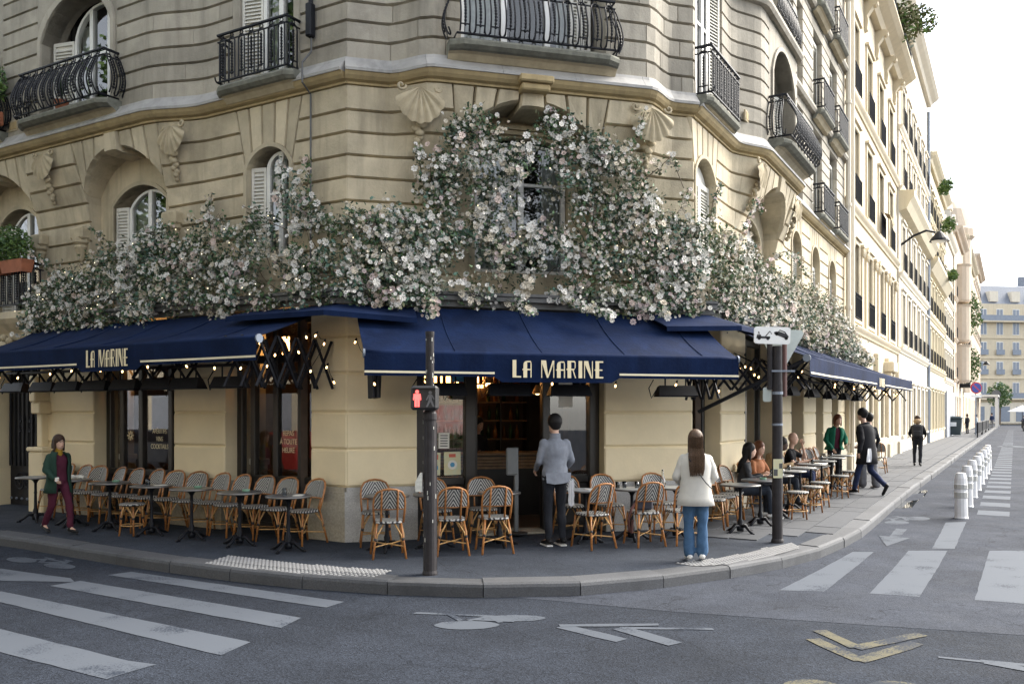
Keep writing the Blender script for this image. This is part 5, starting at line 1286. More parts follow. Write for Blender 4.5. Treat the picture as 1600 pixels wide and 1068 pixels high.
# the house that closes the view; its glass and rails are paled to stand for haze
far = empty('town_house', (77, 150, 0), radians(8), 'long cream apartment block with balcony rows closing the far end of the street', 'building')
mb = MB().box(0, 46, 0, 12, 0, 21); ob('wall', mb, M['plaster'], far)
for fi, z in enumerate((5.2, 8.8, 12.2, 15.6, 18.6)):
    for k in range(14):
        x = 1.5+k*3.1; wdw = ob('window', MB().box(x-.65, x+.65, -.06, .1, z, z+(2.2 if fi < 4 else 1.5)), M['white_paint'], far)
        for sg in (-1, 1): ob('pane', MB().box(x+sg*.31-.24, x+sg*.31+.24, -.1, -.065, z+.1, z+(2.1 if fi < 4 else 1.4)), M['zinc'], wdw)  # pale panes: distance haze painted into the glass colour
        if fi in (1, 2): ob('window_railing', MB().box(x-.8, x+.8, -.3, -.25, z-.05, z+.85), M['zinc'], far)  # dark iron paled to zinc grey, haze put into its colour
for z in (4.6, 18.0):
    ob('balcony', MB().box(0, 46, -1.0, 0, z-.25, z), M['plaster'], far); ob('balcony_railing', MB().box(0, 46, -1.0, -.95, z, z+.95), M['zinc'], far)  # balcony rails paled the same way for haze
for z in (8.0, 11.5, 15.0): ob('string_course', MB().box(0, 46, -.18, 0, z, z+.2), M['plaster'], far)
R_ = MB().grid([[(x, 0.2, 21), (x, 1.8, 24.3), (x, 5, 25)] for x in (0, 46)]); R_.f += [(0,1,2),(5,4,3)]; R_.m += [0,0]; rf = ob('roof', R_, M['slate'], far)
for k in range(10): x = 2.5+k*4.2; ob('dormer', MB().box(x-.8, x+.8, .1, 1.8, 21.4, 23.2), M['plaster_white'], rf)
for x in (4, 16, 30): ob('chimney', MB().box(x-1, x+1, 4, 5, 24, 26.5), M['slate'], rf)
ob('shop_front', MB().box(0, 46, -.3, .1, .3, 3.9), M['plaster_white'], far)
for k in range(9): ob('shop_window', MB().box(1+k*4.8, 4.6+k*4.8, -.36, -.3, .6, 3.2), M['zinc'], far)  # pale like the panes above, haze in the colour
# greenery on ledges, planters
def bush(name, c, r, n, mats_, label, cat='plant', leafsz=(.05,.12), squash=1, parent=None):
    mb = MB()
    for _ in range(n):
        d = Vector((rng.gauss(0,1), rng.gauss(0,1), rng.gauss(0,1))); d = d/max(.1, d.length)*(rng.random()**.5)
        p = (d.x*r[0], d.y*r[1], d.z*r[2]+rng.gauss(0,.02)); s_ = rng.uniform(*leafsz); leaf(mb, p, s_, s_*.5, 0 if rng.random() < .65 else 1)
    return ob(name, mb, [M[m_] for m_ in mats_], parent, c, label=None if parent else label, cat=None if parent else cat)
pl = empty('planter', WP('L', -7.45, .46, 4.42), ANG['L'], 'bushy light green plant in terracotta boxes on the left-hand railing', 'plant')
for x in (-.42, .32): ob('box', MB().grid([[(x-.30,-.09,0),(x+.30,-.09,0),(x+.30,.09,0),(x-.30,.09,0)],[(x-.34,-.12,.22),(x+.34,-.12,.22),(x+.34,.12,.22),(x-.34,.12,.22)]], 0, True), M['terracotta'], pl)
bush('foliage', (0,0,.50), (.72,.24,.36), 2600, ['foliage_fresh','leaf_mid'], '', leafsz=(.04,.09), parent=pl)
pl = empty('planter', WP('L', -7.95, .56, 7.08), ANG['L'], 'bright green bush on the upper left-hand balcony', 'plant')
ob('box', MB().cbox(-.4,.4,-.12,.12,0,.25,.02), M['terracotta'], pl); bush('foliage', (0,0,.75), (.55,.26,.50), 1800, ['foliage_fresh','leaf_mid'], '', leafsz=(.05,.10), parent=pl)
pl = empty('balcony_plant', WP('L', -5.9, .42, 7.04), 0, 'dark pointed houseplant on the bowed left balcony', 'plant')
ob('pot', MB().lathe([(.08,0),(.12,.2),(.0,.2)], 12), M['terracotta'], pl); mb = MB()
for k in range(16):
    a = k*2.4; mb.tube([(0,0,.2),(.08*cos(a),.08*sin(a),.55),(.26*cos(a),.26*sin(a),.75-.02*k)], [.006,.022,.004], 4, flat=.3)
ob('leaves', mb, M['leaf_dark'], pl)
bush('ledge_plant', WP('R', 22.5, .30, 16.8), (1.8,.3,.8), 1300, ['foliage_dry','foliage_fresh'], 'yellow green shrub spilling over the roof railing of the cream house', leafsz=(.12,.3))
bush('ledge_plant', WP('R', 26.4, .1, 17.6), (.7,.3,.7), 260, ['leaf_grey','foliage_dry'], 'grey green shrub on the roof terrace corner beside the slate roof', leafsz=(.12,.3))
for i, (x, z, r, lb) in enumerate(((72, 10.5, 2.2, 'trailing green plants hanging from an upper bay far down the street'), (75, 6.2, 1.8, 'large green creeper hanging from a first floor balcony far down the street'), (47, 13.6, .5, 'small round shrub on a high window ledge'), (44.5, 15.4, .5, 'small dark shrub on the highest window ledge of the yellow house'), (50, 10.9, .4, 'tiny green pot plant on the yellow house cornice'))):
    bush('ledge_plant', WP('R', x, .8, z), (r*.6, .7, r), int(500*r), ['foliage_fresh','leaf_mid'], lb, leafsz=(.15,.35))
# a balcony blanket on the cream house
bl_ = ob('hung_blanket', MB().grid([[(-.55,0,0),(.55,0,0)],[(-.58,-.22,-.12),(.58,-.22,-.12)],[(-.55,-.30,-.45),(.5,-.30,-.40)]]), mat('blanket', (.32,.25,.08), .8, .5, 12, c2=(.12,.03,.02)), None, WP('R', 22.0, .16, 9.35), ANG['R'], label='striped yellow and dark blanket hung over a window rail of the cream house', cat='blanket')
# wall lamp on the white house
for i, (x, z, lb, k_) in enumerate(((28.2, 9.3, 'black goose-neck street lamp on the wall of the white house', 1.0), (100, 7.5, 'small black street lamp on the far wall near the street end', 1.0))):
    t = empty('wall_lamp', WP('R', x, .05, z), ANG['R'], lb, 'street lamp'); ob('arm', MB().tube([(0,0,0),(0,-.5,.35),(0,-1.0,.52),(0,-1.35,.40)], .05, 6), M['iron'], t)
    ob('shade', MB().lathe([(.06,.22),(.16,.12),(.36,-.12),(.40,-.22),(.34,-.2),(.0,-.05)], 16, (0,-1.5,.22)), M['iron'], t); ob('lens', MB().lathe([(.0,-.19),(.33,-.19),(.3,-.24),(.0,-.27)], 16, (0,-1.5,.22)), M['white_paint'], t)
# ------------------------------------------------------------------ street furniture
mat('post_paint', (.030,.027,.029), .6, .25, 12, .1, 60, dirt=.3, spec=.25)
mat('plastic_white', (.72,.72,.73), .4, .05, 8, rnd=.05); mat('reflector', (.42,.42,.40), .45, .1, 40); mat('sign_grey', (.38,.42,.40), .5, .1, 5); mat('sign_white', (.86,.86,.84), .45, .05, 6)
mat('red_led', (1.0,.10,.09), .4, 0, emit=.9); mat('grey_led', (.16,.16,.17), .5, 0); mat('black_box', (.022,.022,.024), .5, .15, 8, dirt=.2); mat('tape_white', (.6,.6,.55), .6, .2, 20)
def man_fig(h, walk=False):
    mb = MB(); P = lambda pts: mb.slab([(x*h, z*h) for x, z in pts], -.003, 0)
    mb.lathe([(.0,-.003),(.11*h,-.003),(.11*h,0),(.0,0)], 10, (0,0,.88*h), ax='y')
    if not walk:
        P([(-.15,.42),(.15,.42),(.17,.76),(-.17,.76)]); P([(-.14,0),(-.02,0),(-.01,.42),(-.15,.42)]); P([(.02,0),(.14,0),(.15,.42),(.01,.42)]); P([(-.24,.40),(-.17,.40),(-.15,.76),(-.20,.74)]); P([(.17,.40),(.24,.40),(.20,.74),(.15,.76)])
    else:
        P([(-.09,.42),(.09,.42),(.10,.76),(-.12,.76)]); P([(-.26,0),(-.16,0),(.05,.42),(-.09,.42)]); P([(.16,0),(.26,0),(.10,.42),(-.04,.42)]); P([(-.26,.44),(-.20,.40),(-.06,.72),(-.12,.76)]); P([(.10,.76),(.06,.70),(.22,.44),(.27,.48)])
    return mb
sg = empty('pedestrian_signal', (-.92, 9.75, gz(9.75)+KH), 0, 'dark grey pedestrian signal post showing a red standing man', 'traffic light')
ob('post', MB().lathe([(.085,0),(.085,.02),(.075,.05),(.072,1.72),(.078,1.74),(.078,1.80),(.055,1.84),(.048,1.9),(.047,2.66),(.05,2.68),(.05,2.72),(.0,2.72)], 16), M['post_paint'], sg, smooth=False)
for a in (0, 2.1, 4.2): ob('flute', MB().tube([(.074*cos(a),.074*sin(a),.05),(.074*cos(a),.074*sin(a),1.7)], .008, 4), M['post_paint'], sg)
hb = ob('signal_head', MB().cbox(-.20, .10, -.16, .06, 1.84, 2.11, .025), M['black_box'], sg)
ob('lens_hood', MB().grid([[(-.19,-.17,2.09),(.09,-.17,2.09)],[(-.19,-.23,2.085),(.09,-.23,2.085)]]).grid([[(-.19,-.17,2.09),(-.19,-.17,1.86)],[(-.19,-.23,2.085),(-.19,-.18,1.86)]]).grid([[(.09,-.17,2.09),(.09,-.17,1.86)],[(.09,-.23,2.085),(.09,-.18,1.86)]]), M['black_box'], hb)
f1 = man_fig(.19); f1.xf(Matrix.Translation((-.125,-.166,1.875))); ob('red_figure', f1, M['red_led'], hb); f2 = man_fig(.18, True); f2.xf(Matrix.Translation((.02,-.166,1.875))); ob('grey_figure', f2, M['grey_led'], hb)
ob('push_button_box', MB().slab([(-.16,.93),(-.08,.93),(-.08,1.14),(-.105,1.14),(-.16,1.04)], -.05, .03), M['tape_white'], sg)
mb = MB()
for i in range(40): a = rng.uniform(0,6.28); z = rng.uniform(1.95,2.65) if rng.random() < .6 else rng.uniform(.3,1.7); r = .0485 if z > 1.9 else .0755; mb.box(-.004,.004,-.001,.001,-.01,.01*rng.uniform(1,4)); mb.xf(Matrix.Translation((r*cos(a), r*sin(a), z)) @ Matrix.Rotation(a-pi/2, 4, 'Z'), len(mb.v)-8)
ob('paint_chips', mb, M['tape_white'], sg, kind='stuff')
sp = empty('sign_post', (3.68, 12.07, gz(12.07)+KH), 0, 'dark post carrying a tow-away plate and the back of a triangular sign', 'sign')
ob('post', MB().lathe([(.085,0),(.085,.03),(.072,.06),(.070,2.2),(.066,2.25),(.066,2.72),(.0,2.72)], 16), M['post_paint'], sp)
ob('side_tube', MB().tube([(-.105,0,2.12),(-.105,0,2.80)], .038, 8), M['post_paint'], sp); ob('side_tube', MB().tube([(.105,.02,2.02),(.105,.02,2.80)], .034, 8), mat('rust', (.10,.045,.04), .6, .2, 8), sp)
def rrect(w_, h, r, n=4):
    out = []
    for cx, cz, a0 in ((w_/2-r,-h/2+r,-pi/2),(w_/2-r,h/2-r,0),(-w_/2+r,h/2-r,pi/2),(-w_/2+r,-h/2+r,pi)):
        out += [(cx+r*cos(a0+pi/2*i/n), cz+r*sin(a0+pi/2*i/n)) for i in range(n+1)]
    return out
pt_ = ob('tow_plate', MB().slab(rrect(.50,.235,.04), -.02, 0), M['sign_white'], sp, (-.10,-.08,2.86), (0,.03,0))
def glyph(polys, name, m_='black_box'):
    for p in polys:
        a = sum(p[i][0]*p[(i+1) % len(p)][1]-p[(i+1) % len(p)][0]*p[i][1] for i in range(len(p)))
        ob(name, MB().slab(p if a > 0 else p[::-1], -.0235, -.0205), M[m_], pt_)
circ = lambda x, z, r, n=14: [(x+r*cos(2*pi*i/n), z+r*sin(2*pi*i/n)) for i in range(n)]
glyph([circ(-.18,-.045,.022), circ(-.06,-.045,.022), [(-.22,-.045),(-.03,-.045),(-.03,-.015),(-.15,-.015),(-.16,.005),(-.21,.005)], [(-.10,-.015),(-.085,-.015),(-.03,.055),(-.04,.06)], [(-.04,.06),(-.03,.055),(-.005,.02),(-.012,.015)]], 'tow_truck_symbol')
glyph([[(-.20,.005),(-.194,.005),(-.186,.05),(-.192,.05)], [(-.186,.05),(-.192,.05),(-.175,.005),(-.168,.005)]], 'tow_truck_symbol')
glyph([circ(.06,.02,.022), circ(.19,-.035,.022), [(.02,.045),(.03,.02),(.21,-.05),(.225,-.01),(.20,.02),(.10,.055),(.05,.055)]], 'car_symbol')
glyph([[(.085,.05),(.10,.068),(.165,.045),(.19,.015),(.20,.018),(.175,.055),(.10,.08),(.075,.052)]], 'car_symbol')
tri = ob('triangle_sign', MB().slab([(-.34,.27),(-.31,.30),(.31,.30),(.34,.27),(.345,.24),(.03,-.27),(0,-.285),(-.03,-.27),(-.345,.24)][::-1], 0, .012), M['sign_grey'], sp, (.09,.12,2.66), (0,.0,radians(12)))
ob('clamp', MB().box(-.1,.22,-.075,-.065,2.36,2.385), M['zinc'], sp); ob('clamp', MB().lathe([(.076,2.05),(.076,2.09)], 14, cap=False), M['zinc'], sp); ob('clamp', MB().lathe([(.076,1.62),(.076,1.65)], 14, cap=False), M['zinc'], sp)
ob('small_plate', MB().slab(rrect(.12,.20,.03), 0, .01), M['sign_grey'], sp, (-.14,.0,2.05)); ob('sticker', MB().box(-.08,.05,-.0795,-.077,.90,1.16), M['poster_yellow'], sp); ob('sticker', MB().box(-.075,-.02,-.0815,-.0797,.93,1.02), M['fascia'], sp); ob('sticker', MB().box(.0,.045,-.0815,-.0797,1.03,1.1), M['fascia'], sp)
# white delineator posts along the cycle lane
bp = MB().lathe([(.118,0),(.118,.02),(.108,.03),(.104,.36),(.112,.37),(.112,.47),(.104,.48),(.104,.52),(.112,.53),(.112,.61),(.104,.62),(.100,.72),(.075,.815),(.05,.82),(.0,.82)], 12)
for i, f in enumerate(bp.f):
    zc = sum(bp.v[q][2] for q in f)/len(f); bp.m[i] = 1 if (.37 < zc < .47 or .53 < zc < .61) else 0
bpm = bp.mesh([M['plastic_white'], M['reflector']])
bx = [4.49, 6.45, 8.40, 10.45, 12.6, 14.8, 17.0, 19.2]
for i, x in enumerate(bx):
    p = W2('R', x, 3.50+.012*i); ob('lane_bollard', bpm, None, None, (p[0], p[1], gz(p[1])), (rng.uniform(-.02,.02), rng.uniform(-.02,.02), rng.uniform(0,1)), label='white plastic lane bollard with grey bands, %s from the zebra crossing' % ORD[i], cat='bollard', group='white bollards along the cycle lane')
for i, (x, s_) in enumerate(((57, 9.5), (67.5, 9.5), (78, 9.5))):
    p = WP('R', x, 2.05); t = empty('street_barrier', p, ANG['R'], 'dark iron crowd barrier at the kerb far down the street, %s from the corner' % ORD[i], 'barrier', 'barriers along the far kerb')
    fm = MB(); fm.tube([(0,0,0),(0,0,1.05),(s_,0,1.05),(s_,0,0)], .05, 6); fm.tube([(0,0,.25),(s_,0,.25)], .04, 5); ob('frame', fm, M['iron'], t)
    bm_ = MB().tube([(0,0,.25),(0,0,1.05)], .035, 5).mesh(M['iron'])
    for k in range(1, 18): ob('bar', bm_, None, t, (s_*k/18, 0, 0))
t = empty('waste_bin', WP('R', 60, .35), ANG['R'], 'dark green wheeled bin on the pavement far down the street', 'bin')
ob('body', MB().grid([[(-.6,-.5,.1),(.6,-.5,.1),(.6,.5,.1),(-.6,.5,.1)],[(-.75,-.6,1.25),(.75,-.6,1.25),(.75,.6,1.25),(-.75,.6,1.25)]], 0, True), mat('bin_green', (.05,.07,.075), .5, .1, 5), t); ob('lid', MB().cbox(-.8,.8,-.65,.65,1.25,1.5,.12), M['bin_green'], t); ob('label', MB().box(-.81,-.80,-.25,.25,.75,1.05), M['sign_white'], t)
t = empty('no_parking_sign', WP('R', 64, 1.7), ANG['R']-radians(60), 'round red and blue no-parking sign on a grey pole far down the street', 'sign')
ob('pole', MB().tube([(0,0,0),(0,0,3.9)], .05, 8), M['zinc'], t); ob('rim', MB().lathe([(.0,0),(.45,0),(.45,.03),(.0,.03)], 20, (0,-.08,3.7), ax='y'), mat('sign_red', (.55,.05,.06), .5, 0), t)
ob('disc', MB().lathe([(.0,0),(.36,0),(.36,.02),(.0,.02)], 20, (0,-.105,3.7), ax='y'), mat('sign_blue', (.05,.08,.35), .5, 0), t); ob('slash', MB().slab([(-.28,.22),(-.22,.28),(.28,-.22),(.22,-.28)][::-1], -.112, -.108), M['sign_red'], t, (0,0,3.7)); ob('plate', MB().box(-.40,.40,-.10,-.07,2.95,3.15), M['sign_white'], t)
t = empty('round_sign', WP('R', 118, 2.2), ANG['R']-radians(60), 'dark back of a round road sign near the end of the street', 'sign'); ob('pole', MB().tube([(0,0,0),(0,0,4.5)], .06, 8), M['zinc'], t); ob('disc', MB().lathe([(.0,0),(.62,0),(.62,.04),(.0,.04)], 20, (0,-.08,4.2), ax='y'), M['fascia'], t)
# far parasols, tree and shopfront clutter
for i, x in enumerate((81.5, 85.5)):
    t = empty('parasol', (x, 139, .3), 0, ('white cafe parasol at the far street corner, nearer the row of houses', 'white cafe parasol at the far street corner, nearer the picture edge')[i], 'parasol'); ob('pole', MB().tube([(0,0,0),(0,0,2.6)], .05, 6), M['iron'], t); ob('canopy', MB().lathe([(2.2,2.0),(1.2,2.5),(.0,3.0)], 8), M['plastic_white'], t)
tr = empty('street_tree', (74.5, 133, .2), 0, 'small green tree beside the porch at the street end', 'tree'); ob('trunk', MB().tube([(0,0,0),(.1,0,2.2),(0,.1,4)], [.16,.12,.06], 7), M['twig'], tr); bush('crown', (0,0,4.6), (1.8,1.8,2.0), 1400, ['leaf_mid','foliage_fresh'], '', leafsz=(.25,.5), parent=tr)
# rainwater by the kerb
mat('water', (.03,.035,.04), .03, 0)
mb = MB().add([(x, y, gz(y)+.006) for x, y in [(x+.16, y-.1) for x, y in [(7.35,17.15),(7.75,17.3),(8.3,18.3),(9.1,19.6),(9.75,20.85),(9.5,20.95),(8.9,20.0),(8.3,19.0),(7.7,17.95)]]][::1], [tuple(range(9))])
ob('puddle', mb, M['water'], None, kind='structure', label='thin puddle along the kerb')
# trees and houses across the crossing, behind the viewer (seen in the window panes)
for i, (x, y, h) in enumerate(((*W2('L', -19.5, 11.5), 17), (*W2('L', -11.5, 11.0), 17), (*W2('L', -3.5, 11.0), 16), (3.5, -13.0, 13))):
    tr = empty('plane_tree', (x, y, 0), 0, ('tall plane tree across the left street, farthest along, mirrored in the left windows', 'tall plane tree across the left street, the middle one of three', 'tall plane tree across the left street, nearest the crossing', 'plane tree behind the pink garden wall, mirrored in the corner window')[i], 'tree')
    tk = MB().tube([(0,0,0),(.05,.02,2),(.0,.1,4.5),(.1,0,7)], [.24,.2,.17,.1], 9)
    for k in range(7): a = k*.9; tk.tube([(0,.05,3.6+k*.35),(1.2*cos(a),1.2*sin(a),5+k*.5),(2.4*cos(a),2.4*sin(a),6+k*.55)], [.09,.06,.03], 6)
    ob('trunk', tk, M['twig'], tr); cr_ = MB()
    for k in range(44):
        c = (rng.gauss(0,1.8), rng.gauss(0,1.8), rng.uniform(4.2, h-1.5))
        for _ in range(130): leaf(cr_, (c[0]+rng.gauss(0,.55), c[1]+rng.gauss(0,.55), c[2]+rng.gauss(0,.5)), rng.uniform(.18,.36), .2, rng.choice((0,0,1)))
    ob('crown', cr_, [M['foliage_fresh'], M['leaf_mid']], tr)
op = empty('facing_building', (-30, -42, 0), 0, 'pale stone building across the crossing, mirrored in the shop windows', 'building')
ob('wall', MB().box(0, 62, -10, 0, 0, 11), M['plaster'], op)
for k in range(20):
    for z in (4.5, 8.0): ob('window', MB().box(1.2+3.1*k, 2.6+3.1*k, 0, .05, z, z+2.2), M['dark_room'], op)
ob('roof', MB().box(0, 62, -9, -.5, 11, 13), M['slate'], op)
# cars parked across the left street, mirrored in the shop windows
def car(loc, rot, cm, label):
    t = empty('parked_car', loc, rot, label, 'car'); prof = [(-2.0,.35),(-2.05,.62),(-1.9,.80),(-1.0,.92),(-.45,1.38),(.75,1.42),(1.45,1.0),(2.0,.92),(2.1,.6),(2.05,.35)]
    mb = MB(); rows = []
    for y, kx in ((-.86,.97),(-.80,1.0),(.80,1.0),(.86,.97)): rows.append([(x*kx, y*(1 if z < 1 else .84), z) for x, z in prof])
    mb.grid(rows); n = len(prof); mb.f += [tuple(range(n)), tuple(3*n+i for i in range(n))[::-1]]; mb.m += [0, 0]; ob('body', sharp(mb.mesh(M[cm])), None, t)
    for sg in (-1, 1):
        ob('side_window', MB().slab([(-.85,.98),(1.25,1.02),(.68,1.34),(-.42,1.32)], sg*.80-.01, sg*.80+.01), M['glass_dark'], t)
        for x in (-1.3, 1.3): ob('wheel', MB().lathe([(.0,-.1),(.2,-.1),(.31,-.09),(.33,0),(.31,.09),(.2,.1),(.0,.1)], 16, (x, sg*.78, .33), ax='y'), M['iron'], t)
        ob('headlight', MB().cbox(-2.06,-1.9,sg*.62-.14,sg*.62+.14,.62,.76,.03), M['plastic_white'], t); ob('tail_lamp', MB().cbox(1.98,2.1,sg*.62-.14,sg*.62+.14,.66,.82,.03), M['sign_red'], t)
    ob('windscreen', MB().add([(-.98,-.62,.96),(-.98,.62,.96),(-.50,.56,1.36),(-.50,-.56,1.36)], [(0,1,2,3)]).xf(Matrix.Translation((-.03,0,.01))), M['glass_dark'], t)
mat('glass_dark', (.02,.025,.03), .05, 0); mat('car_white', (.6,.6,.6), .25, 0); mat('car_red', (.30,.02,.02), .25, 0); mat('car_dark', (.03,.035,.05), .25, 0)
for x, cm, lb in ((-22.5, 'car_white', 'white parked car across the left street, mirrored in the window nearest the iron door'), (-17.2, 'car_dark', 'dark parked car across the left street, mirrored between two others'), (-12.0, 'car_red', 'red parked car across the left street, mirrored in the window nearest the corner')):
    q = W2('L', x, 9.3); car((q[0], q[1], gz(q[1])), ANG['L'], cm, lb)

mat('graffiti', (.50,.20,.18), .8, .6, 2.5, c2=(.55,.5,.48))
gw = empty('garden_wall', (4, -15.5, 0), radians(-12), 'pink painted garden wall with hedge across the crossing, mirrored in the pane beside the doorway', 'wall')
ob('wall', MB().box(0, 13, 0, .3, 0, 2.4), M['graffiti'], gw)
for k in range(44): ob('fence_bar', MB().tube([(.2+k*.29, .8, 0), (.2+k*.29, .8, 1.3)], .02, 4), M['iron'], gw)
hd_ = MB()
for _ in range(2500): leaf(hd_, (rng.uniform(0,13), .5+rng.gauss(0,.12), rng.uniform(.1,.9)), .16, .09, rng.choice((0,1)))
ob('hedge', hd_, [M['foliage_fresh'], M['leaf_mid']], gw)

op = empty('facing_building', (*W2('L', -48, 21), 0), ANG['L'], 'pale stone apartment row across the left street, mirrored in the shop windows', 'building')
ob('wall', MB().box(0, 56, -10, 0, 0, 11), M['plaster'], op)
for k in range(18):
    for z in (4.3, 7.6): ob('window', MB().box(1.2+3.1*k, 2.5+3.1*k, 0, .05, z, z+2.2), M['dark_room'], op)
    ob('shop_front', MB().box(.9+3.1*k, 3.6+3.1*k, 0, .06, .3, 3.2), M[('wood_dark','shop_grey','plaster')[k % 3]], op)
nb = empty('town_house', WP('L', -11.05, 0, 0), ANG['L'], 'plain stone neighbour house beyond the iron street door', 'building')
ob('wall', MB().box(-16, 0, -.02, 8, 0, 14), M['stone_up'], nb); ob('roof', MB().box(-16, 0, .5, 7, 14, 17), M['slate'], nb)
for k in range(5):
    for z in (.9, 4.4, 7.6, 10.8):
        f_ = ob('window', MB().box(-2.6-3*k, -1.3-3*k, -.08, .1, z, z+2.1), M['white_paint'], nb); ob('pane', MB().box(-2.5-3*k, -1.4-3*k, -.10, -.085, z+.1, z+2.0), M['glass_dark'], f_)
# ------------------------------------------------------------------ terrace chairs, stools, tables
def weave(name, axis, slope, per, a=(.44,.43,.40), b=(.016,.017,.024)):
    m = mat(name, a, .5, 0); t = m.node_tree; N = t.nodes; L = t.links; bs = N['Principled BSDF']
    co = N.new('ShaderNodeTexCoord'); sp_ = N.new('ShaderNodeSeparateXYZ'); L.new(co.outputs['Object'], sp_.inputs[0])
    def op(o, x, y=None):
        q = N.new('ShaderNodeMath'); q.operation = o
        for i, v in enumerate((x, y)):
            if v is None: continue
            if isinstance(v, (int, float)): q.inputs[i].default_value = v
            else: L.new(v, q.inputs[i])
        return q.outputs[0]
    u = op('ADD', sp_.outputs[axis], op('MULTIPLY', op('ABSOLUTE', sp_.outputs['X']), slope))
    k = op('GREATER_THAN', op('FRACT', op('DIVIDE', u, per)), .52)
    mx = N.new('ShaderNodeMix'); mx.data_type = 'RGBA'; mx.inputs[6].default_value = (*a, 1); mx.inputs[7].default_value = (*b, 1); L.new(k, mx.inputs[0]); L.new(mx.outputs[2], bs.inputs['Base Color'])
    wv = op('SINE', op('MULTIPLY', sp_.outputs['X'], 900)); bn = N.new('ShaderNodeBump'); bn.inputs['Strength'].default_value = .3; bn.inputs['Distance'].default_value = .003; L.new(wv, bn.inputs['Height']); L.new(bn.outputs[0], bs.inputs['Normal'])
    return m
weave('weave_back', 'Z', 1.6, .056); weave('weave_seat', 'Y', 1.0, .05); weave('weave_plain', 'Y', .0, .022)
mat('rattan', (.36,.15,.045), .4, .35, 30, obj=True, rnd=.18); mat('rattan_pale', (.50,.29,.11), .4, .25, 30, obj=True, rnd=.12); mat('binding', (.02,.02,.025), .6, .1, 9)
mat('table_top', (.13,.145,.16), .28, .15, 12, met=.35, rnd=.12); mat('table_pale', (.34,.35,.35), .35, .15, 12, rnd=.1); mat('rim', (.20,.19,.18), .35, .1, 20, met=.7)
mat('clear', (.75,.8,.8), .08, 0); glass_mat('tumbler', (.93,.96,.96), .8)
def rseat(k=20, w0=.205, w1=.175, d=.20):
    out = []
    for i in range(k):
        a = 2*pi*i/k; cx, cy = cos(a), sin(a); e = .55
        x = abs(cx)**e*(1 if cx >= 0 else -1); y = abs(cy)**e*(1 if cy >= 0 else -1)
        wd = w0+(w1-w0)*(y+1)/2; out.append((x*wd, y*d))
    return out
def build_chair(back_m):
    c = {}
    S = rseat(); mb = MB(); rows = [[(x*f, y*f, z) for x, y in S] for f, z in ((.97,.430),(1.0,.438),(1.0,.452),(.96,.464),(.7,.458),(.01,.455))]; mb.grid(rows, 0, True); mb.f.append(tuple(range(len(S)))[::-1]); mb.m.append(0)
    for i in range(len(S)): mb.m[i] = 1
    c['seat'] = mb.mesh([M['weave_seat'], M['binding']], True)
    for nm, sx, fr in (('leg0', 1, -1), ('leg1', -1, -1), ('leg2', 1, 1), ('leg3', -1, 1)):
        mb = MB(); top = (sx*(.165 if fr < 0 else .15), fr*.16, .435); bot = (sx*.205, fr*.205 if fr < 0 else .25, 0); mid = tuple(top[i]*.55+bot[i]*.45 for i in range(3))
        mb.tube([top, mid, bot], .0145, 7)
        mb.tube([(top[0]-sx*.085, top[1], .43), (mid[0]-sx*.03, mid[1], mid[2]+.06), (mid[0]-sx*.004, mid[1], mid[2]-.05)], .009, 5, mi=1)
        mb.tube([(top[0]+sx*.01, top[1]-fr*.10, .43), (mid[0]+sx*.008, mid[1]-fr*.035, mid[2]+.06), (mid[0]+sx*.004, mid[1]-fr*.004, mid[2]-.05)], .009, 5, mi=1)
        mb.tube([(mid[0]-sx*.006, mid[1], mid[2]+.018), (mid[0]-sx*.002, mid[1], mid[2]-.018)], .019, 8, mi=2)
        c[nm] = mb.mesh([M['rattan'], M['rattan_pale'], M['binding']], True)
    mb = MB()
    for sx in (1, -1): mb.tube([(sx*.19,-.185,.17),(sx*.05,-.02,.16),(-sx*.03,.05,.16),(-sx*.185,.21,.15)], .009, 5)
    c['stretcher'] = mb.mesh(M['rattan_pale'], True)
    def bk(x, z): return .165+(z-.44)*.30-(.05*(x/.2)**2)          # lean and hollow of the back
    pts = [(sx*.185, .165, .40) for sx in (1,)]
    loop = [(.180, .44), (.190, .56), (.195, .68), (.185, .77), (.150, .83), (.08, .862), (0, .872)]
    full = loop+[(-x, z) for x, z in loop[::-1][1:]]
    c['back_frame'] = MB().tube([(x, bk(x, z), z) for x, z in full], .0145, 7).tube([(.188,bk(.188,.615),.615),(0,bk(0,.615),.615),(-.188,bk(.188,.615),.615)], .010, 6).mesh(M['rattan'], True)
    for nm, sx in (('slat0', 1), ('slat1', -1)): c[nm] = MB().tube([(sx*.10, bk(.1,z)+.016, z) for z in (.44,.55,.65,.75,.848)], .0125, 6).mesh(M['rattan'], True)
    mb = MB(); zz = [.622,.66,.70,.74,.78,.815,.845]; rows = []
    for z in zz:
        hw = .188 if z < .75 else .188*sqrt(max(0, 1-((z-.74)/.135)**2))**.8; rows.append([(hw*(i/6-1), bk(hw*(i/6-1), z)-.004, z) for i in range(13)])
    mb.grid(rows); mb.grid([[(p[0], p[1]+.010, p[2]) for p in r[::-1]] for r in rows])
    c['backrest'] = mb.mesh([M[back_m]], True)
    return c
CH = build_chair('weave_back')
def chair(x, y, rot, label, group, sc_=1.0):
    z = gz(y)+KH+(.0145 if False else 0)
    t = empty('bistro_chair', (x, y, z), rot, label, 'chair', group); t.scale = (sc_,)*3
    for k, nm in (('seat','seat'),('leg0','leg'),('leg1','leg'),('leg2','leg'),('leg3','leg'),('stretcher','stretcher'),('back_frame','back_frame'),('slat0','back_slat'),('slat1','back_slat'),('backrest','backrest')): ob(nm, CH[k], None, t)
    return t
ST = {}
mb = MB(); k = 22; mb.lathe([(.0,.436),(.165,.436),(.178,.444),(.178,.462),(.165,.470),(.0,.468)], k)
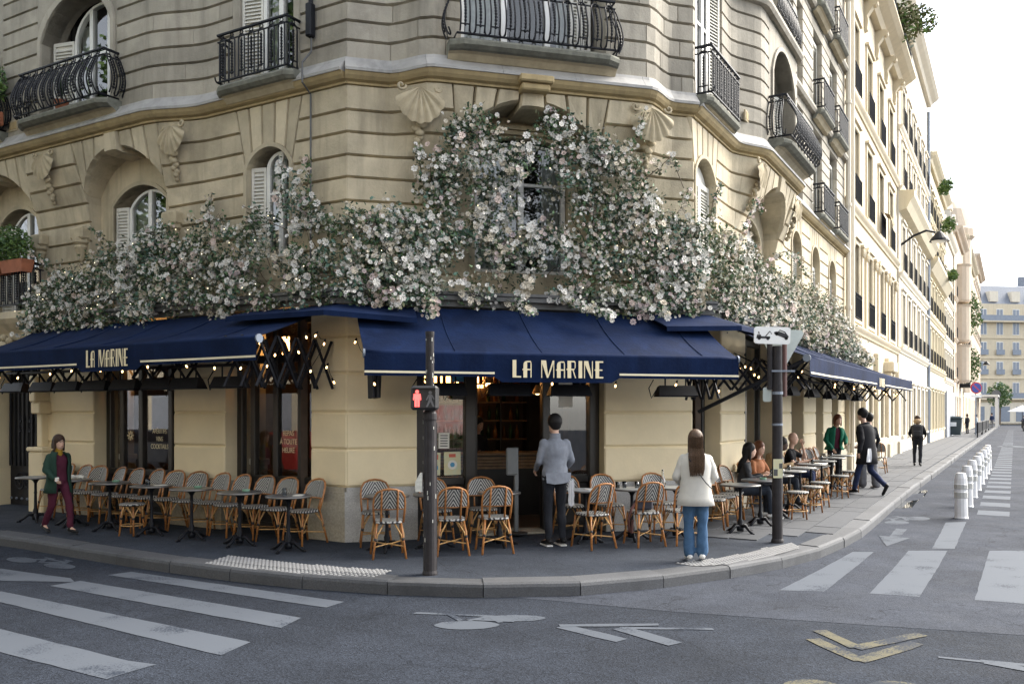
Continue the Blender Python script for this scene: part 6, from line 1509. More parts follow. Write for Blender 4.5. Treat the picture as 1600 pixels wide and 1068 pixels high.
for i, f in enumerate(mb.f):
    zc = sum(mb.v[q][2] for q in f)/len(f); mb.m[i] = 1 if zc < .443 else 0
ST['seat'] = mb.mesh([M['weave_plain'], M['binding']], True)
mb = MB(); mb.tube([(.12,0,.435),(.145,0,.25),(.175,0,0)], .014, 7); mb.tube([(.12,-.09,.435),(.138,-.03,.33),(.146,-.003,.24)], .009, 5, mi=1); mb.tube([(.12,.09,.435),(.138,.03,.33),(.146,.003,.24)], .009, 5, mi=1); mb.tube([(.05,0,.435),(.12,0,.34),(.143,0,.26)], .009, 5, mi=1); mb.tube([(.143,0,.265),(.147,0,.235)], .019, 8, mi=2)
ST['leg'] = mb.mesh([M['rattan'], M['rattan_pale'], M['binding']], True); ST['ring'] = MB().tube([(.155*cos(i*pi/10), .155*sin(i*pi/10), .15) for i in range(20)], .009, 5, closed=True).mesh(M['rattan_pale'], True)
def stool(x, y, label):
    t = empty('rattan_stool', (x, y, gz(y)+KH), rng.uniform(0,1.5), label, 'stool', 'rattan stools on the terrace')
    ob('seat', ST['seat'], None, t); ob('foot_ring', ST['ring'], None, t)
    for i in range(4): ob('leg', ST['leg'], None, t, (0,0,0), i*pi/2)
def build_table(m_):
    t = {}
    t['table_top'] = MB().lathe([(.0,.700),(.275,.700),(.29,.704),(.29,.722),(.283,.727),(.0,.727)], 28).mesh(M[m_]); t['rim'] = MB().lathe([(.2905,.700),(.296,.702),(.296,.724),(.2905,.726)], 28, cap=False).mesh(M['rim'], True)
    t['column'] = MB().lathe([(.05,.03),(.055,.08),(.035,.12),(.042,.17),(.026,.22),(.021,.45),(.026,.47),(.021,.49),(.021,.62),(.04,.66),(.09,.70)], 14).mesh(M['iron'], True)
    mb = MB().tube([(.02,0,.10),(.10,0,.115),(.17,0,.055),(.235,0,.018)], [.03,.024,.02,.022], 7); mb.tube([(.205,0,.0),(.26,0,.0),(.262,0,.022)], .018, 6); t['foot'] = mb.mesh(M['iron'], True); return t
TB = build_table('table_top'); TP = build_table('table_pale')
def table(x, y, label, kind=None, r=1.0):
    T_ = kind or TB; t = empty('bistro_table', (x, y, gz(y)+KH), rng.uniform(0,1.5), label, 'table', 'round bistro tables on the terrace')
    for nm in ('table_top', 'rim', 'column'): ob(nm, T_[nm], None, t)
    for i in range(4): ob('foot', T_['foot'], None, t, (0,0,0), i*pi/2+.4)
    return t
G_L, G_C, G_R = 'bistro chairs along the left street front', 'bistro chairs at the corner', 'bistro chairs along the right street front'
xl = [-6.15+.478*i for i in range(13)]
for i, x in enumerate(xl):
    p = W2('L', x, .40+rng.uniform(-.03,.03)); chair(p[0], p[1], ANG['L']+rng.uniform(-.22,.22), 'striped bistro chair along the left wall, %s from the iron door' % ORD[i], G_L)
tl = [-5.75, -4.78, -3.84, -2.88, -2.02, -1.06, -.16]
for i, x in enumerate(tl):
    p = W2('L', x, .96); table(p[0], p[1], 'round bistro table on the left street front, %s from the iron door' % ORD[i], TP if i == 0 else TB)
p = W2('L', -3.10, 1.12); stool(p[0], p[1], 'low rattan stool at the kerb side of the left-hand tables')
rc = [.36, 1.20, 1.86, 3.16, 3.74, 4.56]; fc = [.42, 1.22, 1.80, 3.16, 3.90, 4.46]; tc = [.46, 1.10, 1.98, 3.22, 3.92, 4.60]
CW = ['left of the signal post', 'partly behind the signal post', 'left of the open doorway', 'right of the waiting man', 'before the right-hand pier', 'behind the woman in the white coat']
for i in range(6):
    p = W2('C', rc[i], .40); chair(p[0], p[1], ANG['C']+rng.uniform(-.12,.12), 'striped bistro chair against the corner wall, %s' % CW[i], G_C)
    p = W2('C', fc[i], 1.30+(.0 if i < 3 else .02)); chair(p[0], p[1], ANG['C']+pi+rng.uniform(-.14,.14)+(.2 if i == 3 else 0), 'striped bistro chair seen from behind, %s' % CW[i], G_C)
    p = W2('C', tc[i], .86); table(p[0], p[1], 'round bistro table at the corner, %s' % CW[i], TB if i < 3 else TP)
xr = [.02, .48, .94, 1.40, 2.32, 3.35, 3.85, 4.95, 5.45, 6.0, 6.5, 7.0, 7.5, 8.0, 8.5, 9.0]
for i, x in enumerate(xr):
    n = .36 if i > 3 else .30; p = W2('R', x, n); chair(p[0], p[1], ANG['R']+rng.uniform(-.2,.2), 'striped bistro chair facing the right street, %s from the corner' % ORD[i], G_R)
tr_ = [-.22, .72, 1.72, 2.75, 3.65, 4.65, 5.75, 6.9, 8.1]
for i, x in enumerate(tr_):
    p = W2('R', x, .86 if i else .80); table(p[0], p[1], 'round bistro table along the right street, %s from the corner' % ORD[i], TB if i < 3 else TP)
for i, (x, n) in enumerate(((1.72, 1.22), (2.75, 1.25), (3.65, 1.22), (5.35, 1.28), (6.6, 1.28))):
    p = W2('R', x, n); stool(p[0], p[1], 'rattan stool on the kerb side of the right-hand tables, %s from the sign post' % ORD[i])
p = W2('R', 13.4, 1.0); chair(p[0], p[1], ANG['R']+pi*.5, 'lone bistro chair at the far end of the right-hand terrace', G_R)
# things on the tables
gl = MB().lathe([(.0,0),(.028,0),(.034,.09),(.0315,.09),(.026,.008),(.0,.008)], 12).mesh(M['tumbler'], True)
def onT(fr, x, n, z=.727): p = W2(fr, x, n); return (p[0], p[1], gz(p[1])+KH+z)
for i, (fr, x, n, lb) in enumerate((('C',3.72,.82,'clear tumbler on the table before the right-hand pier, by the wall chair'), ('C',3.84,.78,'clear tumbler in the middle of the table before the right-hand pier'), ('C',4.0,.85,'clear tumbler at the right of the table before the right-hand pier'),
     ('R',1.70,.80,'clear glass on the table between the two seated women'), ('R',1.82,.95,'second clear glass near the sign post table edge'), ('R',4.60,.90,'tall water glass in front of the bald man'))):
    ob('drinking_glass', gl, None, None, onT(fr, x, n), label=lb, cat='glass')
mat('carafe_green', (.2,.35,.25), .1, 0)
ob('water_bottle', MB().lathe([(.0,0),(.04,0),(.045,.06),(.03,.13),(.014,.17),(.014,.25),(.0,.25)], 12).mesh(M['tumbler'], True), None, None, onT('C', 4.42, .80), label='slim clear water bottle on the corner table behind the woman in white', cat='bottle')
ns = ob('crumpled_napkins', MB().ball((0,0,.03),(.10,.07,.03),9,6).ball((.12,.03,.03),(.08,.06,.03),8,5).ball((-.1,.05,.025),(.05,.05,.03),7,5), M['paper'], None, onT('L', -4.80, .96), label='heap of white napkins on the second left-hand table', cat='napkins')
for v in ns.data.vertices: v.co += Vector((rng.uniform(-.02,.02), rng.uniform(-.02,.02), rng.uniform(-.005,.02)))
pg = empty('pepper_pot', onT('L', -4.90, .98), 0, 'small dark pepper pot beside the white napkins', 'pepper pot'); ob('body', MB().lathe([(.022,0),(.026,.03),(.018,.06),(.022,.075),(.0,.085)], 10), M['black_box'], pg)
ob('menu_card', MB().box(-.15,.15,-.1,.1,0,.012), M['paper'], None, onT('R', 4.72, 1.02), .9, label='white folded menu on the table beside the bald man', cat='menu')
ob('menu_card', MB().box(-.1,.1,-.08,.08,0,.01), M['paper'], None, onT('C', 3.30, .93), .4, label='pale menu card on the table right of the waiting man', cat='menu')
ob('plate', MB().lathe([(.0,0),(.06,0),(.10,.012),(.098,.016),(.0,.008)], 18), M['plastic_white'], None, onT('R', 1.62, .92), label='white plate between the two seated women', cat='plate')
for i, (fr, x, n) in enumerate((('C',.52,.9),('C',1.98,.80),('R',.72,.9))):
    ob('ashtray', MB().lathe([(.0,.004),(.05,.004),(.055,.03),(.05,.03),(.045,.01),(.0,.01)], 14), M['carafe_green'], None, onT(fr, x, n), label='small glass ashtray on the table '+('left of the signal post','left of the open doorway','second from the corner along the right street')[i], cat='ashtray')
# bag hung in the chair before the right-hand pier
p = W2('C', 3.90, 1.22); bg_ = empty('hand_bag', (p[0], p[1], gz(p[1])+KH+.47), ANG['C']+pi, 'dark navy bag lying on the chair before the right-hand pier', 'bag')
ob('body', MB().cbox(-.13,.13,.02,.14,0,.15,.03), mat('bag_navy', (.02,.022,.04), .5, .15, 9), bg_); ob('strap', MB().tube([(.12,.1,.1),(.2,.14,.02),(.24,.14,-.12),(.22,.12,-.28),(.19,.13,-.30),(.18,.14,-.12)], .02, 6), mat('bag_strap', (.09,.03,.025), .5, .1, 9), bg_)
# menu lectern by the door
t = empty('menu_stand', (W2('C', 2.42, .12)[0], W2('C', 2.42, .12)[1], .21), ANG['C'], 'slim grey steel menu stand in the doorway', 'stand')
mat('stand_grey', (.17,.18,.185), .45, .1, 6); ob('post', MB().cbox(-.03,.03,-.03,.03,.03,1.25,.008), M['stand_grey'], t); ob('base', MB().lathe([(.0,0),(.17,0),(.17,.02),(.0,.03)], 18), M['black_box'], t); ob('holder', MB().cbox(-.16,.02,-.06,-.03,.85,1.25,.02), M['stand_grey'], t)

for i, x in enumerate((-3.84, -2.02, -1.06)):
    ob('ashtray', MB().lathe([(.0,.004),(.05,.004),(.055,.03),(.05,.03),(.045,.01),(.0,.01)], 14), M['carafe_green'], None, onT('L', x+.06, .90), label='small glass ashtray on the %s left-hand table' % ('third', 'fifth', 'sixth')[i], cat='ashtray')
for i, x in enumerate((-2.88, -.16)):
    ob('drinking_glass', gl, None, None, onT('L', x-.05, .98), label='clear tumbler on the %s left-hand table' % ('fourth', 'seventh')[i], cat='glass'); ob('menu_card', MB().box(-.09,.09,-.06,.06,0,.006), M['paper'], None, onT('L', x+.12, .90), .6+i, label='small pale menu card on the %s left-hand table' % ('fourth', 'seventh')[i], cat='menu')
for i, x in enumerate((2.75, 5.75, 6.9)):
    ob('drinking_glass', gl, None, None, onT('R', x+.05, .84), label='clear tumbler on the %s right-hand table from the corner' % ('fourth', 'seventh', 'eighth')[i], cat='glass')
# ------------------------------------------------------------------ people
def remesh(mb, vox, smooth=6):
    me = bpy.data.meshes.new('tmp'); me.from_pydata(mb.v, [], mb.f); me.update()
    o = bpy.data.objects.new('tmp', me)
    m_ = o.modifiers.new('r', 'REMESH'); m_.mode = 'VOXEL'; m_.voxel_size = vox
    s_ = o.modifiers.new('s', 'SMOOTH'); s_.factor = .5; s_.iterations = smooth
    r = evaluated(o)
    r.polygons.foreach_set('use_smooth', [True]*len(r.polygons)); return r
from mathutils import noise as mnoise
def folds(me, amp, fx=9, fz=14, seed=0):
    me.update(); vs = me.vertices
    if len(vs) > 14000: return me
    for v in vs:
        c = v.co; k = mnoise.noise(Vector((c.x*fx+seed, c.y*fx, c.z*fz*.5)))+.6*mnoise.noise(Vector((c.x*fx*2.3, c.y*fx*2.3+seed, c.z*fz+c.x*fz)))
        v.co = c+v.normal*amp*k
    return me
def capsule(mb, a, b, ra, rb, n=10, flat=1.0):
    a, b = Vector(a), Vector(b); d = b-a; l = max(d.length, 1e-4); d = d/l
    pts = [a-d*ra*.95, a-d*ra*.7, a]+[a+(b-a)*t for t in (.33,.66)]+[b, b+d*rb*.7, b+d*rb*.95]
    rr = [ra*.25, ra*.72, ra, ra*.67+rb*.33, ra*.33+rb*.67, rb, rb*.72, rb*.25]
    mb.tube(pts, rr, n, flat=flat)
def loft(mb, rings, n=18, tilt=None):
    """rings: (cx, cy, z, rx, ry)"""
    rows = [[(cx+rx*cos(2*pi*i/n), cy+ry*sin(2*pi*i/n), z) for i in range(n)] for cx, cy, z, rx, ry in rings]
    mb.grid(rows, 0, True); k = len(mb.v); mb.f += [tuple(range(k-n*len(rows), k-n*(len(rows)-1)))[::-1], tuple(range(k-n, k))]; mb.m += [0, 0]
mat('skin', (.60,.38,.28), .55, .08, 20); mat('skin_dark', (.075,.042,.03), .5, .1, 20)
mat('hair_brown', (.045,.026,.018), .55, .3, 40, spec=.2); mat('hair_long', (.105,.066,.042), .5, .4, 60, streak=.5, spec=.3); mat('hair_black', (.012,.011,.011), .55, .2, 40, spec=.2); mat('hair_auburn', (.10,.035,.015), .5, .3, 40, spec=.25)
for nm, c in (('coat_green', (.018,.045,.032)), ('plum', (.075,.014,.030)), ('mustard', (.30,.18,.02)), ('shirt_grey', (.20,.215,.25)), ('black_cloth', (.012,.012,.015)), ('trouser_black', (.016,.018,.024)), ('white_coat', (.60,.58,.53)), ('denim', (.055,.115,.21)), ('charcoal', (.035,.037,.042)), ('jeans_dark', (.022,.028,.04)), ('orange_top', (.32,.13,.06)), ('tan', (.33,.235,.14)), ('white_cloth', (.72,.72,.74)), ('green_jacket', (.01,.12,.07)), ('navy_trouser', (.02,.03,.075)), ('grey_trouser', (.16,.16,.17)), ('shoe_white', (.70,.69,.66)), ('shoe_black', (.012,.012,.013)), ('rucksack', (.03,.03,.033)), ('pale_blue', (.35,.45,.55))):
    mat(nm, c, .85 if 'shoe' not in nm else .4, .05 if 'white' in nm else .14, 14, .12, 70, obj=True, spec=.25)
mat('mouth', (.30,.09,.08), .5, 0); mat('eye', (.02,.015,.012), .3, 0)
STAND = dict(pelvis=(0,0,.95), chest=(0,.0,1.27), neck=(0,.01,1.47), head=(0,-.02,1.61), sh=(.160,.0,1.37), el=[(.235,.03,1.13),(-.235,.03,1.13)], wr=[(.235,-.06,.89),(-.235,-.06,.89)], hip=(.088,0,.92), kn=[(.095,-.02,.50),(-.095,-.02,.50)], an=[(.095,.03,.09),(-.095,.03,.09)], toe=[(.11,-.16,.035),(-.11,-.16,.035)])
def pose(**k): p = dict(STAND); p.update(k); return p
def lerp(a, b, t): return tuple(a[i]+(b[i]-a[i])*t for i in range(3))
def person(loc, rot, h, P, label, top, legs, hair, skin='skin', shoes='shoe_black', hairst='short', coat=None, coat_len=.0, sleeves=True, wide=1.0, vox=.018, face=True, top_len=.90, legw=1.0, lw_flare=1.0, head_turn=(0,0)):
    k = h/1.75; t = empty('person', loc, rot, label, 'person'); t.scale = (k, k, k)
    pel, che, nec, hd = P['pelvis'], P['chest'], P['neck'], P['head']
    shx = P['sh'][0]; S = [(che[0]+s*shx, che[1]+P['sh'][1], che[2]+P['sh'][2]-1.27) for s in (1, -1)]
    Hp = [(pel[0]+s*P['hip'][0], pel[1]+P['hip'][1], pel[2]-.03) for s in (1, -1)]
    def torso(mb, g, zlo, flare=1.0):
        def at(u): q = lerp(pel, che, u) if u <= 1 else lerp(che, nec, u-1); return q
        rings = []
        for u, rx, ry in ((zlo, .165*flare, .115*flare), (-.08, .162, .112), (.15, .158, .108), (.4, .140, .100), (.65, .148, .103), (.9, .165, .108), (1.15, .170, .104), (1.38, .155, .092), (1.62, .095, .072), (1.85, .055, .058)):
            if u < zlo: continue
            q = at(u) if u >= 0 else (pel[0], pel[1], pel[2]+u*.32)
            rings.append((q[0], q[1], q[2], rx*wide+g, ry*wide+g))
        loft(mb, rings)
    # the body itself, one surface
    b = MB(); torso(b, -.012, -.10); capsule(b, nec, lerp(nec, hd, .6), .055, .052)
    hx, hy, hz = hd
    b.ball((hx, hy, hz+.025), (.082, .100, .110), 14, 10); b.ball((hx, hy-.025, hz-.06), (.062, .072, .066), 12, 8); b.ball((hx, hy-.10, hz-.015), (.014, .02, .024), 8, 6)
    for s in (1, -1): b.ball((hx+s*.078, hy+.01, hz-.005), (.012, .022, .032), 8, 6)
    for i, s in enumerate((1, -1)):
        capsule(b, S[i], P['el'][i], .042, .036); capsule(b, P['el'][i], P['wr'][i], .036, .026)
        capsule(b, Hp[i], P['kn'][i], .075, .05); capsule(b, P['kn'][i], P['an'][i], .05, .036); capsule(b, P['an'][i], P['toe'][i], .036, .028)
        d = (Vector(P['wr'][i])-Vector(P['el'][i])).normalized(); w_ = Vector(P['wr'][i]); capsule(b, w_, w_+d*.07, .028, .03, flat=.6)
    me = remesh(b, vox); body = ob('body', me, None, t); me.materials.append(M[skin])
    for i, s in enumerate((1, -1)):                             # five fingers, bent, rooted in the palm
        d = (Vector(P['wr'][i])-Vector(P['el'][i])).normalized(); w_ = Vector(P['wr'][i])+d*.075; sd_ = Vector((0,1,0))-d*d.y; sd_ = sd_.normalized() if sd_.length > .1 else Vector((1,0,0)); inn = d.cross(sd_)*s*-1; hm_ = MB()
        for f, (o_, ln) in enumerate(((-.026,.055),(-.009,.068),(.009,.064),(.025,.05))):
            a = w_+sd_*o_; m2 = a+d*ln*.55+inn*.008; e = m2+d*ln*.35+inn*.022; hm_.tube([a-d*.02, a, m2, e], [.009,.0085,.008,.006], 6)
        a = w_-d*.05-sd_*.03; hm_.tube([a, a+d*.03-sd_*.018+inn*.01, a+d*.06-sd_*.02+inn*.02], [.01,.009,.006], 6)
        ob('fingers', hm_, M[skin], t, smooth=True)
    if face:
        for s in (1, -1): ob('eye', MB().ball((hx+s*.030, hy-.088, hz+.012), (.011,.006,.007), 8, 5), M['eye'], t); ob('brow', MB().tube([(hx+s*.016,hy-.092,hz+.034),(hx+s*.048,hy-.083,hz+.034)], .004, 4), M[hair], t)
        ob('mouth', MB().ball((hx, hy-.092, hz-.062), (.022,.006,.007), 8, 5), M['mouth'], t)
    # trousers
    g = MB(); loft(g, [(pel[0], pel[1], pel[2]+.06, .152*wide, .108*wide), (pel[0], pel[1], pel[2]-.02, .166*wide, .118*wide), (pel[0], pel[1], pel[2]-.09, .15*wide, .11*wide)])
    for i in (0, 1):
        a2 = lerp(P['kn'][i], P['an'][i], .93); capsule(g, Hp[i], P['kn'][i], .092*legw, .066*legw); capsule(g, P['kn'][i], a2, .066*legw, .054*legw*lw_flare)
    me = remesh(g, vox); folds(me, .010, 10, 16, loc[0]); me.materials.append(M[legs]); ob('trousers', me, None, t)
    # upper garment
    g = MB(); torso(g, .006, -.25 if coat is None else -.15)
    if coat is None and sleeves:
        for i in (0, 1): capsule(g, S[i], P['el'][i], .060, .048); capsule(g, P['el'][i], lerp(P['el'][i], P['wr'][i], .92 if sleeves is True else .1), .047, .036)
    elif coat is None:
        for i in (0, 1): capsule(g, S[i], lerp(S[i], P['el'][i], .62), .060, .056)
    me = remesh(g, vox); folds(me, .009, 8, 18, loc[1]); me.materials.append(M[top]); ob('top', me, None, t)
    if coat:
        g = MB(); n = 22; zs = [pel[2]-coat_len, pel[2]-coat_len*.5, pel[2], (pel[2]+che[2])/2, che[2], che[2]+.12, nec[2]-.03]
        rxs = [.235, .215, .19, .185, .20, .175, .085]; rys = [.165, .15, .135, .13, .135, .12, .08]; rows = []
        for z, rx, ry in zip(zs, rxs, rys):
            u = (z-pel[2])/(che[2]-pel[2]); q = lerp(pel, che, max(0, min(1.2, u))); row = []
            for i in range(n): a = -pi/2+P.get('gap', .35)+(2*pi-2*P.get('gap', .35))*i/(n-1); row.append((q[0]+rx*wide*cos(a)*(1+.03*sin(5*a+z*9)+.02*sin(11*a+z*4)), q[1]+ry*wide*sin(a)*(1+.03*sin(4*a+z*7)), z))
            rows.append(row)
        g.grid(rows); c_ = ob('coat', g, M[coat], t, smooth=True); sd2 = c_.modifiers.new('t', 'SOLIDIFY'); sd2.thickness = .018; sd2.offset = 1
        g = MB()
        for i in (0, 1): capsule(g, S[i], P['el'][i], .068, .062); capsule(g, P['el'][i], lerp(P['el'][i], P['wr'][i], .95), .062, .050)
        capsule(g, S[0], S[1], .058, .058); me = folds(remesh(g, vox), .010, 9, 20, 3); me.materials.append(M[coat]); ob('coat_sleeves', me, None, t)
        if hairst != 'long': ob('collar', MB().tube([(nec[0]+.085*cos(a), nec[1]+.02+.075*sin(a), nec[2]-.03+.03*sin(a)) for a in [-.9+i*(pi+1.8)/12 for i in range(13)]], .022, 6), M[coat], t, smooth=True)
    for i in (0, 1):
        sh_ = MB(); an, to = Vector(P['an'][i]), Vector(P['toe'][i]); d = to-an; capsule(sh_, an+Vector((0,0,-.03))-d*.22, to, .044, .036, flat=.85); capsule(sh_, an, an+Vector((0,0,.02)), .045, .045)
        me = remesh(sh_, .012, 4); me.materials.append(M[shoes]); ob('shoe', me, None, t)
    # hair
    g = MB()
    if hairst != 'bald':
        g.ball((hx, hy+.016, hz+.050), (.100, .112, .110), 14, 9)
        if hairst in ('bob', 'long', 'wave'):
            ln = {'bob': .13, 'long': .42, 'wave': .34}[hairst]; wd = .078 if hairst == 'long' else .085
            rings = [(hx, hy+.04, hz+.08, .082, .075), (hx, hy+.05, hz, .092, .072), (hx, hy+.06, hz-.10, .092, .058)]
            if ln > .2: rings += [(hx, hy+.125, hz-.2, .108, .060), (hx, hy+.165, hz-.32, .100, .048), (hx, hy+.18, hz-ln, .082, .026)]
            loft(g, rings[::-1])
            for s in (1, -1): capsule(g, (hx+s*.075, hy+.0, hz+.04), (hx+s*.085, hy+.005, hz-min(ln, .16)), .03, .022)
        else: g.ball((hx, hy+.045, hz+.0), (.080, .065, .075), 12, 8)
        me = remesh(g, .012, 5); me.materials.append(M[hair]); ob('hair', me, None, t)
        if hairst != 'short' and vox < .019:                    # loose strands over the mass of hair
            st_ = MB()
            for q in range(150):
                a = rng.uniform(.12*pi, .88*pi)*1.0; j = rng.uniform(.98, 1.05); pts = [(hx+.02*cos(a), hy+.02, hz+.148)]
                for f, (cy, dz, rx, ry) in enumerate(((.018, .10, .078, .085), (.03, .04, .095, .09), (.05, -.03, .095, .08), (.06, -.10, .095, .062))+(((.125, -.2, .11, .064), (.165, -.32, .103, .052), (.182, -.34 if hairst == 'wave' else -.42, .09, .036)) if hairst != 'bob' else ())):
                    pts.append((hx+rx*j*cos(a)*(1+.02*sin(q+f)), hy+cy+ry*j*sin(a), hz+dz+(rng.uniform(-.05,.0) if f > 4 else 0)))
                st_.tube(pts, [.002]+[.0045]*(len(pts)-2)+[.0015], 3, cap=False)
            ob('hair_strands', st_, M[hair], t)
    return t
def gp(x, y): return (x, y, gz(y)+KH)
# woman in a green coat walking in from the left
P = pose(kn=[(.10,-.16,.52),(-.09,.06,.50)], an=[(.10,-.20,.10),(-.09,.30,.14)], toe=[(.11,-.38,.05),(-.10,.13,.05)], el=[(.24,.10,1.14),(-.25,-.02,1.14)], wr=[(.25,.14,.90),(-.20,-.22,.99)], gap=.55)
t = person(gp(-6.70,12.86), radians(58), 1.46, P, 'woman in green coat and plum suit walking past the iron door', 'plum', 'plum', 'hair_brown', hairst='bob', coat='coat_green', coat_len=.22, shoes='shoe_black')
ob('turtleneck', MB().lathe([(.075,1.38),(.066,1.45),(.062,1.52)], 14, cap=False), M['mustard'], t, smooth=True); ob('paper', MB().box(-.23,-.17,-.30,-.28,.95,1.02), M['paper'], t)
gb = MB()
for s in (1,-1): gb.tube([(s*.03+.024*cos(i*pi/5), -.118, 1.644+.020*sin(i*pi/5)) for i in range(10)], .003, 4, closed=True)
ob('spectacles', gb, M['binding'], t)
# man waiting at the door, from behind
P = pose(el=[(.235,-.0,1.13),(-.24,-.0,1.13)], wr=[(.20,-.20,1.0),(-.21,-.20,.98)], an=[(.10,.02,.09),(-.10,.03,.09)])
q = W2('C', 2.70, 1.10)
t = person(gp(*q), ANG['C']+pi+.08, 1.78, P, 'man in grey shirt and black trousers waiting at the open door, seen from behind', 'shirt_grey', 'trouser_black', 'hair_black', shoes='shoe_black', face=False, wide=1.12)
ob('shirt_collar', MB().lathe([(.075,1.43),(.07,1.50)], 14, cap=False), M['shirt_grey'], t, smooth=True); ob('shirt_tail', MB().grid([[(-.17,.13,.86),(-.06,.145,.84),(.06,.145,.83),(.17,.13,.85)],[(-.18,.12,.98),(-.06,.135,.98),(.06,.135,.98),(.18,.12,.98)]]), M['shirt_grey'], t)
mb = MB().grid([[(-.20+.01*i,.10+.03*sin(i*2.3)+.02*(j % 2),.90-.07*j+.01*sin(i)) for i in range(9)] for j in range(6)]); ob('tea_towel', mb, M['white_cloth'], None, (q[0]+.03, q[1]-.02, gz(q[1])+KH), ANG['C']+pi+.1-2*pi+pi*0, label='white cloth hanging from the waiting man\'s hip', cat='cloth', smooth=True)
for s in (1, -1): ob('sole', MB().cbox(s*.10-.045, s*.10+.045, -.19, .07, .0, .022, .006), M['shoe_white'], t)
# woman in the white coat
P = pose(el=[(.25,-.02,1.13),(-.25,-.02,1.13)], wr=[(.18,-.20,1.02),(-.18,-.20,1.02)], an=[(.085,.02,.09),(-.085,.02,.10)], gap=.12, kn=[(.09,-.03,.50),(-.09,-.0,.50)])
t = person(gp(2.24,10.62), pi-.12, 1.60, P, 'long haired woman in a white coat and blue jeans standing with her back turned', 'white_coat', 'denim', 'hair_long', hairst='long', coat='white_coat', coat_len=.20, shoes='shoe_white', face=False, legw=1.08, lw_flare=1.35)
ob('bag_strap', MB().tube([(.10,.165,1.38),(.0,.175,1.22),(-.12,.165,1.06),(-.20,.10,.98)], .008, 5), M['charcoal'], t)
# seated people along the right front
SIT = dict(pelvis=(0,.05,.53), chest=(0,.02,.85), neck=(0,-.0,1.05), head=(0,-.03,1.21), hip=(.09,0,0), kn=[(.10,-.40,.52),(-.10,-.40,.50)], an=[(.11,-.38,.10),(-.10,-.44,.10)], toe=[(.12,-.57,.04),(-.11,-.62,.04)], el=[(.24,-.08,.72),(-.24,-.08,.72)], wr=[(.14,-.30,.78),(-.14,-.30,.78)])
def sit(**k): p = pose(**SIT); p.update(k); return p
def rp(x, n): q = W2('R', x, n); return (q[0], q[1], gz(q[1])+KH-.01)
aR = ANG['R']
person(rp(1.40,.42), aR+.35, 1.66, sit(neck=(0,-.05,1.04), head=(.02,-.10,1.20), chest=(0,-.02,.85)), 'seated woman with long black hair and charcoal jumper, white trainers', 'charcoal', 'jeans_dark', 'hair_black', hairst='wave', shoes='shoe_white', face=False)
person(rp(2.32,.42), aR-.35, 1.64, sit(), 'seated woman with long auburn hair facing her friend, behind the sign post', 'orange_top', 'jeans_dark', 'hair_auburn', hairst='wave')
person(rp(3.60,.40), aR+.1, 1.72, sit(neck=(0,-.08,1.03), head=(0,-.15,1.17), wr=[(.06,-.34,.80),(-.06,-.34,.80)]), 'seated man in a tan jacket looking down at his phone', 'white_cloth', 'jeans_dark', 'hair_black', skin='skin_dark', coat='tan', coat_len=.03)
person(rp(4.95,.42), aR+.05, 1.74, sit(wr=[(.10,-.20,1.08),(-.10,-.34,.78)], el=[(.22,-.24,.82),(-.24,-.08,.72)]), 'seated bald man in a black T-shirt with a hand raised to his mouth', 'black_cloth', 'navy_trouser', 'hair_brown', hairst='bald', sleeves=False)
person(rp(8.6,.62), aR-.9, 1.68, pose(chest=(0,-.06,1.26), neck=(0,-.12,1.45), head=(0,-.18,1.60), el=[(.26,-.08,1.12),(-.26,-.05,1.12)], wr=[(.14,-.30,1.02),(-.20,-.28,.90)]), 'standing woman in a green jacket over a dark red top, behind the waiter', 'plum', 'trouser_black', 'hair_auburn', hairst='bob', coat='green_jacket', coat_len=.08)
# waiter striding past
P = pose(kn=[(.10,-.12,.52),(-.09,.02,.50)], an=[(.10,-.22,.10),(-.09,.38,.20)], toe=[(.11,-.40,.05),(-.10,.30,.04)], chest=(0,-.04,1.26), neck=(0,-.07,1.46), head=(0,-.11,1.62), el=[(.25,.06,1.13),(-.24,-.06,1.13)], wr=[(.27,.02,.88),(-.16,-.26,1.0)], gap=.05)
t = person(gp(7.40,18.15), pi+.55, 1.80, P, 'waiter in black jacket and long black apron striding away, white cloth at his hip', 'black_cloth', 'navy_trouser', 'hair_black', coat='black_cloth', coat_len=.32, face=False)
ob('hip_cloth', MB().grid([[(.10+.03*i,.17+.02*sin(i*2+j),.95-.09*j) for i in range(5)] for j in range(4)]), M['white_cloth'], t, smooth=True)
person(gp(8.02,19.55), pi+.3, 1.70, pose(kn=[(.10,-.08,.5),(-.09,.06,.5)], an=[(.10,-.10,.09),(-.09,.14,.09)], toe=[(.11,-.28,.035),(-.10,-.04,.035)]), 'person in a black top and wide grey trousers just beyond the waiter', 'black_cloth', 'grey_trouser', 'hair_black', face=False, legw=1.15, lw_flare=1.7, shoes='shoe_white')
# pedestrian with rucksack
t = person(gp(13.0,27.9), pi-.5, 1.62, pose(kn=[(.10,-.08,.5),(-.09,.06,.5)], an=[(.10,-.06,.09),(-.09,.16,.10)], toe=[(.11,-.24,.035),(-.10,-.02,.035)], el=[(.26,.03,1.13),(-.26,.03,1.13)], wr=[(.22,-.16,1.0),(-.22,-.16,1.0)]), 'pedestrian in black with a rucksack walking away along the pavement', 'black_cloth', 'trouser_black', 'hair_brown', face=False, vox=.02, wide=1.15)
ob('rucksack', MB().cbox(-.17,.17,.10,.32,1.0,1.45,.06).cbox(-.13,.13,.30,.38,1.04,1.24,.03), M['rucksack'], t); ob('hood', MB().ball((0,.07,1.55),(.13,.12,.10),10,7), M['tan'], t, smooth=True)
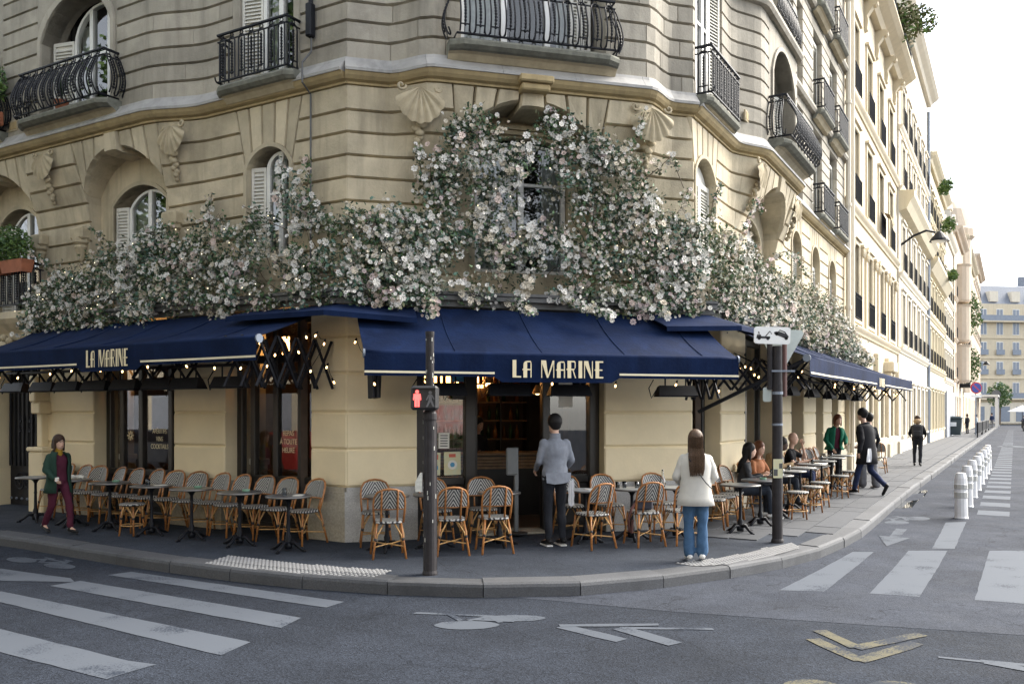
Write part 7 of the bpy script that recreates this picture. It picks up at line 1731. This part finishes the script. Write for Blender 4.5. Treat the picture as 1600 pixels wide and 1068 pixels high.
# barmaid in the dim room
person((*W2('C', 2.55, -2.95), .21), ANG['C']+.5, 1.68, pose(wr=[(.20,-.22,1.1),(-.20,-.22,1.1)]), 'barmaid with dark hair behind the wooden counter', 'black_cloth', 'trouser_black', 'hair_black', hairst='wave', vox=.02)
# distant people
person((*W2('R', 69, .9), .27), pi+.4, 1.68, pose(), 'far pedestrian with brown hair and black jacket behind the barriers', 'black_cloth', 'trouser_black', 'hair_long', hairst='bob', face=False, vox=.03)
person((*W2('R', 71, 1.5), .27), pi+1.2, 1.66, pose(), 'far pedestrian in a pale blue top behind the barriers', 'pale_blue', 'jeans_dark', 'hair_black', hairst='bob', face=False, vox=.03)
person((*W2('R', 105, 2.0), .27), pi, 1.78, pose(), 'tiny dark figure walking near the end of the street', 'navy_trouser', 'grey_trouser', 'hair_black', face=False, vox=.035)
# motor scooter rider at the picture edge
q = W2('R', 92, 5.2); sc_ = empty('motor_scooter', (q[0], q[1], .12), ANG['R']-pi/2-.1, 'dark motor scooter with red tail lamp at the right edge of the street', 'scooter')
for y in (-.65, .65): ob('wheel', MB().lathe([(.12,-.05),(.26,-.06),(.30,-.03),(.30,.03),(.26,.06),(.12,.05)], 16, (0,y,.3), ax='x'), M['binding'], sc_)
ob('body', MB().cbox(-.17,.17,.1,.85,.4,.82,.06).cbox(-.15,.15,-.5,.2,.3,.45,.04).cbox(-.2,.2,-.62,-.48,.35,1.05,.05), M['black_box'], sc_); ob('tail_lamp', MB().cbox(-.08,.08,.85,.88,.62,.72,.01), M['sign_red'], sc_); ob('handlebar', MB().tube([(-.34,-.5,1.08),(0,-.52,1.1),(.34,-.5,1.08)], .02, 6), M['iron'], sc_); ob('seat', MB().cbox(-.15,.15,-.1,.7,.82,.9,.03), M['binding'], sc_)
person((q[0], q[1], .12+.32), ANG['R']-pi/2-.1, 1.74, sit(), 'scooter rider in a dark jacket at the right edge of the street', 'navy_trouser', 'trouser_black', 'hair_black', face=False, vox=.03)

for s_ in list(bpy.data.scenes):
    if s_.name == 'tmp_eval': bpy.data.scenes.remove(s_)
